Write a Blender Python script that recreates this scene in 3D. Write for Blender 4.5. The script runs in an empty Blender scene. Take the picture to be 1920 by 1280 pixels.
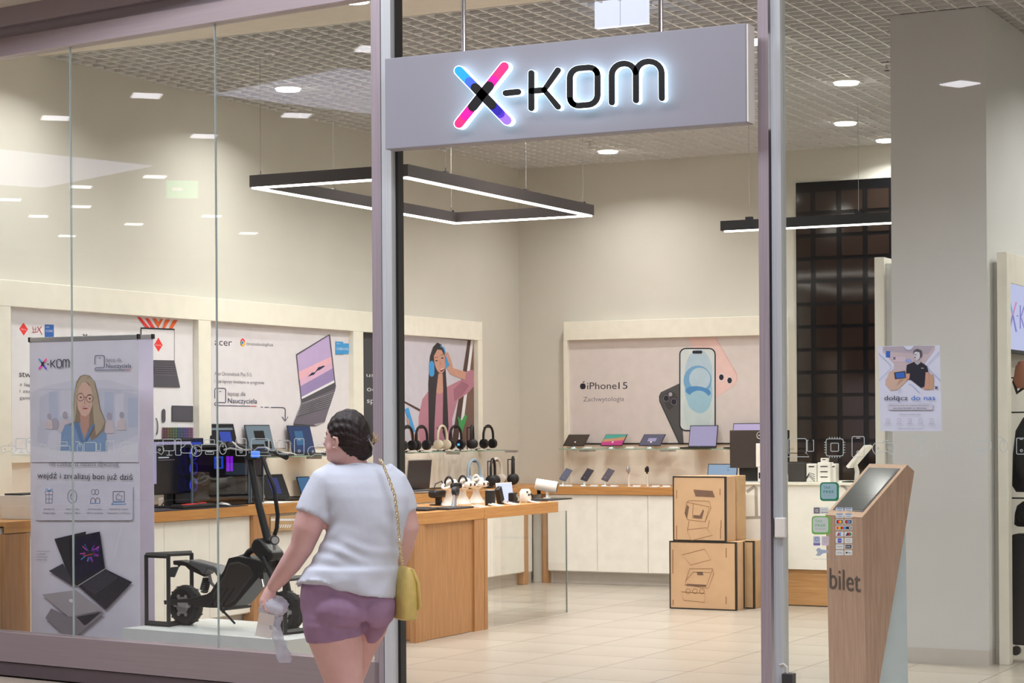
import bpy, bmesh, math, random
from mathutils import Vector, Matrix
from mathutils.geometry import tessellate_polygon
random.seed(7)
PI = math.pi
SC = bpy.context.scene
COL = SC.collection

# ------------------------------------------------------------------ camera, world, exposure
FPX, ROLL, EYE = 3886.0, 0.0061, 1.57
FW = Vector((-.4524, .8918, 0)).normalized()
RT = Vector((FW.y, -FW.x, 0))
CAM = Vector((0, 0, EYE))
cd = bpy.data.cameras.new('camera')
cd.lens = 36.0 * FPX / 1920
cd.sensor_width = 36
cd.shift_y = 156 / 1920
cd.clip_end = 200
cam = bpy.data.objects.new('camera', cd)
COL.objects.link(cam)
up = Vector((0, 0, 1))
rr = (RT * math.cos(ROLL) - up * math.sin(-ROLL)) if False else (RT * math.cos(ROLL) + up * math.sin(-ROLL))
uu = rr.cross(FW)
cam.matrix_world = Matrix(((rr.x, uu.x, -FW.x, 0), (rr.y, uu.y, -FW.y, 0), (rr.z, uu.z, -FW.z, EYE), (0, 0, 0, 1)))
SC.camera = cam
SC.view_settings.view_transform = 'Standard'
SC.view_settings.look = 'None'
SC.view_settings.exposure = 0.0
SC.view_settings.gamma = 1.0
SC.view_settings.use_curve_mapping = False
wd = bpy.data.worlds.new('world')
SC.world = wd
wd.use_nodes = True
wd.node_tree.nodes['Background'].inputs[0].default_value = (.80, .82, 1, 1)
wd.node_tree.nodes['Background'].inputs[1].default_value = 0.30


def area(name, loc, sx, sy, power, col, shape='RECTANGLE', rot=(0, 0, 0), spread=PI):
    l = bpy.data.lights.new(name, 'AREA')
    l.shape = shape
    l.size = sx
    if shape in ('RECTANGLE', 'ELLIPSE'):
        l.size_y = sy
    l.energy = power
    l.color = col
    l.spread = spread
    o = bpy.data.objects.new(name, l)
    o.location = loc
    o.rotation_euler = rot
    COL.objects.link(o)
    return o


# mall side: added fill lamps under the ceiling, kept out of the panes' reflections
MALLC = 5.2
area('mall_fill_light', (-6.8, 7.3, MALLC - .03), 9.5, 1.4, 360, (.92, .93, 1.0))
area('mall_fill_light', (3.5, 3.5, MALLC - .03), 5.0, 3.0, 250, (.92, .93, 1.0))
area('mall_fill_light', (5.5, -4.0, MALLC - .03), 9.0, 9.0, 1000, (.93, .93, 1.0))


# ------------------------------------------------------------------ projection helpers: where a sight line meets a real plane
def ray(px, py):
    dx, dy = px - 960, py - 796
    return FW + RT * ((dx - ROLL * dy) / FPX) - up * ((dy + ROLL * dx) / FPX)


def on_plane(px, py, p0, n):
    r = ray(px, py)
    t = (Vector(p0) - CAM).dot(n) / r.dot(n)
    return CAM + r * t


def on_x(px, py, X): return on_plane(px, py, (X, 0, 0), Vector((1, 0, 0)))
def on_y(px, py, Y): return on_plane(px, py, (0, Y, 0), Vector((0, 1, 0)))
def on_z(px, py, Z): return on_plane(px, py, (0, 0, Z), Vector((0, 0, 1)))
def at_d(px, py, d): return CAM + ray(px, py) * d


# ------------------------------------------------------------------ materials
def lin(c):
    c = c / 255.0
    return c / 12.92 if c <= .04045 else ((c + .055) / 1.055) ** 2.4


def rgb(c): return (lin(c[0]), lin(c[1]), lin(c[2]), 1)


MATS = {}


def mat(name, c=(200, 200, 200), rough=.55, metal=0.0, spec=.5, emit=0, ecol=None, tex=None, scale=10, amt=.15, c2=None, bump=0, alpha=None, coat=0):
    if name in MATS:
        return MATS[name]
    m = bpy.data.materials.new(name)
    m.use_nodes = True
    nt = m.node_tree
    b = nt.nodes['Principled BSDF']
    b.inputs['Base Color'].default_value = rgb(c)
    b.inputs['Roughness'].default_value = rough
    b.inputs['Metallic'].default_value = metal
    b.inputs['Specular IOR Level'].default_value = spec
    if coat:
        b.inputs['Coat Weight'].default_value = coat
        b.inputs['Coat Roughness'].default_value = .08
    if emit:
        b.inputs['Emission Color'].default_value = rgb(ecol or c)
        b.inputs['Emission Strength'].default_value = emit
    if alpha is not None:
        b.inputs['Alpha'].default_value = alpha
    tc = nt.nodes.new('ShaderNodeTexCoord')
    mp = nt.nodes.new('ShaderNodeMapping')
    nt.links.new(tc.outputs['Object'], mp.inputs[0])
    nz = nt.nodes.new('ShaderNodeTexNoise')
    nt.links.new(mp.outputs[0], nz.inputs['Vector'])
    nz.inputs['Scale'].default_value = scale
    nz.inputs['Detail'].default_value = 5
    if tex == 'woodx': mp.inputs['Scale'].default_value = (14, 14, .9)
    if tex == 'woodh': mp.inputs['Scale'].default_value = (14, .9, 14)
    if tex == 'woodw': mp.inputs['Scale'].default_value = (.9, 14, 14)
    if tex == 'brushv': mp.inputs['Scale'].default_value = (60, 60, .8)
    if tex == 'brushh': mp.inputs['Scale'].default_value = (.6, .6, 40)
    ramp = nt.nodes.new('ShaderNodeMapRange')
    nt.links.new(nz.outputs['Fac'], ramp.inputs['Value'])
    ramp.inputs['From Min'].default_value = .3
    ramp.inputs['From Max'].default_value = .7
    mix = nt.nodes.new('ShaderNodeMix')
    mix.data_type = 'RGBA'
    a = amt if tex else .03
    k2 = c2 or tuple(max(0, v * (1 - a)) for v in c)
    mix.inputs[6].default_value = rgb(c)
    mix.inputs[7].default_value = rgb(k2)
    nt.links.new(ramp.outputs[0], mix.inputs[0])
    nt.links.new(mix.outputs[2], b.inputs['Base Color'])
    if bump:
        bp = nt.nodes.new('ShaderNodeBump')
        bp.inputs['Strength'].default_value = bump
        bp.inputs['Distance'].default_value = .01
        nt.links.new(nz.outputs['Fac'], bp.inputs['Height'])
        nt.links.new(bp.outputs[0], b.inputs['Normal'])
    MATS[name] = m
    return m


def glass_mat(name, tint=(.97, .985, .98), f0=.045, rough=0.0, dark=None):
    m = bpy.data.materials.new(name)
    m.use_nodes = True
    nt = m.node_tree
    nt.nodes.clear()
    out = nt.nodes.new('ShaderNodeOutputMaterial')
    tr = nt.nodes.new('ShaderNodeBsdfTransparent')
    tr.inputs[0].default_value = (*tint, 1)
    gl = nt.nodes.new('ShaderNodeBsdfGlossy')
    gl.inputs['Roughness'].default_value = rough
    lw = nt.nodes.new('ShaderNodeLayerWeight')
    lw.inputs[0].default_value = .5
    pw = nt.nodes.new('ShaderNodeMath'); pw.operation = 'POWER'
    pw.inputs[1].default_value = 5
    mu = nt.nodes.new('ShaderNodeMath'); mu.operation = 'MULTIPLY_ADD'
    mu.inputs[1].default_value = 1 - f0
    mu.inputs[2].default_value = f0
    mx = nt.nodes.new('ShaderNodeMixShader')
    nt.links.new(lw.outputs['Facing'], pw.inputs[0])
    nt.links.new(pw.outputs[0], mu.inputs[0])
    nt.links.new(mu.outputs[0], mx.inputs[0])
    nt.links.new(tr.outputs[0], mx.inputs[1])
    nt.links.new(gl.outputs[0], mx.inputs[2])
    nt.links.new(mx.outputs[0], out.inputs[0])
    MATS[name] = m
    return m


def E(name, c, s=1.0, base=None):
    """a lit screen or lamp surface"""
    return mat(name, base or (20, 20, 24), .25, emit=s, ecol=c)


M_wall = mat('wall_paint', (217, 214, 204), .7, tex='n', scale=2, amt=.02)
M_wall2 = mat('column_paint', (222, 222, 220), .6, tex='n', scale=2, amt=.02)
M_plaster = mat('ceiling_plaster', (226, 219, 206), .8)
M_blade = mat('grid_blade', (236, 236, 234), .5)
M_plenum = mat('plenum', (128, 127, 126), .9)
M_cream = mat('cream_laminate', (245, 241, 227), .45)
M_door = mat('cabinet_white', (248, 245, 236), .4)
M_kick = mat('kick_plate', (212, 206, 198), .4)
M_wood = mat('oak_front', (204, 150, 90), .45, tex='woodh', scale=4, c2=(184, 128, 70))
M_woodv = mat('oak_panel', (190, 142, 96), .5, tex='woodx', scale=4, c2=(168, 120, 76))
M_woodx = mat('oak_base', (204, 158, 106), .45, tex='woodw', scale=4, c2=(182, 132, 80))
M_kwood = mat('kiosk_wood', (198, 166, 144), .5, tex='woodx', scale=5, c2=(178, 144, 122))
M_kedge = mat('kiosk_edge', (214, 178, 146), .5, tex='woodw', scale=5, c2=(200, 160, 128))
M_tile = mat('floor_tile', (186, 178, 166), .28, tex='n', scale=1.3, c2=(175, 166, 153), spec=.5)
M_grout = mat('grout', (168, 156, 142), .8)
M_mallfloor = mat('mall_floor', (190, 172, 155), .3, tex='n', scale=.8, c2=(176, 158, 142))
M_steel = mat('brushed_steel', (168, 154, 158), .4, .25, tex='brushh', scale=3, amt=.04)
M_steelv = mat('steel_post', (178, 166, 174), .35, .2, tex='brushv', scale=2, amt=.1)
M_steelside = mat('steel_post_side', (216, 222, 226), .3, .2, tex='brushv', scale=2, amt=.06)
M_fascia = mat('fascia', (170, 160, 168), .4, tex='n', scale=1.5, amt=.05)
M_black = mat('black_plastic', (24, 24, 26), .4)
M_blackm = mat('black_metal', (34, 33, 34), .45)
M_lampblk = mat('lamp_profile', (58, 52, 52), .5)
M_dark = mat('dark_grey', (60, 60, 64), .4)
M_rubber = mat('rubber', (30, 30, 31), .75, bump=.3, scale=60)
M_chrome = mat('chrome', (225, 225, 228), .12, 1.0)
M_silver = mat('silver', (188, 186, 186), .35, .6)
M_white = mat('white_plastic', (236, 233, 226), .35)
M_paper = mat('paper', (238, 236, 232), .7)
M_card = mat('cardboard', (208, 172, 134), .8, tex='n', scale=6, amt=.05)
M_cardd = mat('cardboard_dark', (200, 166, 124), .8, tex='n', scale=6, amt=.08)
M_tapeblk = mat('black_edge', (38, 32, 28), .5)
M_ink = mat('card_ink', (150, 110, 74), .8)
M_shirt = mat('shirt', (216, 224, 238), .85, tex='n', scale=5, amt=.02, bump=.7)
M_shorts = mat('shorts', (168, 136, 168), .85, tex='n', scale=12, amt=.08, bump=.2)
M_skin = mat('skin', (230, 190, 183), .55, tex='n', scale=9, c2=(218, 171, 166))
M_hair = mat('hair', (40, 26, 24), .5, tex='woodx', scale=9, c2=(26, 17, 17), bump=.5)
M_hairl = mat('hair_light', (190, 165, 130), .6)
M_glass = glass_mat('shop_glass')
M_glassedge = mat('glass_edge', (172, 184, 184), .15, spec=.8)
M_glasst = glass_mat('shelf_glass', (.95, .98, .965), .05)
M_glassc = glass_mat('support_glass', (.985, .992, .988), .03)
M_bag = glass_mat('clear_bag', (.9, .9, .92), .12, .3)
M_led = E('led', (255, 246, 236), 9)
M_lamp = E('lamp', (255, 250, 240), 14)


# ------------------------------------------------------------------ mesh building
WM = {}          # object -> world matrix at build time


def place(o, parent, world=True):
    COL.objects.link(o)
    if parent is not None:
        o.parent = parent
        WM[o] = WM[parent].copy()
    else:
        WM[o] = Matrix.Identity(4)


def thing(name, label, cat, loc=(0, 0, 0), rotz=0, group=None):
    o = bpy.data.objects.new(name, None)
    o.empty_display_size = .1
    COL.objects.link(o)
    o.location = loc
    o.rotation_euler = (0, 0, rotz)
    WM[o] = Matrix.Translation(Vector(loc)) @ Matrix.Rotation(rotz, 4, 'Z')
    o['label'] = label
    o['category'] = cat
    if group: o['group'] = group
    return o


def tag(o, label, cat, group=None):
    o['label'] = label
    o['category'] = cat
    if group: o['group'] = group
    return o


def dup(root, loc, rotz=None, label=None, group=None):
    r = root.copy()
    COL.objects.link(r)
    r.location = loc
    if rotz is not None: r.rotation_euler = (0, 0, rotz)
    if label: r['label'] = label
    if group: r['group'] = group
    for ch in list(root.children):
        c = ch.copy(); COL.objects.link(c); c.parent = r
        for g in list(ch.children):
            d = g.copy(); COL.objects.link(d); d.parent = c
    return r


def frame_for(d):
    d = d.normalized()
    a = Vector((0, 0, 1)) if abs(d.z) < .95 else Vector((1, 0, 0))
    x = a.cross(d).normalized()
    return x, d.cross(x)


class MB:
    def __init__(s, M=None):
        s.v = []; s.f = []; s.mi = []; s.mats = []; s.M = M

    def mat(s, m):
        if m not in s.mats: s.mats.append(m)
        s.cur = s.mats.index(m)
        return s

    cur = 0

    def add(s, vs, fs):
        n = len(s.v)
        for p in vs:
            p = Vector(p)
            s.v.append(s.M @ p if s.M else p)
        for f in fs:
            s.f.append([n + i for i in f]); s.mi.append(s.cur)

    def box(s, x0, x1, y0, y1, z0, z1, bev=0):
        if x0 > x1: x0, x1 = x1, x0
        if y0 > y1: y0, y1 = y1, y0
        if z0 > z1: z0, z1 = z1, z0
        if bev:
            bev = min(bev, (x1 - x0) * .45, (y1 - y0) * .45, (z1 - z0) * .45)
            bm = bmesh.new()
            bmesh.ops.create_cube(bm, size=1, matrix=Matrix.Translation(((x0 + x1) / 2, (y0 + y1) / 2, (z0 + z1) / 2)) @ Matrix.Diagonal((x1 - x0, y1 - y0, z1 - z0, 1)))
            bmesh.ops.bevel(bm, geom=bm.edges[:] + bm.verts[:], offset=bev, segments=2, profile=.5, affect='EDGES')
            s.add([v.co.copy() for v in bm.verts], [[v.index for v in f.verts] for f in bm.faces])
            bm.free()
            return s
        s.add([(x, y, z) for x in (x0, x1) for y in (y0, y1) for z in (z0, z1)],
              [(0, 1, 3, 2), (4, 6, 7, 5), (0, 4, 5, 1), (2, 3, 7, 6), (0, 2, 6, 4), (1, 5, 7, 3)])
        return s

    def prism(s, pts, ext):
        """polygon (any plane) pushed by vector ext"""
        pts = [Vector(p) for p in pts]; ext = Vector(ext); n = len(pts)
        tris = tessellate_polygon([pts])
        vs = pts + [p + ext for p in pts]
        fs = [tuple(t) for t in tris] + [tuple(n + i for i in reversed(t)) for t in tris]
        fs += [(i, (i + 1) % n, n + (i + 1) % n, n + i) for i in range(n)]
        s.add(vs, fs)
        return s

    def flat(s, pts):
        pts = [Vector(p) for p in pts]
        s.add(pts, [tuple(t) for t in tessellate_polygon([pts])])
        return s

    def tube(s, pts, r, n=8, caps=True, closed=False, flatx=1.0):
        pts = [Vector(p) for p in pts]
        k = len(pts)
        rs = r if isinstance(r, (list, tuple)) else [r] * k
        x = None; vs = []
        for i, p in enumerate(pts):
            if closed: d = pts[(i + 1) % k] - pts[i - 1]
            else: d = pts[min(i + 1, k - 1)] - pts[max(i - 1, 0)]
            d = d.normalized()
            if x is None: x, y = frame_for(d)
            else:
                x = (x - d * x.dot(d)).normalized(); y = d.cross(x)
            for j in range(n):
                a = 2 * PI * j / n
                vs.append(p + x * (rs[i] * math.cos(a) * flatx) + y * (rs[i] * math.sin(a)))
        fs = []
        for i in range(k if closed else k - 1):
            b = (i + 1) % k
            for j in range(n):
                q = (j + 1) % n
                fs.append((i * n + j, i * n + q, b * n + q, b * n + j))
        if caps and not closed:
            fs.append(tuple(range(n - 1, -1, -1))); fs.append(tuple(range((k - 1) * n, k * n)))
        s.add(vs, fs)
        return s

    def cyl(s, p0, p1, r, r1=None, n=16):
        return s.tube([p0, p1], [r, r if r1 is None else r1], n)

    def rings(s, rs, n=24, p=2.3):
        """rs: (centre, half vector a, half vector b)"""
        vs = []
        for c, a, b in rs:
            c, a, b = Vector(c), Vector(a), Vector(b)
            for j in range(n):
                t = 2 * PI * j / n
                ct, st = math.cos(t), math.sin(t)
                vs.append(c + a * (math.copysign(abs(ct) ** (2 / p), ct)) + b * (math.copysign(abs(st) ** (2 / p), st)))
        fs = []
        for i in range(len(rs) - 1):
            for j in range(n):
                q = (j + 1) % n
                fs.append((i * n + j, i * n + q, (i + 1) * n + q, (i + 1) * n + j))
        fs.append(tuple(range(n - 1, -1, -1))); fs.append(tuple(range((len(rs) - 1) * n, len(rs) * n)))
        s.add(vs, fs)
        return s

    def ell(s, c, rx, ry=None, rz=None, n=16, m=10, R=None):
        ry = rx if ry is None else ry; rz = rx if rz is None else rz
        c = Vector(c); vs = []
        for i in range(m + 1):
            ph = PI * i / m
            for j in range(n):
                a = 2 * PI * j / n
                q = Vector((rx * math.sin(ph) * math.cos(a), ry * math.sin(ph) * math.sin(a), rz * math.cos(ph)))
                vs.append(c + (R @ q if R else q))
        fs = [(i * n + j, i * n + (j + 1) % n, (i + 1) * n + (j + 1) % n, (i + 1) * n + j) for i in range(m) for j in range(n)]
        s.add(vs, fs)
        return s

    def build(s, name, m=None, parent=None, smooth=False, local=False, structure=False, remesh=0, smo=0, wn=False):
        me = bpy.data.meshes.new(name)
        vs = s.v
        origin = None
        if parent is not None and not local:
            inv = WM[parent].inverted()
            vs = [inv @ v for v in vs]
        elif parent is None and not local and vs:
            lo = Vector([min(v[i] for v in vs) for i in range(3)]); hi = Vector([max(v[i] for v in vs) for i in range(3)])
            origin = Vector(((lo.x + hi.x) / 2, (lo.y + hi.y) / 2, lo.z))
            vs = [v - origin for v in vs]
        me.from_pydata([tuple(v) for v in vs], [], s.f)
        ms = s.mats if s.mats else [m]
        for q in ms: me.materials.append(q)
        if s.mats: me.polygons.foreach_set('material_index', s.mi)
        bm = bmesh.new(); bm.from_mesh(me)
        bmesh.ops.remove_doubles(bm, verts=bm.verts, dist=1e-6)
        bmesh.ops.recalc_face_normals(bm, faces=bm.faces)
        bm.to_mesh(me); bm.free()
        me.validate()
        o = bpy.data.objects.new(name, me)
        place(o, parent)
        if origin is not None:
            o.location = origin
            WM[o] = Matrix.Translation(origin)
        if remesh:
            md = o.modifiers.new('r', 'REMESH'); md.mode = 'VOXEL'; md.voxel_size = remesh; md.use_smooth_shade = True
            if smo:
                md = o.modifiers.new('s', 'SMOOTH'); md.factor = .5; md.iterations = smo
            bpy.context.view_layer.update()
            dg = bpy.context.evaluated_depsgraph_get()
            nm = bpy.data.meshes.new_from_object(o.evaluated_get(dg))
            o.modifiers.clear()
            o.data = nm
            nm.name = name
            smooth = True
        if smooth:
            o.data.shade_smooth()
            if not remesh:
                o.data.set_sharp_from_angle(angle=math.radians(40))
        if structure: o['kind'] = 'structure'
        return o


def bx(name, m, parent, x0, x1, y0, y1, z0, z1, bev=0, **k):
    return MB().box(x0, x1, y0, y1, z0, z1, bev).build(name, m, parent, **k)


# ------------------------------------------------------------------ flat print on real planes
_font_cache = {}


def glyphs(body):
    if body in _font_cache: return _font_cache[body]
    c = bpy.data.curves.new('t', 'FONT'); c.body = body; c.size = 1; c.resolution_u = 3
    o = bpy.data.objects.new('t', c); COL.objects.link(o)
    bpy.context.view_layer.update()
    dg = bpy.context.evaluated_depsgraph_get()
    me = bpy.data.meshes.new_from_object(o.evaluated_get(dg))
    vs = [v.co.copy() for v in me.vertices]; fs = [tuple(p.vertices) for p in me.polygons]
    bpy.data.objects.remove(o); bpy.data.curves.remove(c); bpy.data.meshes.remove(me)
    _font_cache[body] = (vs, fs)
    return vs, fs


class Print:
    """flat ink laid on a plane; coordinates are sight lines met with that plane"""

    def __init__(s, p0, n, step=.00018):
        s.p0 = Vector(p0); s.n = Vector(n).normalized(); s.step = step; s.mb = MB(); s.L = 1
        if s.n.dot(CAM - s.p0) < 0: s.n = -s.n

    def P(s, x, y): return on_plane(x, y, s.p0 + s.n * s.step * s.L, s.n)

    def poly(s, pts, m):
        s.mb.mat(m).flat([s.P(*p) for p in pts]); s.L += 1
        return s

    def rect(s, x0, y0, x1, y1, m, sl=0): return s.poly([(x0, y0), (x1, y0 + sl * (x1 - x0)), (x1, y1 + sl * (x1 - x0)), (x0, y1)], m)

    def oval(s, cx, cy, rx, ry, m, n=22, rot=0):
        pts = []
        for i in range(n):
            a = 2 * PI * i / n
            x, y = rx * math.cos(a), ry * math.sin(a)
            pts.append((cx + x * math.cos(rot) - y * math.sin(rot), cy + x * math.sin(rot) + y * math.cos(rot)))
        return s.poly(pts, m)

    def line(s, pts, w, m, closed=False, inc=True):
        s.mb.mat(m)
        k = len(pts)
        L, R = [], []
        for i in range(k):
            if closed: a, b = pts[i - 1], pts[(i + 1) % k]
            else: a, b = pts[max(0, i - 1)], pts[min(k - 1, i + 1)]
            dx, dy = b[0] - a[0], b[1] - a[1]; q = math.hypot(dx, dy) or 1
            nx, ny = -dy / q * w / 2, dx / q * w / 2
            L.append(s.P(pts[i][0] + nx, pts[i][1] + ny)); R.append(s.P(pts[i][0] - nx, pts[i][1] - ny))
        n = k if closed else k - 1
        s.mb.add(L + R, [(i, (i + 1) % k, k + (i + 1) % k, k + i) for i in range(n)])
        if inc: s.L += 1
        return s

    def text(s, body, x0, y0, x1, y1, h, m, inc=True, desc=False):
        """baseline from (x0,y0) to (x1,y1); h = height in px of a capital"""
        vs, fs = glyphs(body)
        if not vs: return s
        a = min(v.x for v in vs); b = max(v.x for v in vs)
        cap = .73
        s.mb.mat(m)
        s.mb.add([s.P(x0 + (x1 - x0) * (v.x - a) / (b - a), y0 + (y1 - y0) * (v.x - a) / (b - a) - h * v.y / cap) for v in vs], fs)
        if inc: s.L += 1
        return s

    def build(s, name, parent, **k): return s.mb.build(name, None, parent, **k)


def arc(cx, cy, rx, ry, a0, a1, n=8):
    return [(cx + rx * math.cos(math.radians(a0 + (a1 - a0) * i / n)), cy + ry * math.sin(math.radians(a0 + (a1 - a0) * i / n))) for i in range(n + 1)]


def rrect(x0, y0, x1, y1, r, sl=0, n=4):
    p = arc(x1 - r, y0 + r, r, r, -90, 0, n) + arc(x1 - r, y1 - r, r, r, 0, 90, n) + arc(x0 + r, y1 - r, r, r, 90, 180, n) + arc(x0 + r, y0 + r, r, r, 180, 270, n)
    return [(x, y + sl * (x - x0)) for x, y in p]

# ================================================================== THE SETTING
CZ = 4.24                    # shop ceiling
XL, YB = -9.75, 19.4         # left and back walls of the shop
def struct(name, m, *a, parent=None, **k):
    o = bx(name, m, parent, *a, **k)
    if parent is None: o['kind'] = 'structure'
    return o

# shop front line: left glazing is turned 9 degrees from the shop, the entrance runs parallel to the shop
GD = Vector((-.9877, .1545, 0)).normalized()
GN = Vector((-GD.y, GD.x, 0)); GN = GN if GN.y < 0 else -GN      # towards the mall
G0 = at_d(728, 796, 11.4); G0.z = 0
YR = 9.86
def on_g(px, py, off=0): return on_plane(px, py, G0 + GN * off, GN)

floor = struct('floor', M_grout, XL - .2, 2, 9.0, YB + .2, -.1, -.012)
mall_floor = struct('floor', M_mallfloor, -34, 14, -24, 10.6, -.12, -.02)
T = .6
tile = None
nn = 0
for i in range(-16, -4):
    for j in range(16, 32):
        x0 = i * T - .15; y0 = j * T + .21
        if x0 < XL or y0 + T > YB: continue
        c = Vector((x0 + T / 2, y0 + T / 2, 0))
        Fd, Rd = c.dot(FW), c.dot(RT)
        px = 960 + FPX * Rd / Fd; py = 796 + FPX * EYE / Fd
        if px < 330 or px > 2050 or py > 1420: continue
        if c.y < 10.2: continue
        if tile is None:
            tile = MB().box(-T / 2 + .0025, T / 2 - .0025, -T / 2 + .0025, T / 2 - .0025, -.012, 0).build('floor_tile', M_tile, floor, local=True)
            me = tile.data
            o = tile
        else:
            o = tile.copy(); COL.objects.link(o)
        o.location = c - WM[floor].to_translation(); nn += 1
struct('floor', M_tile, XL - .2, -9.0, 9.0, YB, -.011, -.001)
# walls
struct('wall_left', M_wall, XL - .15, XL, 9.9, YB + .15, 0, 4.9)
struct('wall_back', M_wall, XL, 2, YB, YB + .15, 0, 4.9)
struct('wall_right', M_wall, 2.0, 2.15, 9.0, YB + .15, 0, 4.9)
# ceiling: plaster margin at the front and an open cell grid under a dark void
struct('ceiling', M_plaster, XL, 2, 9.6, 11.75, CZ, CZ + .1)
grid = struct('ceiling', M_plenum, XL, 2, 11.75, YB, 4.62, 4.72)
lip = struct('trim_1', M_plaster, XL, 2, 11.75, 11.77, CZ + .0, 4.62)
sp = .13
bl = None
y = 11.80
while y < YB - .02:
    if bl is None:
        bl = MB().box(-6.0, 1.7, -.006, .006, 0, .022).build('ceiling_blade', M_blade, grid, local=True); o = bl
        bz = WM[grid].to_translation()
    else:
        o = bl.copy(); COL.objects.link(o)
    o.location = Vector((XL + 6.0, y, CZ)) - bz; y += sp
bl2 = None
x = XL + .03
while x < XL + 7.7:
    if bl2 is None:
        bl2 = MB().box(-.006, .006, -3.8, 3.8, 0, .022).build('ceiling_blade', M_blade, grid, local=True); o = bl2
    else:
        o = bl2.copy(); COL.objects.link(o)
    o.location = Vector((x, 15.59, CZ + .0015)) - bz; x += sp

# partition wall whose end reads as a column
PX0, PX1, PY = -3.93, -3.30, 13.27
colm = struct('wall_right', M_wall2, PX0, PX1, PY, YB, .1, CZ)
struct('baseboard_right', M_kick, PX0 - .0, PX1 + .0, PY - .008, PY + .2, 0, .1)

# the mall behind the camera, closed, so that the glass has something real to mirror
M_mallwall = mat('mall_wall', (176, 168, 172), .6, tex='n', scale=1, amt=.05)
M_mallceil = mat('mall_ceiling', (168, 160, 160), .8)
struct('ceiling', M_mallceil, -34, 14, -24, 9.2, MALLC, MALLC + .1)
struct('wall_front', M_mallwall, -34, 14, -24.2, -24, 0, MALLC)
struct('wall_right', M_mallwall, 14, 14.2, -24, 10.6, 0, MALLC)
struct('wall_left', M_mallwall, -34.2, -34, -24, 14, 0, MALLC)
struct('wall_front', M_mallwall, 2.0, 14, 10.5, 10.7, 0, MALLC)

# ------------------------------------------------------------------ left shop front: sill, panes, head beam, fascia
def gbox(mb, t0, t1, o0, o1, z0, z1):
    """box along the glazing line: t metres left of the post, o metres towards the mall"""
    c = [G0 + GD * t + GN * o + Vector((0, 0, z)) for t in (t0, t1) for o in (o0, o1) for z in (z0, z1)]
    mb.add(c, [(0, 1, 3, 2), (4, 6, 7, 5), (0, 4, 5, 1), (2, 3, 7, 6), (0, 2, 6, 4), (1, 5, 7, 3)])
    return mb
def gt(px, py=700): return (on_g(px, py) - G0).dot(GD)
TL = gt(-260)
ZS, ZT = .272, 3.93
gbox(MB(), 0.02, TL, -.06, .07, .088, ZS).build('trim_2', M_steel, structure=True)
gbox(MB(), 0.02, TL, -.06, .06, 0, .0815).build('trim_2', mat('plinth', (112, 100, 106), .35, .4), structure=True)
gbox(MB(), 0.0, TL, -.05, .05, ZT, ZT + .115).build('trim_3', M_steel, structure=True)
gbox(MB(), -.1, TL, -.02, .012, ZT + .115, MALLC).build('wall_front', M_fascia, structure=True)
gbox(MB(), -.1, TL, .012, .05, ZT + .19, MALLC).build('wall_front', M_fascia, structure=True)
MB().box(G0.x - .05, 2, YR - .06, YR + .1, 4.24, MALLC).build('wall_front', M_fascia, structure=True)
seams = [0.03, gt(407), gt(135.5), TL]
panes = []
for k in range(3):
    w = gbox(MB(), seams[k] + .004, seams[k + 1] - .004, -.006, .006, ZS, ZT).build('window_%d' % (k + 1), M_glass, structure=True)
    panes.append(w)
    if k < 2:
        gbox(MB(), seams[k + 1] - .0024, seams[k + 1] + .0024, -.0065, .0065, ZS, ZT).build('glass_edge', M_glassedge, w)
# posts
def post(name, px0, px1, px2, dd, lab):
    """front face px0..px1, side face px1..px2 of a steel box post"""
    return
lp = thing('entrance_post', 'brushed steel post left of the shop entrance, behind the walking person', 'post', G0)
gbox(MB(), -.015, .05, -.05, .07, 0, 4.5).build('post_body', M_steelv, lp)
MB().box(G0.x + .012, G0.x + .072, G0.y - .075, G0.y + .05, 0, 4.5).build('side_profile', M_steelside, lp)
MB().box(G0.x + .072, G0.x + .088, G0.y - .03, G0.y + .03, 0, 4.5).build('rubber_seal', M_black, lp)
XP = on_y(1424, 700, YR - .06).x
rp = thing('entrance_post', 'brushed steel post right of the shop entrance, edging the glass with stickers', 'post', (XP + .05, YR, 0))
x1 = on_y(1444, 700, YR - .06).x
x2 = on_y(1449, 700, YR - .06).x
x3 = on_y(1467, 700, YR - .03).x
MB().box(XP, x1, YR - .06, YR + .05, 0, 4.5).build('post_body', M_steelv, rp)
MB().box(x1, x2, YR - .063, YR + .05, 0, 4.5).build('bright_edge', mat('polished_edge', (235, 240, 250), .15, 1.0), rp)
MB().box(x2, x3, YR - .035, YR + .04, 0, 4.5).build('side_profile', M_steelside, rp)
mb = MB().box(x3 - .035, x3 + .022, YR - .066, YR - .0365, 1.0, 1.1, .006)
tag(mb.build('door_sensor', M_white), 'small white plastic box fixed to the right steel post at counter height', 'sensor')
lk = thing('floor_lock', 'small grey floor lock with a white cable at the foot of the right post', 'lock', (x3 + .05, YR, 0))
z0 = on_y(1475, 1262, YR - .05).z
MB().box(x3 + .0, x3 + .055, YR - .07, YR - .01, 0, z0, .003).build('housing', M_dark, lk)
MB().tube([(x3 + .02, YR - .04, z0), (x3 + .02, YR - .04, z0 + .03), (x3 + .0, YR - .04, z0 + .045), (x3 - .02, YR - .04, z0 + .04)], .005, 6).build('cable', M_white, lk)
# right pane
rpane = MB().box(x3 + .003, -.6, YR - .006, YR + .006, .0, 4.24).build('window_4', M_glass, structure=True)

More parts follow.
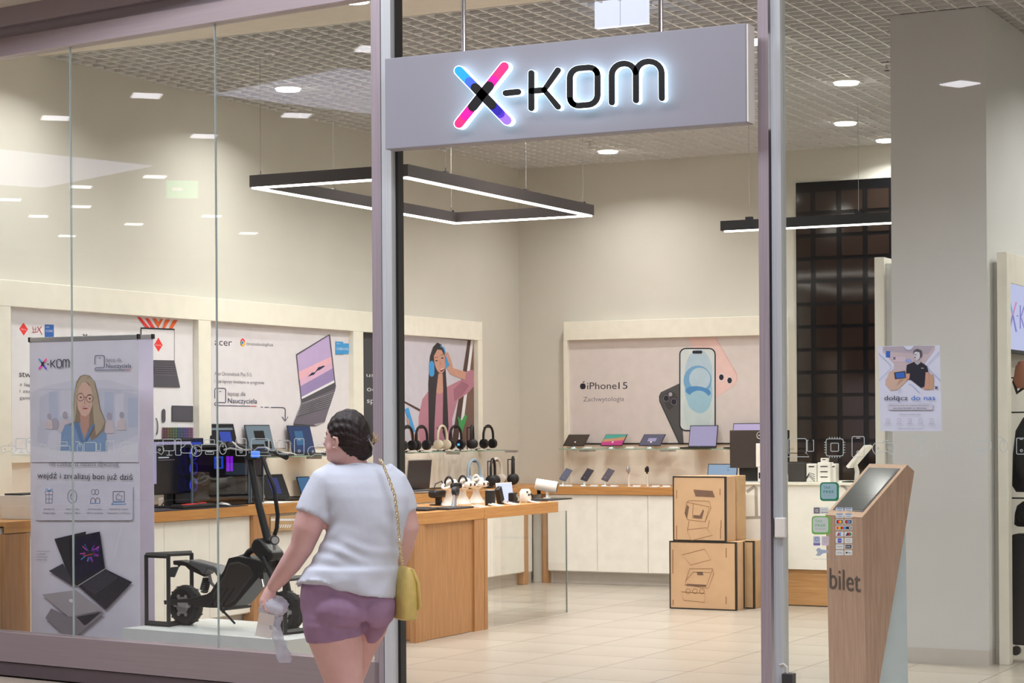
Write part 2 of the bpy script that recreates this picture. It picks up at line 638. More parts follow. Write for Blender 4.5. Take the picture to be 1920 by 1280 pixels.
# ------------------------------------------------------------------ mall lamps, placed where the panes mirror them
def mirrored(px, py, n=None, p0=None, z=MALLC - .02):
    n = n or GN; p0 = p0 if p0 is not None else G0
    r = ray(px, py); hit = on_plane(px, py, p0, n)
    q = r - n * 2 * r.dot(n)
    return hit + q * ((z - hit.z) / q.z)
M_mlamp = E('mall_lamp', (250, 246, 255), 9)
M_sky = E('mall_lightfield', (215, 215, 248), 2.6)
refl = [(275, 179), (104, 221), (383, 255), (290, 331), (152, 350), (20, 374), (152, 387), (72, 405), (251, 420), (397, 405), (466, 437), (126, 442), (55, 490), (700, 92), (556, 216), (385, 38)]
k = 0
def ceil_lamp(p, lab, s=.3, m=None):
    t = thing('ceiling_light', lab, 'ceiling light', (p.x, p.y, MALLC - .03), .5, 'square ceiling lights in the mall')
    MB().box(-s / 2, s / 2, -s / 2, s / 2, 0, .02).build('diffuser', m or M_mlamp, t, local=True)
    MB().box(-s / 2 - .02, s / 2 + .02, -s / 2 - .02, s / 2 + .02, .012, .03).build('frame', M_white, t, local=True)
    return t
first = None
for p in refl:
    q = mirrored(*p)
    if q.y < -23 or q.x < -33: continue
    if first is None: first = ceil_lamp(q, 'square white ceiling light of the mall, mirrored in the shop glass')
    else: dup(first, (q.x, q.y, MALLC - .03))
q = mirrored(1800, 157, Vector((0, -1, 0)), Vector((0, YR, 0)))
dup(first, (q.x, q.y, MALLC - .03))
for name, quad in (('a', [(405, 178), (640, 131), (760, 140), (760, 222)]), ('b', [(-60, 275), (285, 312), (80, 352), (-60, 342)])):
    pts = [mirrored(*p) for p in quad]
    xs = [p.x for p in pts]; ys = [p.y for p in pts]
    mbq = MB().prism(pts, (0, 0, .015))
    tag(mbq.build('light_field', M_sky), ('broad pale luminous ceiling field over the mall walk, nearer the shop' if name == 'a' else 'broad pale luminous ceiling field over the mall walk, farther from the shop'), 'ceiling light')
# green exit sign hanging in the mall, seen as a faint mirror image
r = ray(342, 355); hit = on_plane(342, 355, G0, GN); q = r - GN * 2 * r.dot(GN); pe = hit + q * (9.0)
ex = thing('exit_sign', 'green lit exit sign hanging from the mall ceiling', 'sign', pe, math.atan2(q.y, q.x) + PI / 2)
MB().box(-.16, .16, -.01, .01, -.09, .09).build('panel', E('exit_green', (120, 225, 160), 3.0), ex, local=True)
MB().box(-.1, .0, .011, .013, -.015, .015).build('arrow', E('exit_white', (255, 255, 255), 3), ex, local=True)
MB().tube([(0, 0, .09), (0, 0, MALLC - pe.z)], .006, 6).build('rod', M_chrome, ex, local=True)

# ------------------------------------------------------------------ ceiling fittings in the shop
WARM = (1.0, .972, .928)
PWR = 21
dl0 = None
DL = [((540, 167), 'second row above the square pendant'), ((175, 75), 'in the plaster margin at the far left'), ((665, 0), 'at the top edge left of the entrance post'),
      ((1140, 284), 'just below the hanging shop sign'), ((1587, 155), 'right of the entrance, upper of a pair beside the column'), ((1585, 231), 'right of the entrance, lower of a pair beside the column'),
      ((1662, 263), 'touching the outline of the column'), ((1415, 78), 'at the right end of the hanging shop sign')]
for (p, lab) in DL:
    c = on_z(p[0], p[1], CZ - .02)
    L = 'round recessed ceiling downlight ' + lab
    if dl0 is None:
        dl0 = thing('ceiling_downlight', L, 'downlight', c, 0, 'recessed downlights of the shop')
        MB().tube([(0, 0, .002), (0, 0, .06)], .105, 20).build('housing', M_white, dl0, local=True)
        MB().tube([(0, 0, -.012), (0, 0, .0)], .092, 20).build('diffuser', M_lamp, dl0, local=True)
    else:
        dup(dl0, c, label=L)
    area('downlight_lamp', c - Vector((0, 0, .02)), .18, .18, PWR, WARM, 'DISK', spread=2.5)
HID = [on_z(*p, CZ).to_2d() for p in ((880, 200), (985, 120), (1060, 235), (1180, 110), (1290, 190), (760, 150), (1345, 90))]  # added downlights, set out of sight to brighten the shop
for i, (x, y) in enumerate([tuple(h_) for h_ in HID] + [(-2.2, 11.6), (-2.2, 14.4), (-2.3, 16.8), (-1.6, 13.6), (-1.6, 16), (.6, 12.5), (.6, 15)]):
    dup(dl0, (x, y, CZ - .02), label='round recessed ceiling downlight added to light the shop, mostly hidden behind the sign, post or column')
    area('downlight_lamp', (x, y, CZ - .04), .18, .18, PWR, WARM, 'DISK', spread=2.5)
# sprinklers
sp0 = None
for (p, lab) in [((506, 102), 'left of the entrance post'), ((1105, 268), 'below the shop sign'), ((1663, 120), 'beside the column')]:
    c = on_z(p[0], p[1], CZ)
    if sp0 is None:
        sp0 = thing('sprinkler', 'small chrome ceiling sprinkler ' + lab, 'sprinkler', c, 0, 'ceiling sprinklers')
        MB().cyl((0, 0, -.03), (0, 0, .05), .012, n=10).build('stem', M_chrome, sp0, local=True)
        MB().cyl((0, 0, -.05), (0, 0, -.045), .022, n=12).build('deflector', M_chrome, sp0, local=True)
        MB().cyl((0, 0, 0), (0, 0, .004), .04, n=14).build('rosette', M_blade, sp0, local=True)
    else: dup(sp0, c, label='small chrome ceiling sprinkler ' + lab)

# square ring pendant
Zp = 3.30
xa, xb, ya, yb = -8.47, -7.15, 12.52, 15.62
pr = thing('ring_pendant', 'black rectangular ring pendant lamp with glowing underside, over the display island', 'pendant lamp', ((xa + xb) / 2, (ya + yb) / 2, Zp))
hh, ww = .085, .055
for (a, b, c, d) in ((xa, xb, ya, ya + ww), (xa, xb, yb - ww, yb), (xa, xa + ww, ya + ww, yb - ww), (xb - ww, xb, ya + ww, yb - ww)):
    pr_b = MB().box(a, b, c, d, Zp, Zp + hh).build('profile', M_lampblk, pr)
i = .012
for (a, b, c, d) in ((xa + i, xb - i, ya + i, ya + ww - i), (xa + i, xb - i, yb - ww + i, yb - i), (xa + i, xa + ww - i, ya + ww - i, yb - ww + i), (xb - ww + i, xb - i, ya + ww - i, yb - ww + i)):
    MB().box(a, b, c, d, Zp - .012, Zp).build('led_strip', M_led, pr)
for (x, y) in ((xa + .03, ya + .1), (xa + .03, ya + 1.1), (xa + .03, ya + 2.1), (xa + .03, yb - .1), (xb - .03, ya + .6), (xb - .03, ya + 1.9), (xb - .03, yb - .15)):
    MB().box(x - .015, x + .015, y - .02, y + .02, Zp + hh, Zp + hh + .015).cyl((x, y, Zp + hh), (x, y, Zp + hh + .04), .006, n=8).build('clamp', M_chrome, pr)
    MB().cyl((x, y, Zp + hh + .03), (x, y, CZ), .002, n=6).build('wire', M_silver, pr)
# straight pendant
p1 = on_y(1353, 433, 16.97); p2 = on_y(1720, 417, 16.97); Zq = p1.z
sl = thing('linear_pendant', 'straight black pendant lamp with lit underside in front of the dark window', 'pendant lamp', ((p1.x + p2.x) / 2, 16.97, Zq))
MB().box(p1.x, p2.x, 16.94, 17.0, Zq, Zq + .085).build('profile', M_black, sl)
MB().box(p1.x + .03, p2.x, 16.955, 16.985, Zq - .012, Zq).build('led_strip', M_led, sl)
for px in (1405, 1610):
    x = on_y(px, 420, 16.97).x
    MB().box(x - .03, x + .03, 16.95, 16.99, Zq + .085, Zq + .11).build('clamp', M_black, sl)
    MB().cyl((x, 16.97, Zq + .11), (x, 16.97, CZ), .002, n=6).build('wire', M_silver, sl)

# ------------------------------------------------------------------ hanging shop sign
YS = 9.63
a = on_y(722, 279, YS); b = on_y(1400, 231, YS); zt = on_y(1400, 42.8, YS).z
zb = (a.z + b.z) / 2
sg = thing('shop_sign', 'long grey hanging shop sign with a colourful x and glowing black letters', 'sign', ((a.x + b.x) / 2, YS, zb))
MB().box(b.x + .0005, b.x + .008, YS + .004, YS + .096, zb + .004, zt - .004).build('end_cap', M_white, sg)  # paler than the board: the lit end face is put into the colour
MB().box(a.x, b.x, YS, YS + .10, zb, zt, .006).build('board', mat('sign_board', (148, 148, 158), .5, tex='n', scale=3, amt=.02), sg)
M_halo = E('halo', (205, 242, 255), 3.4, (230, 235, 240))
pals = {'cy': (40, 170, 240), 'bl': (70, 110, 235), 'in': (80, 50, 200), 'pu': (165, 120, 240), 'pk': (255, 50, 130), 'mg': (240, 20, 170)}
for k_, v_ in pals.items(): mat('logo_' + k_, v_, .4, emit=.25, ecol=v_)
M_face = mat('letter_black', (14, 13, 16), .45)
def capstroke(pts, w, cap=True):
    """closed outline of a round-capped stroke in sight coordinates"""
    L, R = [], []
    k = len(pts)
    for i in range(k):
        a_, b_ = pts[max(0, i - 1)], pts[min(k - 1, i + 1)]
        dx, dy = b_[0] - a_[0], b_[1] - a_[1]; q = math.hypot(dx, dy) or 1
        nx, ny = -dy / q * w / 2, dx / q * w / 2
        L.append((pts[i][0] + nx, pts[i][1] + ny)); R.append((pts[i][0] - nx, pts[i][1] - ny))
    out = list(L)
    def caps(c, d):
        an = math.degrees(math.atan2(d[1], d[0]))
        return arc(c[0], c[1], w / 2, w / 2, an + 90, an - 90, 8)[1:-1] if cap else []
    d1 = (pts[-1][0] - pts[-2][0], pts[-1][1] - pts[-2][1]); d0 = (pts[0][0] - pts[1][0], pts[0][1] - pts[1][1])
    out += caps(pts[-1], d1) + R[::-1] + caps(pts[0], d0)
    return out
def sign_stroke(mb, pts, w, y0, y1, m):
    mb.mat(m).prism([on_y(x, y, y0) for x, y in capstroke(pts, w)], (0, y1 - y0, 0))
tk = -.085
def sk(x, y): return (x, y + tk * (x - 1120))
O = [(x, y) for x, y in arc(1103, 144, 17, 17, -90, 0, 5) + arc(1103, 180, 17, 17, 0, 90, 5) + arc(1085, 180, 17, 17, 90, 180, 5) + arc(1085, 144, 17, 17, 180, 270, 5)]
O = [(x, y + tk * (x - 1094)) for x, y in O]; O1 = O[3:17]; O2 = O[14:] + O[:5]
Mm = [(1146.6, 192)] + arc(1169, 141, 22.5, 22, 180, 270, 6) + arc(1171, 141, 21, 22, 270, 345, 5)
Mr = [(1192, 188)] + arc(1215, 137, 23, 22, 180, 270, 6) + arc(1217, 137, 23, 22, 270, 360, 6) + [(1240.4, 184)]
letters = [('dash', [[(947.8, 174.4), (970.8, 172)]], 11.5),
           ('letter_k', [[(995.7, 136.6), (995.7, 202.7)], [(1045.6, 131.4), (1019.9, 168.5), (1045.6, 200)], [(995.7, 170.5), (1020, 168.5)]], 11),
           ('letter_o', [O1, O2], 11), ('letter_m', [Mm, Mr], 11)]
def bolder(pts): return pts
for nm, sts, w in letters:
    f = MB(); h = MB()
    for s_ in sts:
        sign_stroke(f, s_, w, YS - .055, YS - .048, M_face)
        sign_stroke(h, s_, w + 1.2, YS - .048, YS - .008, M_halo)
    fo = f.build(nm, None, sg); h.build('halo', None, fo)
xs = thing('x', 'x', 'x') if False else None
f = MB(); h = MB()
def lerp(a_, b_, t): return (a_[0] + (b_[0] - a_[0]) * t, a_[1] + (b_[1] - a_[1]) * t)
s1 = ((860.3, 132.6), (950.2, 225.6)); s2 = ((945.4, 124.7), (860.3, 231.6))
for (s_, segs) in ((s1, [(0, .2, 'cy'), (0, .32, 'bl'), (1, .68, 'in'), (1, .82, 'pu')]), (s2, [(0, .3, 'pk'), (0, .4, 'mg'), (1, .7, 'mg'), (1, .8, 'pk')])):
    h_ = sign_stroke(h, [s_[0], s_[1]], 19.4, YS - .048, YS - .008, M_halo)
def seg(s_, t0, t1, m, lv): sign_stroke(f, [lerp(*s_, t0), lerp(*s_, t1)], 17, YS - .050 - lv * .0012, YS - .048, m)
LM = lambda k_: MATS['logo_' + k_]
seg(s1, 0, 1, LM('cy'), 0); seg(s1, .22, 1, LM('bl'), 1); seg(s1, .4, 1, LM('pu'), 2); seg(s1, .4, .86, LM('in'), 3)
seg(s1, .4, .80, mat('logo_nb', (50, 40, 190), .4), 4); seg(s1, .34, .68, M_face, 6)
seg(s2, 0, 1, LM('pk'), 0); seg(s2, .24, .86, LM('mg'), 1); seg(s2, .34, .7, M_face, 6)
fo = f.build('letter_x', None, sg); h.build('halo', None, fo)
for px in (873, 1242):
    q = on_y(px, 92, YS + .07)
    MB().cyl((q.x, YS + .05, zt - .01), (q.x, YS + .05, 4.24), .013, n=14).build('rod', M_chrome, sg)
# lit panel above the sign
q0 = on_y(1115, 53, 12.0); q1 = on_y(1212, 47, 12.0)
lb = thing('lit_ceiling_sign', 'white lit hanging box sign above the shop sign', 'sign', ((q0.x + q1.x) / 2, 12.0, q0.z))
MB().box(q0.x, q1.x, 12.0, 12.05, q0.z, q0.z + .34).build('panel', E('lightbox', (215, 225, 250), .95, (200, 200, 210)), lb)
MB().box((q0.x + q1.x) / 2 - .001, (q0.x + q1.x) / 2 + .001, 11.998, 12.0, q0.z, q0.z + .34).build('seam', M_silver, lb)
MB().cyl(((q0.x + q1.x) / 2, 12.025, q0.z + .3), ((q0.x + q1.x) / 2, 12.025, CZ + .05), .01, n=8).build('hanger', M_chrome, lb)

# ------------------------------------------------------------------ dark tiled window in the back wall
wx0 = on_y(1493, 600, YB - .02).x; wx1 = PX0 + .8
zt_ = on_y(1493, 343, YB - .02).z
M_wframe = mat('dark_mullion', (16, 17, 20), .12)
M_pane = mat('dark_pane', (44, 33, 28), .07, spec=.8)
win = MB().box(wx0, wx1 + .0, YB - .012, YB - .001, .9, zt_).build('window_5', M_wframe, structure=True)
pw, ph = .262, .222
base = None
x = wx0 + .03 - .09; 
k = 0
while x < wx1 - .1:
    z = zt_ - .10
    while z > 1.0:
        xx0 = max(x, wx0 + .012)
        if base is None or xx0 != x:
            o = MB().box(0, x + pw - .05 - xx0, -.006, 0, -(ph - .035), 0).build('window_pane', M_pane, win, local=True)
            if xx0 == x: base = o
        else:
            o = base.copy(); COL.objects.link(o)
        o.location = Vector((xx0, YB - .0125, z)) - WM[win].to_translation(); z -= ph
    x += pw

# ================================================================== WALL DISPLAYS AND COUNTERS
XF = -9.64                     # face of the left wall display frame
XP_ = -9.69                    # posters sit a little deeper
def yl(px, py=700, X=XF): return on_x(px, py, X).y
zh0 = on_x(664, 621.6, XP_).z  # underside of the header
zh1 = on_x(905, 603.6, XF).z
zb_ = 1.385
lw_ = thing('poster_display', 'long cream display frame with three large posters on the left wall', 'display frame', (XF, 14.5, 0))
MB().box(XL + .004, XF, yl(-60), yl(905), zh0, zh1, .004).build('header', M_cream, lw_)
for (a_, b_) in ((-40, 21), (373, 396), (663, 681.5), (896.5, 905)):
    MB().box(XL + .004, XF, yl(a_), yl(b_), .97, zh0 - .0005).build('stile', M_cream, lw_)
MB().box(XL + .004, XP_ - .012, yl(-40), yl(905), .97, zh0).build('back_panel', M_door, lw_)
MB().box(XL + .004, XF - .012, yl(21), yl(373), zb_ - .06, zb_ - .015).build('ledge', M_cream, lw_)
# white end panel of the next display at the far left
q = on_y(8, 700, 10.62)
MB().box(q.x - .25, q.x, 10.42, 10.46, 0, on_y(4, 525, 10.62).z).build('display_end_panel', M_kick)
tag(bpy.data.objects['display_end_panel'], 'pale grey upright end panel at the extreme left behind the glass', 'panel')

def poster(name, label, px0, px1, m, ztop=None, zbot=None, X=None):
    X = X or XP_
    t = thing(name, label, 'poster', (X, yl(px0, 700, X), zbot or zb_))
    MB().box(X - .01, X, yl(px0 + .5, 700, X), yl(px1 - .5, 700, X), zbot or zb_, ztop or zh0).build('sheet', m, t)
    return t, Print((X, 0, 0), (1, 0, 0))

M_pp = mat('poster_paper', (230, 226, 232), .5)
M_pp2 = mat('poster_white', (236, 234, 238), .5)
K = mat('ink_black', (34, 34, 48), .6); KG = mat('ink_grey', (128, 124, 132), .6); KL = mat('ink_light', (176, 172, 180), .6)
KW = mat('ink_white', (235, 235, 240), .6)
RED = mat('ink_red', (250, 60, 60), .6); RED2 = mat('ink_red_dark', (190, 40, 60), .6); ORG = mat('ink_orange', (255, 110, 50), .6)
BLU = mat('ink_blue', (50, 105, 190), .6); BLU2 = mat('ink_sky', (70, 160, 225), .6); NAV = mat('ink_navy', (40, 44, 84), .6)
GRN = mat('ink_green', (70, 160, 90), .6); YEL = mat('ink_yellow', (240, 195, 50), .6)
D1 = mat('ink_char', (62, 62, 70), .6); D2 = mat('ink_char2', (84, 82, 92), .6); D3 = mat('ink_char3', (112, 106, 120), .6)

def logo(pr, x, y, w, sl=0, dark=K):
    """the shop's x-kom mark: x at left, left edge x, centre line y, total width w"""
    u = w / 60.0
    def p(a_, b_): return (x + a_ * u, y + b_ * u + sl * a_ * u)
    W = 2.6 * u
    pr.line([p(0, -10), p(5, -4)], W, BLU2).line([p(5, -4), p(10, 4)], W, dark).line([p(10, 4), p(15, 10)], W, MATS['logo_in'])
    pr.line([p(15, -10), p(10, -4)], W, MATS['logo_pk']).line([p(10, -4), p(5, 4)], W, dark).line([p(5, 4), p(0, 10)], W, MATS['logo_mg'])
    w2 = 1.7 * u
    pr.line([p(16, 0), p(20, 0)], w2, dark)
    pr.line([p(23.5, -8), p(23.5, 7)], w2, dark).line([p(32, -8), p(26, -.5), p(32, 7)], w2, dark).line([p(23.5, -.5), p(27, -.5)], w2, dark)
    pr.line([p(*q_) for q_ in rrect(35, -8.5, 44, 7, 3.5)], w2, dark, closed=True)
    pr.line([p(*q_) for q_ in [(47, 7)] + arc(50, -5, 3, 3.5, 180, 360, 6) + [(53, 7)]], w2, dark)
    pr.line([p(*q_) for q_ in arc(56, -5, 3, 3.5, 180, 360, 6) + [(59, 7)]], w2, dark)

def teach(pr, x, y, s, sl):
    """outline laptop glyph + 'laptop dla Nauczyciela'"""
    def p(a_, b_): return (x + a_ * s, y + (b_ + sl * a_) * s)
    pr.line([p(0, 0)] + [p(*q_) for q_ in [(0, -12)] + arc(3, -16, 3, 3, 180, 270, 3) + arc(17, -16, 3, 3, 270, 360, 3) + [(20, 0)] + arc(18, 5, 2, 2, 0, 90, 3) + [(2, 7)] + arc(2, 10, 2.5, 2.5, 270, 90, 4) + [(64, 12.5)]], 1.3 * s, NAV)
    pr.line([p(64, 12.5), p(76, 12.5)], 1.3 * s, RED2).line([p(8, -13), p(12, -13)], 1.2 * s, NAV)
    a_, b_ = p(24, -6), p(56, -6)
    pr.text('laptop dla', *a_, *b_, 8 * s, KG)
    a_, b_ = p(24, 7.5), p(77, 7.5)
    pr.text('Nauczyciela', *a_, *b_, 9.5 * s, NAV)

# poster 1: gaming
t, pr = poster('gaming_poster', 'white gaming poster with red diamonds and a laptop, leftmost on the left wall', 21, 373, M_pp2)
pr.poly([(36, 616), (44, 604.5), (52.5, 617), (44.5, 629)], RED).text('Dare', 40, 618, 49, 619, 3, KW)
pr.line([(61, 612), (63, 622)], 1, RED2).line([(67, 613), (67, 621)], 1, RED2).line([(61, 617), (68, 617)], .8, RED2).line([(60, 623), (70, 622), (78, 612)], 1.3, RED2).line([(70, 612), (74, 618), (79, 627)], 1.3, RED2)
pr.rect(84, 608, 101, 632, BLU, .03).text('intel', 86, 614, 92, 614, 3, KW).text('CORE', 86, 622, 99, 622.5, 4, KW)
pr.text('stwórz', 36, 706, 80, 709, 12, D1)
for i_, s_ in enumerate(('z laptopami', 'i zestawem', 'gamingowym')): pr.text(s_, 37, 723 + 12.5 * i_, 92, 725 + 12.5 * i_, 6.5, KG)
pr.text('Moc', 156, 634, 176, 635, 9, K)
for (a_, b_, c_) in ((258, 280, RED), (273, 289, RED), (321, 333 - 13, ORG)): pass
pr.poly([(257, 594), (264, 595), (281, 614.5), (273, 614)], RED).poly([(272, 596), (279, 596.5), (291, 615), (284, 615)], RED)
pr.poly([(286, 596.5), (293, 597), (297, 604), (301, 598), (306, 598), (297, 615)], ORG).poly([(311, 599), (319, 599), (309, 616), (304, 616)], ORG).poly([(325, 600), (333, 600), (323, 617), (316, 617)], ORG)
pr.rect(264, 613.5, 327.5, 683, K, .04).rect(265.5, 616.5, 326.5, 681, M_pp2, .04)
pr.poly([(289, 646), (297, 632.5), (305, 647), (297, 659.5)], RED).text('Dare', 292, 647.5, 302, 648.5, 3, KW)
pr.poly([(262, 674), (327, 675.5), (338, 726.5), (262, 725)], D2).poly([(262, 684), (328, 685), (331, 702), (262, 701)], D1)
for i_ in range(5): pr.line([(290, 686 + 4 * i_), (328 + i_, 687 + 4 * i_)], 1.4, D3, inc=False)
pr.L += 1
pr.poly(arc(307, 772, 3.6, 6, 180, 360, 6) + arc(307, 786, 3.6, 6, 0, 180, 6), D2)
pr.rect(322, 760, 362, 790, D1, .02).rect(324, 762, 360, 788, D2, .02)
for i_, c_ in enumerate([(130, 76, 92), (120, 110, 70), (96, 120, 84), (70, 96, 130), (96, 80, 140), (130, 84, 120)]):
    pr.rect(304 + 9.7 * i_, 801, 304 + 9.7 * (i_ + 1), 823, mat('rainbow_%d' % i_, c_, .6), .02)
for i_ in range(4): pr.line([(305, 804.5 + 5 * i_), (361, 805.5 + 5 * i_)], 1.1, D1, inc=False)
for i_ in range(11): pr.line([(308 + 5 * i_, 801), (308 + 5 * i_, 823)], 1.0, D1, inc=False)
pr.L += 1
pr.line(arc(291, 800, 5, 17, -80, 60, 8), 1.6, D1)
pr.build('print', t)
# poster 2: laptops for teachers
t, pr = poster('laptop_poster', 'pale lavender laptop poster with a large open laptop, centre of the left wall', 396, 663.5, M_pp)
pr.text('acer', 402.5, 647, 435, 648.5, 14, K)
for rot, c_ in ((200, GRN), (320, YEL), (80, RED)): pass
pr.oval(455, 642, 4.6, 7.8, RED).poly([(455, 642), (451, 647)] + arc(455, 642, 4.6, 7.8, 130, 200, 5), GRN).poly([(455, 642)] + arc(455, 642, 4.6, 7.8, -10, 120, 8), YEL).oval(455, 642, 2.3, 3.9, KW).oval(455, 642, 1.7, 2.9, BLU)
pr.text('chromebook', 461, 647, 497.5, 648.5, 6.5, KG).text('plus', 498, 648.5, 512, 649, 6.5, D2)
pr.text('Acer Chromebook Plus 515', 402, 703.5, 471.5, 705.5, 7.5, KG).text('i inne laptopy dostępne w programie', 402, 717, 495, 720, 6.5, KG)
teach(pr, 402.8, 747, 1.03, .02)
pr.line([(489, 763), (493, 763)], 1.3, NAV).line([(496, 763), (504, 763.2)], 1.3, NAV).line([(508, 763.3), (531, 763.8)] + arc(531, 768, 4, 4, 270, 360, 3) + [(535, 788)], 1.3, NAV).line([(529, 781), (535, 789), (540, 781)], 1.3, NAV)
SCR = mat('print_pink', (226, 184, 214), .6); SC2 = mat('print_lilac', (198, 176, 222), .6); SC3 = mat('print_rose', (240, 186, 200), .6); SC4 = mat('print_violet', (158, 140, 190), .6)
pr.poly([(617, 626.5), (619, 628), (630, 725), (626.5, 732), (609, 791), (592, 799), (559, 797), (540, 822), (542.5, 817), (563, 763), (565, 754), (555, 664)], D2)
pr.poly([(616.5, 629), (627, 717), (566, 748), (557, 666)], SCR).poly([(616.5, 629), (621, 668), (560, 697), (557, 666)], SC2).poly([(624, 690), (627, 717), (566, 748), (563, 724)], SC4).poly([(621, 668), (622.5, 680), (561.5, 712), (560, 697)], SC3)
pr.poly([(577, 706), (585, 698), (590, 698), (597, 688), (602, 687), (606, 685), (610, 686), (600, 693), (594, 695), (589, 702)], NAV)
pr.poly([(626.6, 712.5), (627, 717), (566, 748), (565.6, 744)], KW)
pr.poly([(629.5, 728), (609, 790), (592, 797), (550, 794), (565, 756)], D3).poly([(628, 733), (618, 762), (558, 781), (565, 757)], D2)
for i_ in range(7): pr.line([(565.5 - i_ * 1.7, 757 + i_ * 3.6), (627 - i_ * 1.7, 735 + i_ * 4.3)], 1.1, KL, inc=False)
for i_ in range(15): pr.line([(568 + i_ * 4, 757 - i_ * 1.4), (560 + i_ * 4, 782 - i_ * 1.25)], 1.4, D2, inc=False)
pr.L += 1
pr.poly([(592, 798), (609, 791), (588, 795)], KL)
pr.rect(629.5, 640, 643.5, 664, BLU2, .03).rect(643, 643.5, 654, 663, BLU2, .03).text('intel', 631, 645, 637, 645, 2.5, KW).text('CORE', 630.5, 655.5, 643, 656, 4.5, KW).text('CORE', 644, 655.5, 653, 656, 3.5, KW)
pr.build('print', t)
# poster 3: headphones
t, pr = poster('headphone_poster', 'dark headphone poster of a person in a pink jumper with blue headphones', 681.5, 896.5, mat('poster_dark', (72, 72, 78), .5))
for s_, a_, b_, h_ in (('usłysz', 687, 706, 8), ('odkryj', 688, 733, 10), ('sprzęt', 688, 755, 10)): pr.text(s_, a_, b_, a_ + 44, b_ + 2, h_, KW)
PB = mat('print_bg', (206, 202, 214), .6)
pr.poly([(748, 627), (896.5, 640), (896.5, 834), (748, 838)], PB)
BR = mat('print_brick', (120, 92, 82), .6); BRD = mat('print_beam', (84, 62, 58), .6)
pr.poly([(886, 637.5), (896.5, 638), (896.5, 834), (862, 835)], BR).poly([(877, 637), (884, 637.5), (858, 835), (846, 835)], BRD).poly([(883, 637.5), (888, 638), (864, 835), (858, 835)], KW)
pr.poly([(754, 749), (788, 767), (788, 772), (754, 753)], BRD)
PK = mat('print_pinkjumper', (186, 130, 148), .6); PKD = mat('print_pinkshade', (164, 108, 128), .6); SKN = mat('print_skin', (206, 156, 138), .6); HRD = mat('print_hair', (52, 48, 54), .6)
pr.poly([(784, 835), (785, 780), (792, 748), (806, 729), (838, 725), (864, 712), (875, 696), (886, 693), (893, 702), (890, 722), (878, 736), (858, 750), (848, 785), (848, 835)], PK)
pr.poly([(866, 714), (880, 722), (866, 742), (852, 752), (850, 730)], PKD)
pr.poly([(818, 735), (818, 695), (832, 700), (834, 732), (825, 739)], SKN)
pr.poly([(804, 835), (803, 720), (806, 668), (812, 650), (820, 642), (828, 646), (834, 668), (838, 730), (841, 800), (838, 835), (830, 810), (831, 730), (830, 700), (822, 700), (818, 735), (815, 790), (814, 835)], HRD)
pr.oval(824.5, 675, 10.5, 25, SKN, rot=-.12).poly([(813, 668), (816, 650), (826, 646), (833, 656), (834, 668), (828, 656), (820, 655)], HRD)
pr.poly([(824, 695), (833, 690), (832, 694), (827, 697)], mat('print_lip', (130, 50, 60), .6)).poly([(826, 692.5), (832, 689.5), (832, 691), (826, 694)], KW)
pr.oval(818.5, 676, 2.4, 1.2, HRD).oval(829.5, 671, 2.4, 1.2, HRD).line([(815.5, 671), (821, 669)], .9, HRD).line([(826.5, 666), (832, 663)], .9, HRD).line([(824.5, 676), (826.5, 684), (824, 685)], .7, PKD)
pr.poly(arc(809.5, 685, 5, 9, 180, 360, 6) + arc(809.5, 699, 5, 7, 0, 180, 6), BLU2).poly([(834, 667), (840, 669), (842, 688), (837, 690)], BLU2).line([(826, 648), (832, 652), (836, 664)], 2.5, BLU2)
pr.poly([(834, 662), (840, 660), (846, 675), (850, 690), (874, 697), (872, 712), (845, 702), (838, 690), (843, 684)], SKN)
pr.poly([(759, 767), (766, 763.5), (779, 808), (774, 812)], BLU2).poly([(762, 784), (766, 784), (772, 812), (786, 818), (788, 835), (776, 835)], SKN)
pr.poly([(858, 780), (866, 788), (872, 776), (876, 780), (870, 800), (866, 812), (860, 796)], GRN)
pr.build('print', t)

# glass shelf under the posters
ZSH = 1.322
gs = thing('glass_shelf', 'long glass shelf on the left wall under the posters, carrying laptops and headphones', 'shelf', (-9.5, 15, ZSH))
ysh0, ysh1 = yl(385, 845, -9.45), yl(947, 843, -9.45)
MB().box(XF + .002, -9.45, ysh0, ysh1, ZSH - .01, ZSH).build('glass_plate', M_glasst, gs)
MB().box(-9.45, -9.447, ysh0, ysh1, ZSH - .0102, ZSH + .0002).build('glass_edge', mat('green_edge', (150, 186, 168), .2), gs)
for i in range(5):
    y = ysh0 + .5 + i * 1.25
    MB().box(XF + .002, -9.52, y, y + .06, ZSH - .035, ZSH - .0105).build('bracket', M_silver, gs)

# left wall counter
XC = -9.05
ZC = .955
yc0, yc1 = on_x(11.5, 960, XC).y, 18.38
wc = thing('wall_counter', 'long white wall counter with an oak front edge along the left wall', 'counter', (-9.4, 14, 0))
MB().box(XL + .003, XC - .02, yc0, YB - .003, ZC - .03, ZC - .001).build('worktop', M_wood, wc)
MB().box(XC - .02, XC, yc0, yc1, ZC - .074, ZC).build('oak_edge', M_wood, wc)
MB().box(XL + .003, XC - .06, yc0, yc1, .12, ZC - .04).build('carcass', M_door, wc)
MB().box(XL + .003, XC - .12, yc0, yc1 + .1, .0, .12).build('kick', M_kick, wc)
ds = [on_x(p_, 1050, XC).y for p_ in (57, 150, 215, 315.5, 400, 476)]
MB().box(XC - .055, XC - .003, yc0, ds[0], .0, ZC - .08).build('oak_panel', M_woodv, wc)
for a_, b_ in zip(ds[:-1], ds[1:]):
    MB().box(XC - .055, XC - .035, a_ + .002, b_ - .002, .13, ZC - .078, .0015).build('door', M_door, wc)
yg = on_x(506, 1050, XC).y
MB().box(XC - .1, XC - .002, ds[-1], yg, .0, ZC - .075, .002).build('oak_leg', M_woodv, wc)
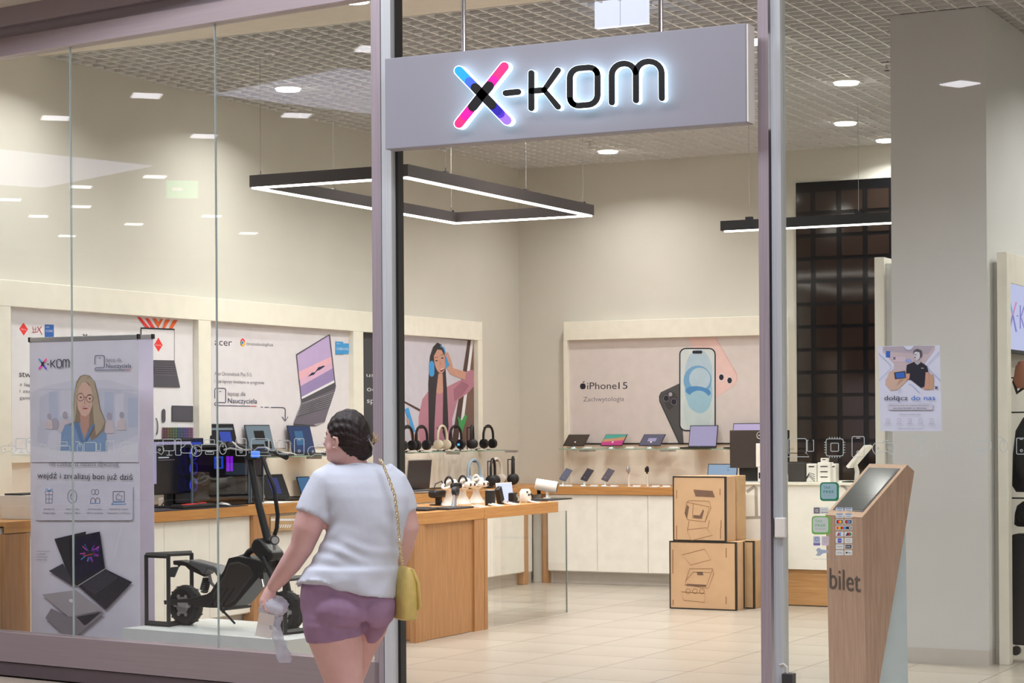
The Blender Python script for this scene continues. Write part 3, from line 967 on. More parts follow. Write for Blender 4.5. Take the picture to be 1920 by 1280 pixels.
de = [yg + .005, on_x(560, 1050, XC).y, on_x(700, 1050, XC).y, on_x(800, 1050, XC).y, on_x(925.5, 1050, XC).y, on_x(989, 1040, XC).y]
for a_, b_ in zip(de[:-1], de[1:]):
    MB().box(XC - .055, XC - .035, a_ + .002, b_ - .002, .13, ZC - .078, .0015).build('door', M_door, wc)
MB().box(XC - .14, XC - .04, de[-1] + .01, de[-1] + .11, 0, ZC - .075, .01).build('oak_leg', M_woodv, wc)
MB().box(XC - .2, XC - .13, de[-1] + .02, de[-1] + .06, 0, .06, .004).build('foot', M_woodv, wc)
# back wall counter
YC = 18.42
bc = thing('back_counter', 'white back wall counter with an oak edge under the phone poster', 'counter', (-7.5, 18.9, 0))
xb0, xb1 = -9.03, -4.2
MB().box(xb0, xb1, YC + .02, YB - .003, ZC - .03, ZC - .0005).build('worktop', M_wood, bc)
MB().box(xb0, xb1, YC, YC + .02, ZC - .072, ZC + .0005).build('oak_edge', mat('oak_front_x', (204, 150, 90), .45, tex='woodw', scale=4, c2=(184, 128, 70)), bc)
dd_ = [on_y(p_, 1000, YC + .03).x for p_ in (1027, 1119.6, 1215, 1310)] + [-5.6, -4.9, xb1]
MB().box(dd_[0] + .0, xb1, YC + .06, YB - .003, .12, ZC - .04).build('carcass', M_door, bc)
MB().box(dd_[0] + .0, xb1, YC + .15, YB - .003, 0, .12).build('kick', M_kick, bc)
for a_, b_ in zip(dd_[:-1], dd_[1:]):
    MB().box(a_ + .002, b_ - .002, YC + .03, YC + .055, .13, ZC - .076, .0015).build('door', M_door, bc)
x_ = dd_[0]
MB().box(XC - .14, dd_[0] + .0, YC + .15, YC + .2, 0, ZC - .08).build('corner_panel', M_door, bc)
MB().cyl((x_ - .055, YC + .1, 0), (x_ - .055, YC + .1, ZC - .075), .042, n=16).build('round_leg', M_woodv, bc, smooth=True)

# back wall display with the phone poster
YF = YB - .10; YPo = YB - .05
bd = thing('poster_display', 'cream display frame with the wide phone poster on the back wall', 'display frame', (-7.4, YF, 0))
bx0 = on_y(1056.5, 650, YF).x; bx1 = on_y(1472, 600, YF).x
bi0 = on_y(1067.3, 650, YPo).x; bi1 = on_y(1462, 600, YPo).x
zt1 = on_y(1056.5, 603.5, YF).z; zt0 = on_y(1067.5, 638.1, YPo).z; zlo = on_y(1100, 833, YPo).z
MB().box(bx0, bx1, YF, YB - .002, zt0, zt1, .004).build('header', M_cream, bd)
MB().box(bx0, bi0, YF, YB - .002, ZC, zt0 - .0005).build('stile', M_cream, bd)
MB().box(bi1, bx1, YF, YB - .002, ZC, zt0 - .0005).build('stile', M_cream, bd)
MB().box(bi0, bi1, YPo + .012, YB - .002, ZC, zlo + .02).build('back_panel', M_door, bd)
t = thing('phone_poster', 'wide pale phone poster reading iPhone 15 on the back wall', 'poster', (-7, YPo, zlo))
t['label'] = 'wide pale poster of three phones above the back wall shelf'
MB().box(bi0, bi1, YPo, YPo + .01, zlo, zt0).build('sheet', mat('poster_pale', (222, 213, 211), .5), t)
MB().box(bi0, bi1, YPo - .006, YPo - .0003, zlo, zlo + .014).build('bottom_rail', M_black, t)
pr = Print((0, YPo, 0), (0, -1, 0))
pr.text('iPhone', 1100.8, 729.5, 1156, 729, 13.5, K).text('15', 1159.5, 729, 1176.5, 728.7, 13.5, K).text('Zachwytologia', 1093.5, 752.5, 1170, 751.5, 9, KG)
pr.oval(1091.5, 724, 4, 5.6, K).oval(1094.5, 724, 3.6, 5.4, K).oval(1099.5, 722, 1.9, 2.2, MATS['poster_pale']).poly([(1092.5, 716.5), (1096, 713.5), (1095.8, 716), (1093.5, 718)], K)
PKP = mat('print_palepink', (238, 205, 200), .6); PKQ = mat('print_pink2', (226, 184, 180), .6)
pr.poly([(1290, 633.5), (1341, 632), (1382, 702), (1383, 711), (1377, 722), (1343, 744)], PKP).line([(1341.5, 632.5), (1382, 703), (1381, 714)], 1.8, PKQ)
for cx, cy in ((1352.5, 707), (1368, 713)): pr.oval(cx, cy, 5.4, 6.6, KW).oval(cx, cy, 4.4, 5.6, K)
GRY = mat('print_graphite', (84, 84, 86), .6)
pr.poly([(1236, 741), (1239, 735), (1274, 718.5), (1282, 833), (1274.5, 833), (1236, 752)], GRY).line([(1236.5, 742), (1237, 752), (1274, 832)], 2, mat('print_graphite2', (58, 60, 62), .6))
pr.poly([(1242, 742), (1256, 733), (1266, 737), (1271, 750), (1266, 760), (1255, 769), (1250, 764)], mat('print_graphite3', (66, 66, 68), .6))
for cx, cy in ((1249.3, 746.5), (1263.5, 753)): pr.oval(cx, cy, 6, 6.8, D3).oval(cx, cy, 4.6, 5.2, K)
pr.oval(1257, 739, 3.4, 3.8, KL)
pr.poly(rrect(1273.5, 652, 1342, 808, 12), K).poly(rrect(1275.8, 654.3, 1339.7, 805.7, 10), mat('print_screen', (214, 224, 226), .6))
B1 = mat('print_blue1', (184, 208, 224), .6); B2 = mat('print_blue2', (120, 172, 214), .6); B3 = mat('print_blue3', (160, 202, 222), .6); B4 = mat('print_blue4', (84, 146, 204), .6); B5 = mat('print_blue5', (202, 220, 222), .6)
pr.oval(1310, 700, 26, 45, B1).oval(1308, 770, 27, 42, B5).oval(1309.5, 731, 26, 44, B3, rot=-.12).oval(1308, 713, 26.5, 28, B2).oval(1312, 710, 20, 21, B1).oval(1309, 734, 24, 10, B4, rot=.12).oval(1310, 752, 21, 20, B3)
pr.poly(rrect(1298, 657, 1317, 662.8, 2.8), K)
pr.build('print', t)
# back glass shelf
YSH = 19.08
xs0 = on_y(1047.5, 840, YSH).x; xs1 = on_y(1475, 838, YSH).x
bs = thing('glass_shelf', 'glass shelf on the back wall carrying tablets and laptops', 'shelf', ((xs0 + xs1) / 2, 19.2, 1.322))
MB().box(xs0, xs1, YSH, YF - .001, ZSH - .01, ZSH).build('glass_plate', M_glasst, bs)
MB().box(xs0, xs1, YSH - .003, YSH, ZSH - .0102, ZSH + .0002).build('glass_edge', MATS['green_edge'], bs)
for px in (1092, 1243, 1390):
    x = on_y(px, 843, YSH).x
    MB().box(x - .05, x + .05, YSH + .03, YF, ZSH - .03, ZSH - .0105).build('bracket', M_silver, bs)

# ------------------------------------------------------------------ display island
XI, YI0, YI1, YI2, ZI = -7.38, 13.0, 14.07, 15.38, .935
XIb = -8.2
it = thing('display_table', 'oak display table with solid panelled side, nearer half of the island', 'table', ((XI + XIb) / 2, 13.4, 0))
MB().box(XIb, XI, YI0, YI1 - .004, ZI - .085, ZI, .002).build('tabletop', M_wood, it)
MB().box(XI - .05, XI - .003, YI1 - .16, YI1 - .004, 0, ZI - .0855).build('oak_leg', M_woodv, it)
MB().box(XI - .05, XI - .003, YI0, YI0 + .14, 0, ZI - .0855).build('oak_leg', M_woodv, it)
MB().box(XIb + .01, XI - .02, YI0 + .14, YI1 - .16, .003, ZI - .086).build('side_panel', M_woodv, it)
MB().box(XIb + .003, XI - .05, YI1 - .045, YI1 - .004, 0, ZI - .0855).build('end_panel', M_woodv, it)
i2 = thing('display_table', 'oak display table with a glass end support, farther half of the island', 'table', ((XI + XIb) / 2, 14.7, 0))
MB().box(XIb, XI, YI1, YI2, ZI - .085, ZI, .002).build('tabletop', M_wood, i2)
MB().box(XIb + .003, XI - .002, YI1 + .002, YI1 + .055, 0, ZI - .0855).build('oak_leg', M_woodv, i2)
yq = on_x(926, 1100, XI - .05).y; yr_ = on_x(1063.5, 1100, XI - .05).y
gp = MB().box(XI - .062, XI - .05, yq + .01, yr_, 0, ZI - .086).build('glass_support', M_glassc, i2)
MB().box(XI - .0622, XI - .0498, yr_, yr_ + .004, 0, ZI - .086).build('glass_edge', M_glassedge, i2)
MB().box(XIb + .2, XI - .2, yr_ - .1, yr_ - .09, 0, ZI - .086).build('glass_support', M_glassc, i2)

# ------------------------------------------------------------------ service counter
YV = 16.95
vz = on_y(1472, 904, YV).z
v0, v1 = on_y(1290, 904, YV).x, -4.25
sc = thing('service_counter', 'white service counter with an oak plinth behind the stacked boxes', 'counter', ((v0 + v1) / 2, 17.3, 0))
MB().box(v0 - .02, v1, YV - .02, YV + .72, vz - .02, vz).build('countertop', M_cream, sc)
zk = on_y(1500, 1067, YV).z
MB().box(v0, v1, YV, YV + .68, zk, vz - .0205).build('body', M_door, sc)
MB().box(v0 + .03, v1, YV + .03, YV + .64, .008, zk).build('oak_plinth', M_woodx, sc)
pr = Print((0, YV, 0), (0, -1, 0))
GS = mat('grey_mark', (176, 170, 160), .6)
pr.line([(1400, 922), (1414, 912), (1417.5, 914), (1418.5, 969)], 6, GS).line([(1398, 970.5), (1429, 969.5)], 5.5, GS).line([(1428, 969), (1428, 990)], 2.5, GS)
pr.line(arc(1572, 925, 18, 16, -75, 60, 9), 5, GS)
pr.build('print', sc)

# ------------------------------------------------------------------ stacked cartons
XK, YK = on_y(1256, 1140, 16.32).x, 16.32
def carton(name, label, x0, x1, y0, y1, z0, z1, m, edge=True, tape=None, rot=0):
    t = thing(name, label, 'box', ((x0 + x1) / 2, (y0 + y1) / 2, z0), rot, 'stacked cardboard boxes')
    w, d_, h = (x1 - x0) / 2, (y1 - y0) / 2, z1 - z0
    MB().box(-w, w, -d_, d_, 0, h, .004).build('body', m, t, local=True)
    if edge:
        e = .011
        q = MB()
        for a_ in (-w - .0015, w - e + .0015): q.box(a_, a_ + e, -d_ - .002, -d_ + .03, 0, h)
        q.box(-w, w, -d_ - .0018, -d_ + .01, 0, e); q.box(-w, w, -d_ - .0018, -d_ + .01, h - e, h)
        q.build('black_edge', M_tapeblk, t, local=True)
    return t
zm = .575
c1 = carton('cardboard_box', 'lower front cardboard box of the stack, printed with an exploded drawing, black edges', XK, XK + .6, YK, YK + .22, 0, zm, M_card)
c2 = carton('cardboard_box', 'lower rear cardboard box of the stack, against the white counter', XK + .07, XK + .67, YK + .24, YK + .44, 0, zm + .0, M_cardd)
c3 = carton('cardboard_box', 'upper front cardboard box of the stack with a drawing of an open case', XK + .035, XK + .51, YK + .0, YK + .24, zm + .001, zm + .55, M_card)
c4 = carton('cardboard_box', 'upper rear cardboard box of the stack, plain tan side', XK + .12, XK + .52, YK + .255, YK + .46, zm + .001, zm + .55, M_cardd, edge=False)
def qline(pr, pts, w=.9, closed=False): pr.line(pts, w, M_ink, closed, inc=False)
pr = Print((0, YK - .002, 0), (0, -1, 0))
pr.poly([(1300, 917.5), (1336, 920), (1340.5, 932), (1304, 930)], mat('ink_brown', (120, 92, 76), .8))
for pts in ([(1288, 941), (1292, 938), (1330, 939.5), (1333, 952), (1322, 978), (1289, 974), (1284, 962)], [(1288, 941), (1330, 950), (1322, 978)], [(1300, 944), (1298, 972)]): qline(pr, pts, .9, len(pts) > 4)
pr.poly([(1288, 946), (1292, 950), (1288, 972), (1284, 962)], MATS['ink_brown']).poly([(1300, 965), (1312, 966), (1318, 955), (1320, 957), (1316, 972), (1300, 971)], MATS['ink_brown'])
qline(pr, [(1288, 993), (1324, 989), (1336, 1003), (1296, 1013)], .9, True); qline(pr, [(1292, 976), (1289, 993)]); qline(pr, [(1330, 975), (1327, 990)])
for x_, y_, h_ in ((1350, 916, 12), (1352, 975, 14), (1351, 988, 22), (1268.5, 985, 28), (1268.5, 918, 16)): pr.line([(x_, y_), (x_, y_ + h_)], 1.4, M_ink, inc=False)
pr.L += 1
pr.build('print', c3)
pr = Print((0, YK - .002, 0), (0, -1, 0))
qline(pr, [(1279, 1040), (1321, 1029), (1333, 1049), (1295, 1059)], 1, True)
qline(pr, [(1293, 1066), (1336, 1066), (1338, 1076), (1328, 1103), (1284, 1096), (1286, 1088)], 1, True); qline(pr, [(1286, 1088), (1300, 1072), (1332, 1073)]); qline(pr, [(1284, 1096), (1325, 1098), (1336, 1066)])
pr.poly([(1306, 1072), (1317, 1072), (1319, 1078), (1308, 1078)], MATS['ink_brown']).poly([(1288, 1094), (1324, 1096), (1324, 1100), (1288, 1098)], MATS['ink_brown'])
for cx in (1290, 1303, 1316): qline(pr, arc(cx, 1108, 4.5, 4.5, 0, 360, 12), .9)
qline(pr, [(1277, 1109), (1322, 1112), (1321, 1129), (1282, 1125)], 1, True)
for x_, y_, h_ in ((1361.5, 1027, 18), (1361.5, 1118, 14), (1261.5, 1030, 45), (1262, 1124, 10)): pr.line([(x_, y_), (x_, y_ + h_)], 1.6, M_ink, inc=False)
pr.L += 1
pr.build('print', c1)
MB().box(XK + .6016, XK + .6035, YK + .17, YK + .2, 0.005, zm - .004).build('black_edge', M_tapeblk, c1)
# carton on the counter shelf beside the oak leg
ya_ = on_x(508, 980, XC + .0).y; yb_ = on_x(560, 980, XC).y
bxs = thing('shelf_box', 'brown box with white stripes tucked under the wall counter edge', 'box', (XC, (ya_ + yb_) / 2, .76))
zz0, zz1 = on_x(520, 996, XC).z, on_x(520, 968, XC).z
MB().box(XC - .03, XC, ya_, yb_, zz0, zz1, .003).build('body', M_cardd, bxs)
pr = Print((XC, 0, 0), (1, 0, 0))
pr.rect(508, 972, 556, 976, KW)
for k_ in range(6): pr.poly([(520 + 4.3 * k_, 989), (522.5 + 4.3 * k_, 983), (525 + 4.3 * k_, 983), (522.5 + 4.3 * k_, 989)], KW)
pr.build('print', bxs)

# ------------------------------------------------------------------ display units flanking the column
Yu = 13.36
zu = on_y(1650, 482, Yu).z
u1 = on_y(1640, 600, Yu).x; u2 = on_y(1658, 600, Yu).x
wl = thing('display_unit', 'tall white display unit standing against the left side of the column', 'display unit', (u1, Yu, 0))
MB().box(u1, u2, Yu, Yu + 1.6, .0, zu, .003).build('end_panel', M_cream, wl)
MB().box(u2 + .001, PX0 - .001, Yu + .04, Yu + 1.6, 0, zu - .04).build('rear_panel', M_wall2, wl)
w1 = on_y(1869.5, 600, Yu).x; w2 = on_y(1888.5, 600, Yu).x
wr = thing('display_unit', 'tall white display unit with a lit screen at the right edge', 'display unit', (w1, Yu, 0))
MB().box(PX1 + .002, w1, Yu + .07, Yu + 2.6, 0, zu - .06).build('rear_panel', M_wall, wr)
MB().box(w1, w2, Yu, Yu + .1, 0, zu, .003).build('stile', M_cream, wr)
MB().box(w1, w2, Yu + .1005, Yu + 2.6, on_x(1900, 532, w2).z, zu, .003).build('header', M_cream, wr)
zs1 = on_x(1900, 532, w2).z; zs0 = on_x(1900, 655, w2).z
scn = thing('logo_screen', 'lit lavender screen showing the shop logo at the right edge', 'screen', (w2, Yu + .7, zs0))
MB().box(w1 + .001, w2 - .006, Yu + .11, Yu + 1.5, zs0, zs1 - .001).build('display', E('screen_lav', (205, 210, 250), .85), scn)
MB().box(w1 + .001, w2, Yu + .11, Yu + 1.5, zs0 - .02, zs0 - .0005).build('bottom_frame', M_dark, scn)
pr = Print((w2 - .006, 0, 0), (1, 0, 0))
LV = E('scr_v', (150, 140, 225), .7); LB = E('scr_b', (110, 190, 240), .75); LP = E('scr_p', (240, 150, 200), .75)
pr.line([(1893, 565), (1899, 590)], 3, LB).line([(1899, 590), (1905.5, 622)], 3, LV).line([(1905.5, 566), (1899, 590)], 3, LP).line([(1899, 590), (1892.5, 618)], 3, LV).line([(1906, 592), (1909.5, 592)], 2.2, LV)
pr.line([(1913, 572), (1913, 616)], 2.2, LV).line([(1921, 572), (1914, 594), (1921, 616)], 2.2, LV)
pr.build('print', scn)

# hooks and bags beside it
def hook(y, z, lab):
    t = thing('display_hook', lab, 'hook', (w1, y, z), 0, 'product hooks on the right unit')
    MB().cyl((0, 0, 0), (.24, 0, .0), .005, n=8).cyl((.24, 0, 0), (.25, 0, .03), .005, n=8).build('rod', M_black, t, local=True)
    return t
def backpack(name, label, p, w, h, d_, m):
    t = thing(name, label, 'backpack', p, 0)
    MB().rings([((0, 0, -h / 2), (w * .42, 0, 0), (0, d_ * .4, 0)), ((0, 0, -h * .42), (w / 2, 0, 0), (0, d_ / 2, 0)), ((0, 0, 0), (w * .48, 0, 0), (0, d_ * .5, 0)), ((0, 0, h * .3), (w * .42, 0, 0), (0, d_ * .42, 0)), ((0, 0, h * .47), (w * .26, 0, 0), (0, d_ * .25, 0)), ((0, 0, h / 2), (w * .1, 0, 0), (0, d_ * .1, 0))], 20, 2.8).build('body', m, t, local=True, smooth=True)
    MB().rings([((0, -d_ * .5, -h * .32), (w * .3, 0, 0), (0, .03, 0)), ((0, -d_ * .52, -h * .1), (w * .36, 0, 0), (0, .05, 0)), ((0, -d_ * .5, h * .05), (w * .3, 0, 0), (0, .03, 0))], 16, 2.8).build('front_pocket', M_black, t, local=True, smooth=True)
    MB().tube([(-.03, 0, h * .48), (-.03, 0, h * .56), (.03, 0, h * .56), (.03, 0, h * .48)], .008, 8).build('handle', M_black, t, local=True)
    return t
M_bagblk = mat('bag_nylon', (30, 31, 36), .6, tex='n', scale=8, amt=.25)
def at_right(px, py, Y): return on_y(px, py, Y)
q = at_right(1897, 850, 13.62); q.x += .155; backpack('backpack', 'black backpack hanging at the right edge under the lit screen', q, .30, .50, .18, M_bagblk); hook(13.62, q.z + .27, 'black hook holding the black backpack')
q = at_right(1897, 1105, 13.62); q.x += .175
st = thing('suitcase', 'black suitcase with a small red mark at the lower right edge', 'suitcase', (q.x, 13.62, on_y(1910, 1207, 13.62).z))
zz = on_y(1905, 1000, 13.62).z - on_y(1910, 1207, 13.62).z
MB().box(-.17, .17, -.1, .1, 0, zz, .03).build('body', M_bagblk, st, local=True, smooth=True)
MB().box(-.07, -.03, -.104, -.099, zz * .42, zz * .46).build('red_mark', RED, st, local=True)
MB().tube([(-.06, 0, zz), (-.06, 0, zz + .25), (.06, 0, zz + .25), (.06, 0, zz)], .008, 8).build('handle', M_dark, st, local=True)
for sx in (-.13, .13):
    MB().cyl((sx, -.1, -.035), (sx, -.06, -.035), .03, n=14).build('wheel', M_black, st, local=True)
q = at_right(1899, 962, 13.62); q.x += .13; backpack('shoulder_bag', 'narrow dark bag hanging between the backpack and the suitcase', q, .24, .17, .12, M_bagblk)['category'] = 'bag'
hook(13.62, q.z + .10, 'black hook holding the narrow dark bag')
q = at_right(1921, 702, 13.66)
hb = thing('brown_bag', 'small brown leather bag hanging below the lit screen', 'bag', q)
MB().rings([((0, 0, -.09), (.05, 0, 0), (0, .04, 0)), ((0, 0, -.04), (.075, 0, 0), (0, .05, 0)), ((0, 0, .05), (.06, 0, 0), (0, .045, 0)), ((0, 0, .09), (.03, 0, 0), (0, .02, 0))], 16).build('body', mat('brown_leather', (160, 108, 84), .6), hb, local=True, smooth=True)
MB().tube([(-.03, 0, .08), (-.07, 0, -.05), (-.05, 0, -.12), (.0, 0, -.08)], .012, 8).build('strap', M_black, hb, local=True)
hook(13.66, q.z - .02, 'black hook holding the small brown bag')

# ================================================================== GOODS ON DISPLAY
M_graph = mat('laptop_graphite', (52, 52, 56), .4, .3)
M_keys = mat('keyboard', (38, 38, 42), .6)
S_lav = E('scr_lavender', (196, 186, 226), .62)
S_blue = E('scr_blue', (34, 66, 120), .7)
S_pale = E('scr_pale', (150, 168, 180), .6)
S_sky = E('scr_skyblue', (150, 182, 212), .7)
S_dark = E('scr_dark', (40, 36, 44), .4)
S_white = E('scr_white', (215, 222, 255), 1.1)
S_teal = E('scr_teal', (60, 120, 170), .7)
S_blk = E('scr_black', (22, 22, 26), .3)
S_off = mat('screen_off', (58, 48, 42), .2)

def laptop(name, label, pos, rotz, w, d_, lid, tilt, body, scr, group=None, deco=None):
    t = thing(name, label, 'laptop' if 'laptop' in name else 'tablet', pos, rotz, group)
    MB().box(-w / 2, w / 2, -d_ / 2, d_ / 2, .002, .016, .003).build('base', body, t, local=True)
    k = MB().box(-w * .43, w * .43, -d_ * .05, d_ * .42, .0165, .018).build('keyboard', M_keys, t, local=True)
    MB().box(-w * .14, w * .14, -d_ * .42, -d_ * .12, .0165, .0172).build('touchpad', M_dark, t, local=True)
    a = math.radians(tilt)
    M = Matrix.Translation((0, d_ / 2, .012)) @ Matrix.Rotation(-a, 4, 'X')
    lo = MB(M).box(-w / 2, w / 2, 0, .008, 0, lid, .003).build('lid', body, t, local=True)
    MB(M).box(-w / 2 + .008, w / 2 - .008, -.0012, -.0003, .014, lid - .009).build('display', scr, lo, local=True)
    if deco: 
        dm = MB(M)
        for (x0, x1, z0, z1, m_) in deco: dm.mat(m_).box(x0 * w, x1 * w, -.0022, -.0013, z0 * lid, z1 * lid)
        dm.build('picture', None, lo, local=True)
    return t

def laptop_l(name, label, px0, px1, ytop, ybase, X, zb, body, scr, tilt=14, **k):
    """laptop facing the room from the left wall: lid spans the sights px0..px1"""
    y0, y1 = on_x(px0, ytop, X).y, on_x(px1, ytop, X).y
    zt_ = on_x((px0 + px1) / 2, ytop, X).z
    lid = (zt_ - zb - .012) / math.cos(math.radians(tilt))
    return laptop(name, label, (X + .09, (y0 + y1) / 2, zb), PI / 2, abs(y1 - y0), .18, lid, tilt, body, scr, **k)

def laptop_b(name, label, px0, px1, ytop, Y, zb, body, scr, tilt=14, **k):
    x0, x1 = on_y(px0, ytop, Y).x, on_y(px1, ytop, Y).x
    lid = (on_y((px0 + px1) / 2, ytop, Y).z - zb - .012) / math.cos(math.radians(tilt))
    return laptop(name, label, ((x0 + x1) / 2, Y - .11, zb), 0, abs(x1 - x0), .22, lid, tilt, body, scr, **k)

B_ = mat('ui_black', (14, 14, 18), .3); Bl = E('ui_blue', (60, 90, 210), .7); Wl = E('ui_white', (220, 225, 240), .7)
laptop_l('display_laptop', 'laptop with a blue swirl wallpaper, leftmost on the left glass shelf', 401, 450, 794, 838, -9.6, ZSH, M_graph, S_dark, deco=[(-.12, .3, .25, .75, Bl), (-.42, .42, .8, .87, S_pale)])
laptop_l('display_laptop', 'laptop with a pale web page, second on the left glass shelf', 470, 517, 796, 842, -9.6, ZSH, M_graph, S_pale, deco=[(-.2, .2, .5, .8, B_), (-.38, .1, .12, .35, B_), (.15, .4, .2, .45, B_)])
laptop_l('display_laptop', 'laptop with a dark blue screen under the big poster laptop', 549, 592, 797, 843, -9.6, ZSH, M_graph, S_blue, deco=[(-.25, .1, .3, .8, S_teal)])
# white trays / cables between them
mbp = None
for (px, lab) in ((530, 'second and third laptops'), (607, 'third laptop and the walking person'), (462, 'first and second laptops')):
    y = on_x(px, 843, -9.5).y
    t = thing('tag_holder', 'flat white tag holder on the glass shelf between the ' + lab, 'tag holder', (-9.50, y, ZSH), 0, 'white tag holders on the glass shelf')
    MB().box(-.05, .05, -.06, .06, .001, .008, .002).build('plate', M_white, t, local=True)
    MB().tube([(-.02, -.05, .01), (0, .0, .03), (.04, .05, .025), (.07, .1, .008)], .006, 6).build('cable', M_white, t, local=True)

def headphones(name, label, pos, rotz, s, m, m2=None, stand=True, group=None, cuptilt=0):
    t = thing(name, label, 'headphones', pos, rotz, group)
    h = .205 * s
    pts = [(.075 * s * math.cos(a), 0, h - .075 * s + .085 * s * math.sin(a)) for a in [PI * i / 12 for i in range(13)]]
    pts = [(.078 * s, 0, h - .14 * s)] + pts + [(-.078 * s, 0, h - .14 * s)]
    MB().tube(pts, .011 * s, 8, flatx=1.0).build('headband', m, t, local=True, smooth=True)
    for sx in (-1, 1):
        c = (sx * .07 * s, 0, h - .15 * s)
        MB().tube([(c[0] - sx * .022 * s, 0, c[2]), (c[0] - sx * .016 * s, 0, c[2]), (c[0] + sx * .012 * s, 0, c[2]), (c[0] + sx * .02 * s, 0, c[2])], [.03 * s, .042 * s, .042 * s, .028 * s], 18).build('ear_cup', m2 or m, t, local=True, smooth=True)
    if stand:
        MB().box(-.05 * s, .05 * s, .01, .08, 0, .006).cyl((0, .05, .005), (0, .05, h - .005), .005, n=8).cyl((0, .055, h - .008), (0, -.02, h - .008), .005, n=8).build('stand', M_black, t, local=True)
    return t
M_hcream = mat('headphone_cream', (214, 205, 180), .5); M_hblue = mat('headphone_blue', (160, 184, 206), .45); M_hwhite = mat('headphone_white', (228, 222, 212), .45)
for (px, m1, rot, lab) in ((768, M_black, 1.5, 'black over-ear headphones beside the entrance post on the glass shelf'), (794, M_black, 1.42, 'black over-ear headphones left of the cream pair on the glass shelf'),
                      (833, M_hcream, 1.55, 'cream over-ear headphones on the glass shelf'), (858, M_black, 1.38, 'black headphones with a blue light right of the cream pair'),
                      (889, M_black, 1.95, 'black headphones seen edge-on at the poster edge on the glass shelf'), (919, M_black, 1.45, 'black headphones on a stand at the far end of the glass shelf')):
    q = on_x(px, 838, -9.5)
    hp_ = headphones('headphones', lab, (-9.52, q.y, ZSH + .001), rot, 1.12, m1, group='headphones on the glass shelf')
    if 'blue' in lab: MB().box(-.03, .0, -.05, -.045, .05, .07).build('light', E('blue_light', (70, 170, 255), 1.5), hp_, local=True)
# tags along the shelf
tg = None
for i, px in enumerate((775, 800, 845, 875, 905)):
    q = on_x(px, 846, -9.42)
    if tg is None:
        tg = thing('price_card', 'small white price card on the glass shelf beside the entrance post', 'price card', (-9.43, q.y, ZSH), .3, 'price cards on the headphone shelf')
        MB().box(-.035, .035, -.07, .07, .002, .01, .002).build('card', M_white, tg, local=True)
        MB().box(-.05, -.03, -.07, .07, .001, .016).build('holder', M_black, tg, local=True)
    else: dup(tg, (-9.43, q.y, ZSH), label='small white price card on the glass shelf ' + ('', 'left of the cream headphones', 'right of the cream headphones', 'between the blue-lit and edge-on headphones', 'at the far end of the shelf')[i])

# ---------------- gaming corner on the wall counter
zc = ZC + .001
def cy(px, X, py=940): return on_x(px, py, X).y
# desk mat
tag(MB().box(-9.5, -9.065, cy(270, -9.08), cy(462, -9.08), zc, zc + .006, .002).build('desk_mat', mat('mat_cloth', (44, 42, 56), .9, tex='n', scale=6, amt=.3)), 'dark desk mat under the gaming keyboard on the wall counter', 'desk mat')
zm_ = zc + .0065
def monitor(name, label, px0, px1, ytop, ybot, X, scr, deco=None):
    y0, y1 = cy(px0, X, 870), cy(px1, X, 870)
    z0, z1 = on_x((px0 + px1) / 2, ybot, X).z, on_x((px0 + px1) / 2, ytop, X).z
    t = thing(name, label, 'monitor', (X, (y0 + y1) / 2, zm_), PI / 2)
    w = abs(y1 - y0); z0 -= zm_; z1 -= zm_
    MB().box(-w / 2, w / 2, 0, .03, z0, z1, .004).build('case', M_black, t, local=True)
    sc_ = MB().box(-w / 2 + .008, w / 2 - .008, -.001, -.0002, z0 + .02, z1 - .008).build('display', scr, t, local=True)
    if deco:
        dm = MB()
        for (a_, b_, c_, d_, m_) in deco: dm.mat(m_).box(-w / 2 + a_ * w, -w / 2 + b_ * w, -.002, -.0011, z0 + c_ * (z1 - z0), z0 + d_ * (z1 - z0))
        dm.build('picture', None, t, local=True)
    MB().box(-.03, .03, .03, .06, .0, z0 + .12).box(-.11, .11, -.06, .12, 0, .012, .003).build('stand', M_black, t, local=True)
    return t
monitor('gaming_monitor', 'large black gaming monitor with a lilac side bar beside the roll-up banner', 288, 358, 823, 926, -9.35, S_blk, [(.0, .07, .2, .92, S_lav), (.12, .4, .66, .68, Wl), (.12, .55, .62, .63, D3), (.0, 1.0, .90, .955, S_lav)])
monitor('gaming_monitor', 'second monitor with a blue glow between the first monitor and the computer case', 344, 382, 821, 900, -9.5, E('scr_navy', (30, 36, 80), .6), [(.1, .9, .7, .9, Bl), (.2, .8, .2, .5, Bl)])
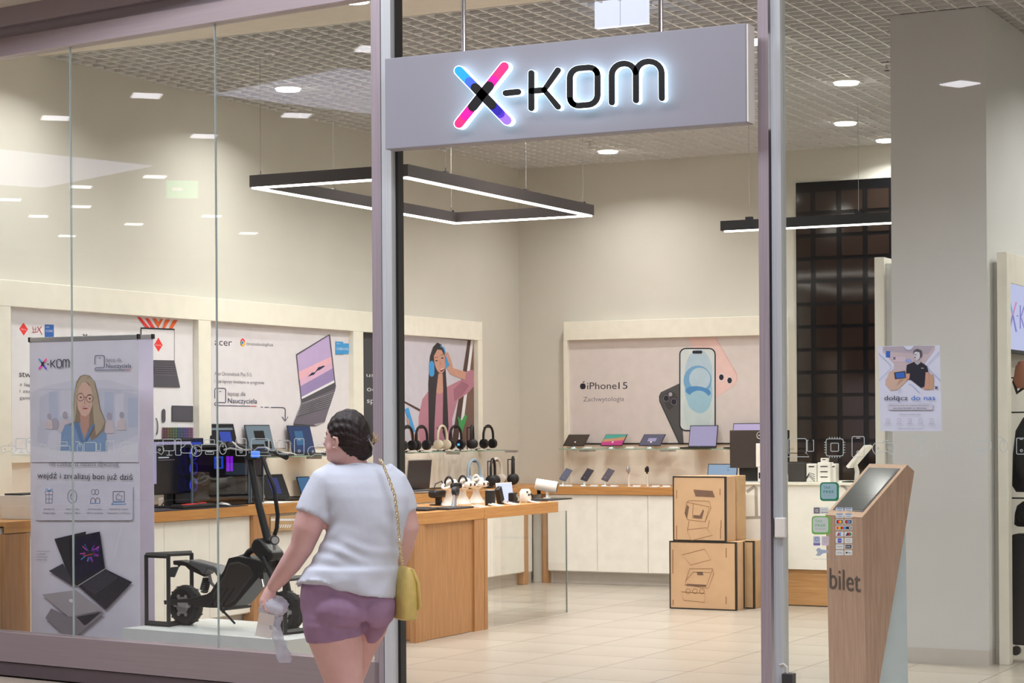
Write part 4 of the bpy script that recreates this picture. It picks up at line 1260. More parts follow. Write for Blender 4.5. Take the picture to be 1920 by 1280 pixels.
def tower(name, label, px0, px1, ytop, ybot, X, dp, glow):
    y0, y1 = cy(px0, X, 900), cy(px1, X, 900)
    zt_ = on_x((px0 + px1) / 2, ytop, X).z
    t = thing(name, label, 'computer case', (X, (y0 + y1) / 2, zm_), PI / 2)
    w, h = abs(y1 - y0), zt_ - zm_
    fr = mat('case_frame', (92, 112, 128), .35, .3)
    MB().box(-w / 2, w / 2, 0.012, dp, 0, .02).box(-w / 2, w / 2, 0.012, dp, h - .02, h).box(-w / 2, w / 2, dp - .01, dp, .02, h - .02).build('chassis', M_black, t, local=True)
    MB().box(-w / 2, -w / 2 + .014, 0, .012, 0, h).box(w / 2 - .014, w / 2, 0, .012, 0, h).build('front_frame', fr, t, local=True)
    MB().box(-w / 2 + .014, w / 2 - .014, .002, .006, .02, h - .02).build('glass_side', glass_mat('case_glass', (.42, .42, .5), .07), t, local=True)
    MB().box(-w / 2 + .02, w / 2 - .02, .03, dp - .02, .03, h * .22).build('power_shroud', M_dark, t, local=True)
    MB().box(-w * .3, w * .3, .06, .12, h * .42, h * .5, .004).build('graphics_card', M_graph, t, local=True)
    if glow:
        MB().box(w * .18, w * .22, .04, .05, h * .55, h * .8).box(w * .25, w * .28, .04, .05, h * .55, h * .8).build('memory_light', E('rgb_purple', (190, 40, 255), 3), t, local=True)
        ring = MB()
        for (a_, b_, c_, d_) in ((-.05, .09, .78, .80), (-.05, .09, .60, .62), (-.05, -.03, .6, .8), (.07, .09, .6, .8)): ring.box(a_ * w, b_ * w, .03, .04, c_ * h, d_ * h)
        ring.build('cooler_light', E('rgb_blue', (50, 110, 255), 2.4), t, local=True)
        for z_ in (.35, .62, .85):
            MB().tube([(-w * .38 + .045 * math.cos(a_), .05, z_ * h + .045 * math.sin(a_)) for a_ in [2 * PI * i / 18 for i in range(18)]], .007, 6, closed=True).build('fan_ring', E('rgb_fan', (60, 60, 230), .9), t, local=True)
    return t
tower('gaming_computer', 'gaming computer with a clear side, purple and blue inner lights', 360, 468, 833, 948, -9.25, .19, True)
tower('gaming_computer', 'plain black computer case just behind the scooter stem', 470, 495, 846, 946, -9.25, .19, False)
# keyboard, mouse, cables
kb = thing('gaming_keyboard', 'dark gaming keyboard with red keys on the desk mat', 'keyboard', (-9.15, cy(362, -9.15, 945), zm_), PI / 2)
MB().box(-.21, .21, -.06, .06, 0, .022, .004).build('case', M_black, kb, local=True)
for r_ in range(5):
    MB().box(-.2, .2, -.052 + r_ * .0215, -.035 + r_ * .0215, .0222, .029).build('key_row', M_dark, kb, local=True)
MB().box(-.16, .0, -.045, -.01, .029, .034).box(.12, .2, .02, .045, .029, .034).build('red_keys', RED, kb, local=True)
ms = thing('mouse', 'grey computer mouse on the desk mat right of the keyboard', 'mouse', (-9.13, cy(420, -9.13, 948), zm_), PI / 2 + .3)
MB().rings([((0, -.05, .006), (.02, 0, 0), (0, 0, .006)), ((0, -.03, .012), (.032, 0, 0), (0, 0, .012)), ((0, .02, .016), (.033, 0, 0), (0, 0, .016)), ((0, .055, .008), (.02, 0, 0), (0, 0, .008))], 16).build('shell', M_silver, ms, local=True, smooth=True)
MB().cyl((0, -.03, .024), (0, -.015, .027), .004, n=8).build('wheel', M_black, ms, local=True)
cb = MB().tube([(-9.3, cy(300, -9.3), zm_ + .006), (-9.35, cy(315, -9.3), zm_ + .03), (-9.4, cy(335, -9.3), zm_ + .08), (-9.45, cy(345, -9.3), zm_ + .12)], .005, 6)
tag(cb.build('cable', M_black), 'black cable looping behind the keyboard', 'cable')
y_ = cy(330, -9.62, 925)
tag(MB().box(-9.63, -9.57, y_ - .22, y_ + .1, zc, zc + .07, .01).build('white_speaker', M_white), 'low white speaker bar behind the gaming monitor', 'speaker')
laptop_l('gaming_laptop', 'black gaming laptop with a blue picture right of the scooter stem', 500, 545, 889, 940, -9.5, zc, M_black, S_blk, tilt=22, deco=[(-.2, .2, .2, .85, E('ui_navy', (40, 56, 150), .6))])
tag(MB().box(-9.42, -9.12, cy(497, -9.2, 940), cy(548, -9.2, 940), zc, zc + .004).build('white_tray', M_paper), 'thin white sheet under the black gaming laptop', 'tray')
laptop_l('small_tablet', 'small dark tablet peeking out left of the shoulder of the walking person', 566, 590, 893, 915, -9.6, zc + .0, M_black, S_teal, tilt=18)
# white printer box at far left
y0_, y1_ = cy(22, -9.3, 940), cy(75, -9.3, 940)
pb = thing('white_storage_box', 'white open box on the oak end of the wall counter, behind the banner', 'box', (-9.3, (y0_ + y1_) / 2, zc))
hz = on_x(40, 928, -9.3).z - zc
MB().rings([((0, 0, 0), (.14, 0, 0), (0, (y1_ - y0_) / 2 - .02, 0)), ((0, 0, hz), (.16, 0, 0), (0, (y1_ - y0_) / 2, 0))], 24, 6).build('bin', M_white, pb, local=True)
MB().box(-.1, .05, -.1, .16, hz, hz + .012).build('dark_lid', M_black, pb, local=True)

# ---------------- laptops behind / on the island
laptop_l('silver_laptop', 'silver laptop seen from its back beside the entrance post', 760, 805, 861, 905, -9.35, zc, M_silver, S_dark, tilt=-6)
q = on_z(800, 949, ZI)
lt = laptop('dark_laptop', 'dark laptop with a blue desktop, open on the near half of the island', (-7.62, on_x(806, 947, -7.55).y, ZI + .001), PI / 2 + .1, .37, .24, .225, 24, M_graph, E('scr_desk', (50, 100, 160), .75), deco=[(-.25, .2, .4, .85, B_), (-.44, .46, .9, .96, S_pale), (0, .3, .15, .42, B_), (-.3, -.1, .12, .35, S_pale)])
y_ = on_x(848, 952, -7.5).y
tag(MB().box(-7.62, -7.42, y_ - .2, y_ + .2, ZI + .001, ZI + .016, .003).build('black_slab', M_dark), 'flat black slab laptop closed on the island edge', 'laptop')
tz = ZI + .001
def ix(px, X=-7.6, py=940): return on_x(px, py, X).y
# webcam
wcx = thing('webcam', 'round grey camera on a slanted grey stand, standing on the black slab', 'camera', (-7.54, ix(853, -7.54), ZI + .017), PI / 2)
MB().rings([((-.02, 0, 0), (.022, 0, 0), (0, .016, 0)), ((.005, 0, .09), (.02, 0, 0), (0, .008, 0))], 14, 4).build('foot', M_silver, wcx, local=True)
MB().cyl((.006, -.02, .115), (.006, .015, .115), .034, n=20).build('head', M_dark, wcx, local=True, smooth=True)
MB().cyl((.006, -.022, .115), (.006, -.02, .115), .014, n=16).build('lens', M_black, wcx, local=True)
# headsets on white busts
for i, (px, X, lab, band) in enumerate(((842, -7.86, 'white virtual reality headset on a white bust, nearest of three', M_black), (868, -7.9, 'white virtual reality headset on a white bust, middle of three', M_black), (893, -7.9, 'white virtual reality headset on a white bust, farthest of three', M_hwhite))):
    y = ix(px, X)
    t = thing('headset_stand', lab, 'headset', (X, y, tz), PI / 2, 'headsets on white busts')
    MB().rings([((0, 0, 0), (.07, 0, 0), (0, .07, 0)), ((0, 0, .012), (.065, 0, 0), (0, .065, 0)), ((0, 0, .07), (.03, 0, 0), (0, .03, 0)), ((0, 0, .11), (.025, 0, 0), (0, .025, 0)), ((0, 0, .125), (.05, 0, 0), (0, .05, 0))], 20, 2).build('bust', M_white, t, local=True, smooth=True)
    MB().tube([(.07 * math.cos(a), .045 * math.sin(a), .165 + .03 * math.cos(a)) for a in [2 * PI * k / 20 for k in range(20)]], .012, 8, closed=True).build('strap', M_white, t, local=True, smooth=True)
    MB().tube([(0, .04 * math.cos(a), .15 + .075 * math.sin(a)) for a in [PI * k / 10 for k in range(11)]], .009, 8).build('top_strap', band, t, local=True, smooth=True)
    MB().box(-.07, .07, -.09, -.04, .13, .18, .02).build('visor', M_white if i else M_black, t, local=True, smooth=True)
    for sx in (-.035, .035):
        MB().cyl((sx, -.092, .155), (sx, -.089, .155), .012, n=12).build('lens', M_black, t, local=True)
# on the wall counter behind: headphones
for (px, m1, rot, lab) in ((889, M_hblue, 1.45, 'pale blue headphones on the wall counter behind the headsets'), (909, M_black, 1.85, 'black headphones right of the pale blue pair'), (931, M_hwhite, 1.5, 'white headphones right of the black pair on the wall counter'), (947, M_black, 2.0, 'black headphones hung edge-on from a T stand, last on the wall counter')):
    y = cy(px, -9.4, 915)
    headphones('headphones', lab, (-9.4 + (.09 if px in (909, 947) else 0), y, zc), rot, 1.3 if px != 947 else 1.35, m1, group='headphones on the wall counter')
sp_ = thing('speaker', 'black upright cylinder speaker on the island edge', 'speaker', (-7.56, ix(919, -7.56, 945), tz))
MB().rings([((0, 0, 0), (.04, 0, 0), (0, .04, 0)), ((0, 0, .115), (.04, 0, 0), (0, .04, 0)), ((0, 0, .118), (.037, 0, 0), (0, .037, 0))], 22, 2).build('body', mat('speaker_cloth', (40, 38, 38), .85, tex='n', scale=40), sp_, local=True, smooth=True)
MB().tube([(.036 * math.cos(a), .036 * math.sin(a), .118) for a in [2 * PI * k / 20 for k in range(20)]], .003, 6, closed=True).build('top_ring', M_silver, sp_, local=True)
sl_ = thing('smart_speaker', 'black leaning slab speaker right of the cylinder speaker', 'speaker', (-7.58, ix(940, -7.58, 945), tz), PI / 2)
M2 = Matrix.Rotation(math.radians(-24), 4, 'Y')
MB(M2 @ Matrix.Translation((0, 0, .02))).box(-.035, .035, -.02, .02, 0, .125, .008).build('body', M_black, sl_, local=True)
MB().box(-.02, .05, -.03, .03, 0, .012, .004).build('foot', M_dark, sl_, local=True)
q0, q1 = ix(935, -7.72, 920), ix(964, -7.72, 920)
tb = thing('lit_tablet', 'brightly lit white tablet propped up among the island gadgets', 'tablet', (-7.72, (q0 + q1) / 2, tz), PI / 2)
zt_ = on_x(950, 904, -7.72).z - tz
MB(Matrix.Rotation(math.radians(-8), 4, 'X')).box(-(q1 - q0) / 2, (q1 - q0) / 2, 0, .008, .004, zt_, .002).build('case', M_white, tb, local=True)
MB(Matrix.Rotation(math.radians(-8), 4, 'X')).box(-(q1 - q0) / 2 + .006, (q1 - q0) / 2 - .006, -.001, -.0002, .01, zt_ - .006).build('display', S_white, tb, local=True)
MB().box(-.04, .04, .0, .09, 0, .006).build('foot', M_white, tb, local=True)
cm = thing('action_camera', 'small black action camera right of the lit tablet', 'camera', (-7.58, ix(962, -7.58, 938), tz), PI / 2)
MB().box(-.042, .042, -.025, .025, .018, .085, .008).build('body', M_black, cm, local=True)
MB().cyl((.012, -.032, .06), (.012, -.025, .06), .016, n=16).build('lens', M_chrome, cm, local=True)
MB().box(-.05, .06, -.03, .03, 0, .018, .006).build('mount', M_dark, cm, local=True)
ic = thing('instant_camera', 'white instant camera with dark dots, between action camera and projector', 'camera', (-7.56, ix(985, -7.56, 940), tz), PI / 2 - .2)
MB().rings([((0, 0, 0), (.035, 0, 0), (0, .03, 0)), ((0, 0, .02), (.05, 0, 0), (0, .035, 0)), ((0, 0, .085), (.052, 0, 0), (0, .035, 0)), ((0, 0, .11), (.035, 0, 0), (0, .025, 0))], 20, 3).build('body', M_white, ic, local=True, smooth=True)
for (x_, z_, r_) in ((-.02, .085, .007), (.0, .062, .009), (.03, .065, .008)):
    MB().cyl((x_, -.04, z_), (x_, -.03, z_), r_, n=12).build('lens', M_black, ic, local=True)
pj = thing('projector', 'white barrel projector with a dark round lens at the far end of the island', 'projector', (-7.62, ix(1026, -7.62, 938), tz + .014), .35)
ax = Matrix.Translation((0, 0, .105)) @ Matrix.Rotation(math.radians(10), 4, 'Y')
MB(ax).tube([(-.10, 0, 0), (-.095, 0, 0), (.075, 0, 0), (.085, 0, 0)], [.035, .047, .05, .046], 24).build('barrel', M_white, pj, local=True, smooth=True)
MB(ax).cyl((.084, 0, 0), (.088, 0, 0), .04, n=24).build('lens', M_black, pj, local=True)
MB().cyl((0, 0, 0), (0, 0, .062), .012, n=10).box(-.03, .03, -.03, .03, 0, .006).build('stem', M_white, pj, local=True)
tr = MB().box(-7.72, -7.5, ix(1016, -7.6, 940) - .0, ix(1053, -7.6, 940), tz, tz + .013, .004)
tag(tr.build('black_tray', M_dark), 'flat black tray under the white barrel projector', 'tray')
t0 = None
for i, px in enumerate((893, 908, 925, 938, 955, 968, 1000, 1006)):
    y = ix(px, -7.46, 950)
    if t0 is None:
        t0 = thing('price_card', 'small slanted white price card at the seam of the two island tables', 'price card', (-7.45, y, tz), .25, 'price cards on the island')
        MB(Matrix.Rotation(.2, 4, 'Y')).box(-.05, .05, -.022, .022, .002, .009, .002).build('card', M_paper, t0, local=True)
        MB().box(-.02, .05, -.02, .02, 0, .004).build('holder', M_white, t0, local=True)
    else: dup(t0, (-7.45 - (.03 if i % 2 else 0), y, tz), label='small slanted white price card on the island ' + ('', 'left of the cylinder speaker', 'at the foot of the cylinder speaker', 'at the foot of the leaning slab speaker', 'in front of the lit tablet', 'in front of the action camera', 'right of the instant camera', 'left of the projector tray')[i])
y_ = ix(812, -8.0, 915)
gm = thing('game_controller_rack', 'black gadget rack with cables between the laptop and the headsets', 'gadget', (-7.95, y_, tz), PI / 2)
MB().box(-.11, .11, -.04, .04, .06, .12, .02).box(-.02, .02, -.02, .02, .0, .06).box(-.06, .06, -.05, .05, 0, .008).build('body', M_black, gm, local=True)
MB().tube([(-.1, 0, .1), (-.05, 0, .17), (.05, 0, .19), (.12, 0, .12), (.15, 0, .02)], .005, 6).build('cable', M_black, gm, local=True)

# ---------------- back wall: tablets, laptops, phones
def tablet_b(label, px0, px1, ytop, ybot, scr, deco=None):
    Y0 = YSH + .06
    a = on_y(px0, ybot, Y0); b = on_y(px1, ybot, Y0); w = b.x - a.x
    t = thing('display_tablet', label, 'tablet', ((a.x + b.x) / 2, Y0, ZSH + .001), 0, 'tablets on the back glass shelf')
    M = Matrix.Translation((0, 0, .03)) @ Matrix.Rotation(math.radians(-52), 4, 'X')
    h = .185
    MB(M).box(-w / 2, w / 2, 0, .007, 0, h, .003).build('body', M_black, t, local=True)
    MB(M).box(-w / 2 + .007, w / 2 - .007, -.001, -.0002, .007, h - .007).build('display', scr, t, local=True)
    if deco:
        d_ = MB(M)
        for (u0, v0, u1, v1, u2, v2, u3, v3, m_) in deco: d_.mat(m_).flat([(-w / 2 + .007 + u * (w - .014), -.0018, .007 + v * (h - .014)) for u, v in ((u0, v0), (u1, v1), (u2, v2), (u3, v3))])
        d_.build('picture', None, t, local=True)
    MB().cyl((0, .02, 0), (0, .02, .004), .035, n=20).cyl((0, .02, .004), (0, .05, .07), .01, n=10).build('stand', M_white, t, local=True)
    MB().cyl((0, -.0, .004), (0, -.0, .01), .02, n=16).build('glowing_ring', E('cyan_glow', (210, 250, 255), 2.0), t, local=True)
    return t
G1 = E('p_green', (90, 190, 170), .6); G2 = E('p_orange', (240, 170, 120), .6); G3 = E('p_magenta', (235, 70, 150), .6); G4 = E('p_grey', (120, 116, 140), .5)
tablet_b('tablet with a dark blank screen, leftmost on the back glass shelf', 1055, 1095, 808, 829, S_off)
tablet_b('tablet with a bright green, orange and magenta picture on the back glass shelf', 1125, 1166, 808, 829, G3, [(0, .55, 1, .75, 1, 1, 0, 1, G1), (0, .3, 1, .45, 1, .8, 0, .6, G2)])
tablet_b('tablet with a grey violet picture, third on the back glass shelf', 1197, 1238, 808, 828, G4, [(.3, .35, .7, .35, .7, .65, .3, .65, S_lav)])
laptop_b('display_laptop', 'laptop with a plain lavender screen on the back glass shelf', 1290, 1343, 797, YSH + .14, ZSH, M_black, S_lav)
laptop_b('display_laptop', 'laptop with a lavender screen peeking over the till monitor', 1371, 1430, 793, YSH + .14, ZSH, M_black, E('scr_lav2', (208, 190, 232), .75))
for i, px in enumerate((1100, 1180, 1262)):
    q = on_y(px, 838, YSH + .05)
    if i == 0:
        pc = thing('price_card', 'white price card right of the blank tablet', 'price card', (q.x, YSH + .05, ZSH + .001), 0, 'price cards on the back shelf')
        MB().box(-.045, .045, -.03, .03, 0, .006).build('card', M_paper, pc, local=True)
        MB().box(-.045, .045, .02, .03, .006, .02).build('holder', M_white, pc, local=True)
    else: dup(pc, (q.x, YSH + .05, ZSH + .001), label=('', 'white price card right of the colourful tablet', 'white price card right of the grey violet tablet')[i])
ph0 = None
M_ph = [mat('phone_blue', (96, 100, 122), .3), mat('phone_dark', (52, 46, 58), .3), mat('phone_violet', (74, 66, 78), .3)]
for px, m_, lab in ((1054, M_ph[0], 'blue grey phone on a round stand, leftmost on the back counter'), (1094, M_ph[1], 'dark phone on a round stand, second on the back counter'), (1133, M_ph[2], 'violet dark phone on a round stand, third on the back counter')):
    q = on_y(px, 912, YC + .2)
    t = thing('display_phone', lab, 'phone', (q.x, YC + .2, ZC + .001), 0, 'phones on the back counter')
    M = Matrix.Translation((-.0, .0, .06)) @ Matrix.Rotation(math.radians(18), 4, 'Y') @ Matrix.Rotation(math.radians(-40), 4, 'X')
    MB(M).box(-.038, .038, 0, .008, 0, .15, .006).build('body', m_, t, local=True)
    MB(M).box(-.035, .035, -.001, -.0002, .005, .145).build('display', m_, t, local=True)
    MB().cyl((0, .02, 0), (0, .02, .006), .035, n=20).cyl((0, .02, .006), (0, .03, .09), .009, n=10).build('stand', M_white, t, local=True)
    MB().cyl((0, -.01, .007), (0, -.01, .012), .022, n=16).build('glowing_ring', MATS['cyan_glow'], t, local=True)
for px, lab, m_ in ((1178, 'white watch on a tall display stand on the back counter', M_silver), (1213, 'black watch on a tall display stand on the back counter', M_black)):
    q = on_y(px, 912, YC + .2)
    t = thing('display_watch', lab, 'watch', (q.x, YC + .2, ZC + .001), 0, 'watches on the back counter')
    MB().tube([(0, .02, .006), (-.01, .02, .06), (0, .02, .13), (0, .015, .17)], [.01, .009, .011, .012], 10).cyl((0, .02, 0), (0, .02, .006), .03, n=16).build('stand', M_white, t, local=True, smooth=True)
    MB().box(-.022, .022, -.005, .01, .145, .19, .008).build('case', m_, t, local=True)
    MB().tube([(0, .012 + .022 * math.cos(a), .165 + .032 * math.sin(a)) for a in [2 * PI * k / 16 for k in range(16)]], .008, 8, closed=True).build('band', m_, t, local=True, smooth=True)
for i, px in enumerate((1064, 1112, 1150, 1192, 1228, 1248)):
    q = on_y(px, 913, YC + .12)
    if i == 0:
        pc = thing('price_card', 'small white price card right of the first phone on the back counter', 'price card', (q.x, YC + .12, ZC + .001), 0, 'price cards on the back counter')
        MB().box(-.04, .04, -.03, .03, 0, .006).build('card', M_paper, pc, local=True)
        MB().box(-.04, .04, .02, .03, .006, .018).build('holder', M_white, pc, local=True)
    else: dup(pc, (q.x, YC + .12, ZC + .001), label='small white price card ' + ('', 'right of the second phone', 'right of the third phone', 'right of the white watch', 'right of the black watch', 'last on the back counter before the boxes')[i])

# ---------------- service counter
zv = vz + .001
x0, x1 = on_y(1322, 872, YV + .25).x, on_y(1378, 872, YV + .25).x
laptop('till_laptop', 'open laptop with a pale blue screen at the left end of the service counter', ((x0 + x1) / 2, YV + .19, zv), 0, x1 - x0, .2, (on_y(1350, 872, YV + .3).z - zv) / .96, 14, M_black, S_sky, deco=[(.16, .24, .75, .77, B_), (.18, .2, .55, .63, B_)])
Yt = YV + .16
x0, x1 = on_y(1368, 850, Yt).x, on_y(1450, 850, Yt).x
za, zb2 = on_y(1400, 877, Yt).z, on_y(1400, 806, Yt).z
mt = thing('till_monitor', 'back of a dark till monitor with a round pale emblem', 'monitor', ((x0 + x1) / 2, Yt, zv))
MB().box(x0, x1, Yt, Yt + .04, za, zb2, .006).build('case', mat('monitor_back', (62, 54, 50), .4), mt)
MB().box(x0 + .07, x1 - .06, Yt + .045, Yt + .1, zv, za + .03, .004).build('stand', M_black, mt)
c = on_y(1425, 816, Yt - .002)
MB().tube([(c.x + .03 * math.cos(a), Yt - .003, c.z + .03 * math.sin(a)) for a in [2 * PI * k / 24 for k in range(24)]], .004, 6, closed=True).box(c.x - .018, c.x + .018, Yt - .004, Yt - .002, c.z - .007, c.z + .007).build('emblem', M_silver, mt)
Yt2 = YV + .08
x0, x1 = on_y(1418.5, 850, Yt2).x, on_y(1442, 850, Yt2).x
wt = thing('card_terminal', 'tall white payment terminal standing by the right entrance post', 'terminal', ((x0 + x1) / 2, Yt2, zv))
MB().box(x0, x1, Yt2 - .02, Yt2 + .02, on_y(1420, 875, Yt2).z, on_y(1420, 831, Yt2).z, .006).build('head', M_white, wt)
MB().box(x0 + .015, x0 + .06, Yt2 - .015, Yt2 + .03, zv, on_y(1420, 875, Yt2).z, .004).build('neck', M_white, wt)
MB().box(x0 + .025, x0 + .045, Yt2 - .017, Yt2 - .0152, zv + .03, zv + .08).build('slot', M_black, wt)
x0, x1 = on_y(1391, 899, YV + .02).x, on_y(1432, 899, YV + .02).x
tag(MB().box(x0, x1, YV, YV + .1, zv, zv + .006).build('glass_change_tray', M_glassedge), 'thin glass change tray on the front of the service counter', 'tray')
def sbox(name, label, cat, px0, px1, ytop, Y, m, dp=.09, parts=()):
    x0, x1 = on_y(px0, 890, Y).x, on_y(px1, 890, Y).x
    z1 = on_y((px0 + px1) / 2, ytop, Y).z
    t = thing(name, label, cat, ((x0 + x1) / 2, Y, zv))
    MB().box(x0, x1, Y, Y + dp, zv, z1, .004).build('body', m, t)
    return t, x0, x1, z1
t, a_, b_, c_ = sbox('receipt_printer', 'dark rounded receipt printer right of the entrance post on the service counter', 'printer', 1475, 1510, 867, YV + .14, mat('printer_dark', (64, 60, 58), .4), .16)
MB().box(a_ + .02, b_ - .02, YV + .16, YV + .2, c_, c_ + .008, .003).build('lid', M_black, t)
t, a_, b_, c_ = sbox('white_carton', 'small white carton left of the tall white carton stack', 'box', 1512, 1531, 869, YV + .12, M_white)
MB().box(a_ + .02, b_ - .02, YV + .118, YV + .1198, c_ - .03, c_ - .02).build('handle_slot', M_black, t)
t, a_, b_, c_ = sbox('white_carton', 'tall white carton with three dark slots on the service counter', 'box', 1533, 1557, 866.5, YV + .08, M_white)
for k_ in range(3):
    z_ = c_ - .035 - k_ * .045
    MB().box(a_ + .025, b_ - .025, YV + .078, YV + .0798, z_ - .004, z_ + .004).build('handle_slot', M_black, t)
z_ = c_ + .001
x0, x1 = on_y(1538.5, 862, YV + .1).x, on_y(1551.5, 862, YV + .1).x
t = thing('white_carton', 'tiny white carton on top of the tall white carton', 'box', ((x0 + x1) / 2, YV + .1, z_))
MB().box(x0, x1, YV + .1, YV + .15, z_, z_ + .035, .003).build('body', M_white, t)
MB().box(x0 + .015, x1 - .015, YV + .098, YV + .0998, z_ + .02, z_ + .026).build('handle_slot', M_black, t)
t, a_, b_, c_ = sbox('white_carton', 'narrow white carton right of the tall carton', 'box', 1559, 1567, 869, YV + .12, M_white)
MB().box(a_ + .008, b_ - .008, YV + .118, YV + .1198, c_ - .03, c_ - .02).build('handle_slot', M_black, t)
t, a_, b_, c_ = sbox('small_white_device', 'small white device beside the right entrance post on the service counter', 'device', 1468.5, 1476, 889, YV + .06, M_white, .03)
MB().box(a_ + .004, b_ - .004, YV + .0585, YV + .0598, zv + .02, c_ - .01).build('front_plate', M_silver, t)
# till display, slanted on a white stand
c0 = on_y(1586, 874, YV + .1); c1_ = on_y(1620, 834, YV + .1)
tl = thing('till_display', 'slanted white till display on a curved stand beside the ticket kiosk', 'till display', (on_y(1602, 897, YV + .2).x, YV + .2, zv))
dv = (c1_ - c0); nv = Vector((dv.z, 0, -dv.x)).normalized() * .03
MB().prism([c0, c0 + nv * .8, c1_ + nv * .8, c1_], (0, .2, 0)).build('display', M_white, tl)
bx_ = on_y(1602, 897, YV + .2).x
MB().tube([(bx_ + .02, YV + .2, zv), (bx_ + .025, YV + .2, zv + .09), (bx_ + .01, YV + .2, zv + .15), (bx_ + .03, YV + .2, zv + .18)], [.022, .02, .018, .018], 12).build('stand', M_white, tl, smooth=True)
MB().box(bx_ - .08, bx_ + .07, YV + .1, YV + .3, zv, zv + .008).build('base', M_black, tl)
cbm = MB()
for k_ in range(4): cbm.tube([(on_y(1508 + 2 * k_, 890, YV + .1).x, YV + .07, zv + .006 + .03 * (k_ % 2)), (on_y(1520, 890, YV + .1).x, YV + .06, zv + .05 + .01 * k_), (on_y(1530, 890, YV + .1).x, YV + .07, zv + .006 + .02 * k_)], .003, 6)
tag(cbm.build('cable', M_black), 'black cables looping in front of the small white carton', 'cable')
# white tray and carton edge by the boxes
x0, x1 = on_y(1293, 899, YV + .05).x, on_y(1318, 899, YV + .05).x
tag(MB().box(x0, x1, YV + .02, YV + .2, zv, zv + .01).build('brown_folder', M_card), 'flat brown folder at the left end of the service counter', 'folder')
# dark monitor behind the counter, seen through the glass
q = on_y(1478, 806, YV + .55)
M3 = thing('till_monitor', 'black monitor at the right entrance post in front of the dark window', 'monitor', (q.x, YV + .5, zv))
MB().box(q.x - .14, q.x + .02, YV + .5, YV + .53, zv + .12, q.z, .004).build('case', M_black, M3)
MB().box(q.x - .08, q.x - .03, YV + .52, YV + .56, zv, zv + .16).box(q.x - .12, q.x + .01, YV + .46, YV + .6, zv, zv + .01).build('stand', M_black, M3)

# ================================================================== BEHIND THE LEFT PANES: banners, platform, scooter
def banner(label, px0, px1, Y, ytop, m, low=0):
    a, b = on_y(px0, 900, Y).x, on_y(px1, 900, Y).x
    z1 = on_y((px0 + px1) / 2, ytop, Y).z
    t = thing('rollup_banner', label, 'banner', ((a + b) / 2, Y, 0))
    MB().box(a, b, Y, Y + .002, low + .012 if low else .06, z1 - .01).build('sheet', m, t)
    MB().box(a - .004, b + .004, Y - .008, Y + .012, z1 - .02, z1 + .008, .003).build('top_rail', M_silver, t)
    for x in (a - .004, b - .008): MB().box(x, x + .013, Y - .01, Y + .014, z1 - .022, z1 + .01).build('end_cap', M_black, t)
    if low:
        MB().box(a, b, Y - .006, Y + .01, low, low + .012).build('base', M_silver, t)
        return t
    MB().box(a - .01, b + .01, Y - .06, Y + .025, 0, .06, .01).build('base', M_silver, t)
    MB().cyl(((a + b) / 2, Y + .014, .05), ((a + b) / 2, Y + .014, z1 - .01), .009, n=8).build('pole', M_silver, t)
    return t
M_ban = mat('banner_sheet', (224, 220, 234), .5)
YB1 = 10.74
b2 = banner('plain lavender roll-up banner standing just behind the teacher banner', 215, 288.5, YB1 + .46, 630, mat('banner_sheet2', (218, 212, 232), .5))
b1 = banner('roll-up banner with a smiling person in glasses and two laptops behind the left glass', 57, 261.5, YB1, 632, M_ban)
pr = Print((0, YB1, 0), (0, -1, 0))
BG1 = mat('ban_bg1', (202, 202, 220), .6); BG2 = mat('ban_bg2', (188, 193, 216), .6); BG3 = mat('ban_bg3', (214, 211, 227), .6); BG4 = mat('ban_bg4', (176, 168, 182), .6); BG5 = mat('ban_bg5', (212, 196, 202), .6)
def soft(cx, cy, rx, ry, m, n=3):
    pr.oval(cx, cy, rx, ry, m)
pr.poly([(58, 735), (90, 722), (140, 712), (200, 712), (240, 722), (260, 730), (260, 830), (200, 856), (120, 858), (58, 840)], BG3)
pr.poly([(70, 745), (100, 732), (150, 726), (210, 728), (259, 740), (259, 815), (200, 840), (130, 846), (70, 828)], BG1)
for (x0, y0, x1, y1, m_) in ((92, 734, 108, 790, BG2), (112, 730, 134, 780, BG3), (196, 735, 212, 800, BG2), (216, 738, 232, 800, BG3), (70, 730, 74, 800, BG3), (240, 745, 258, 800, BG2)): pr.rect(x0, y0, x1, y1, m_)
pr.line([(80, 729), (250, 731)], 1.4, BG3)
for (cx, cy, s_) in ((103, 795, 1.3), (122, 778, .8), (205, 780, .8), (228, 778, .7), (92, 780, .6)):
    pr.oval(cx, cy, 6 * s_, 9 * s_, BG4).poly([(cx - 12 * s_, cy + 40 * s_), (cx - 9 * s_, cy + 14 * s_), (cx, cy + 8 * s_), (cx + 9 * s_, cy + 14 * s_), (cx + 12 * s_, cy + 40 * s_)], BG5 if s_ < 1 else BG3)
SH = mat('ban_shirt', (132, 158, 196), .6); SH2 = mat('ban_shirt2', (108, 134, 176), .6); HB = mat('ban_blond', (186, 168, 146), .6); HB2 = mat('ban_blond2', (150, 130, 112), .6); FS = mat('ban_face', (222, 182, 166), .6); FS2 = mat('ban_face2', (196, 150, 136), .6)
pr.poly([(113, 852), (115, 812), (122, 796), (140, 790), (175, 792), (192, 800), (199, 815), (200, 845), (180, 852), (140, 855)], SH)
pr.poly([(136, 790), (139, 740), (143, 716), (150, 705), (158, 702), (168, 704), (178, 716), (184, 740), (188, 765), (198, 790), (195, 806), (184, 818), (172, 826), (165, 810), (160, 780), (146, 795), (128, 798)], HB2)
pr.poly([(137, 788), (140, 745), (145, 718), (152, 706), (160, 703), (165, 705), (158, 730), (144, 742), (143, 770), (140, 790)], HB).poly([(165, 704), (176, 714), (182, 740), (187, 768), (197, 790), (190, 805), (180, 816), (176, 790), (174, 760), (172, 735)], HB)
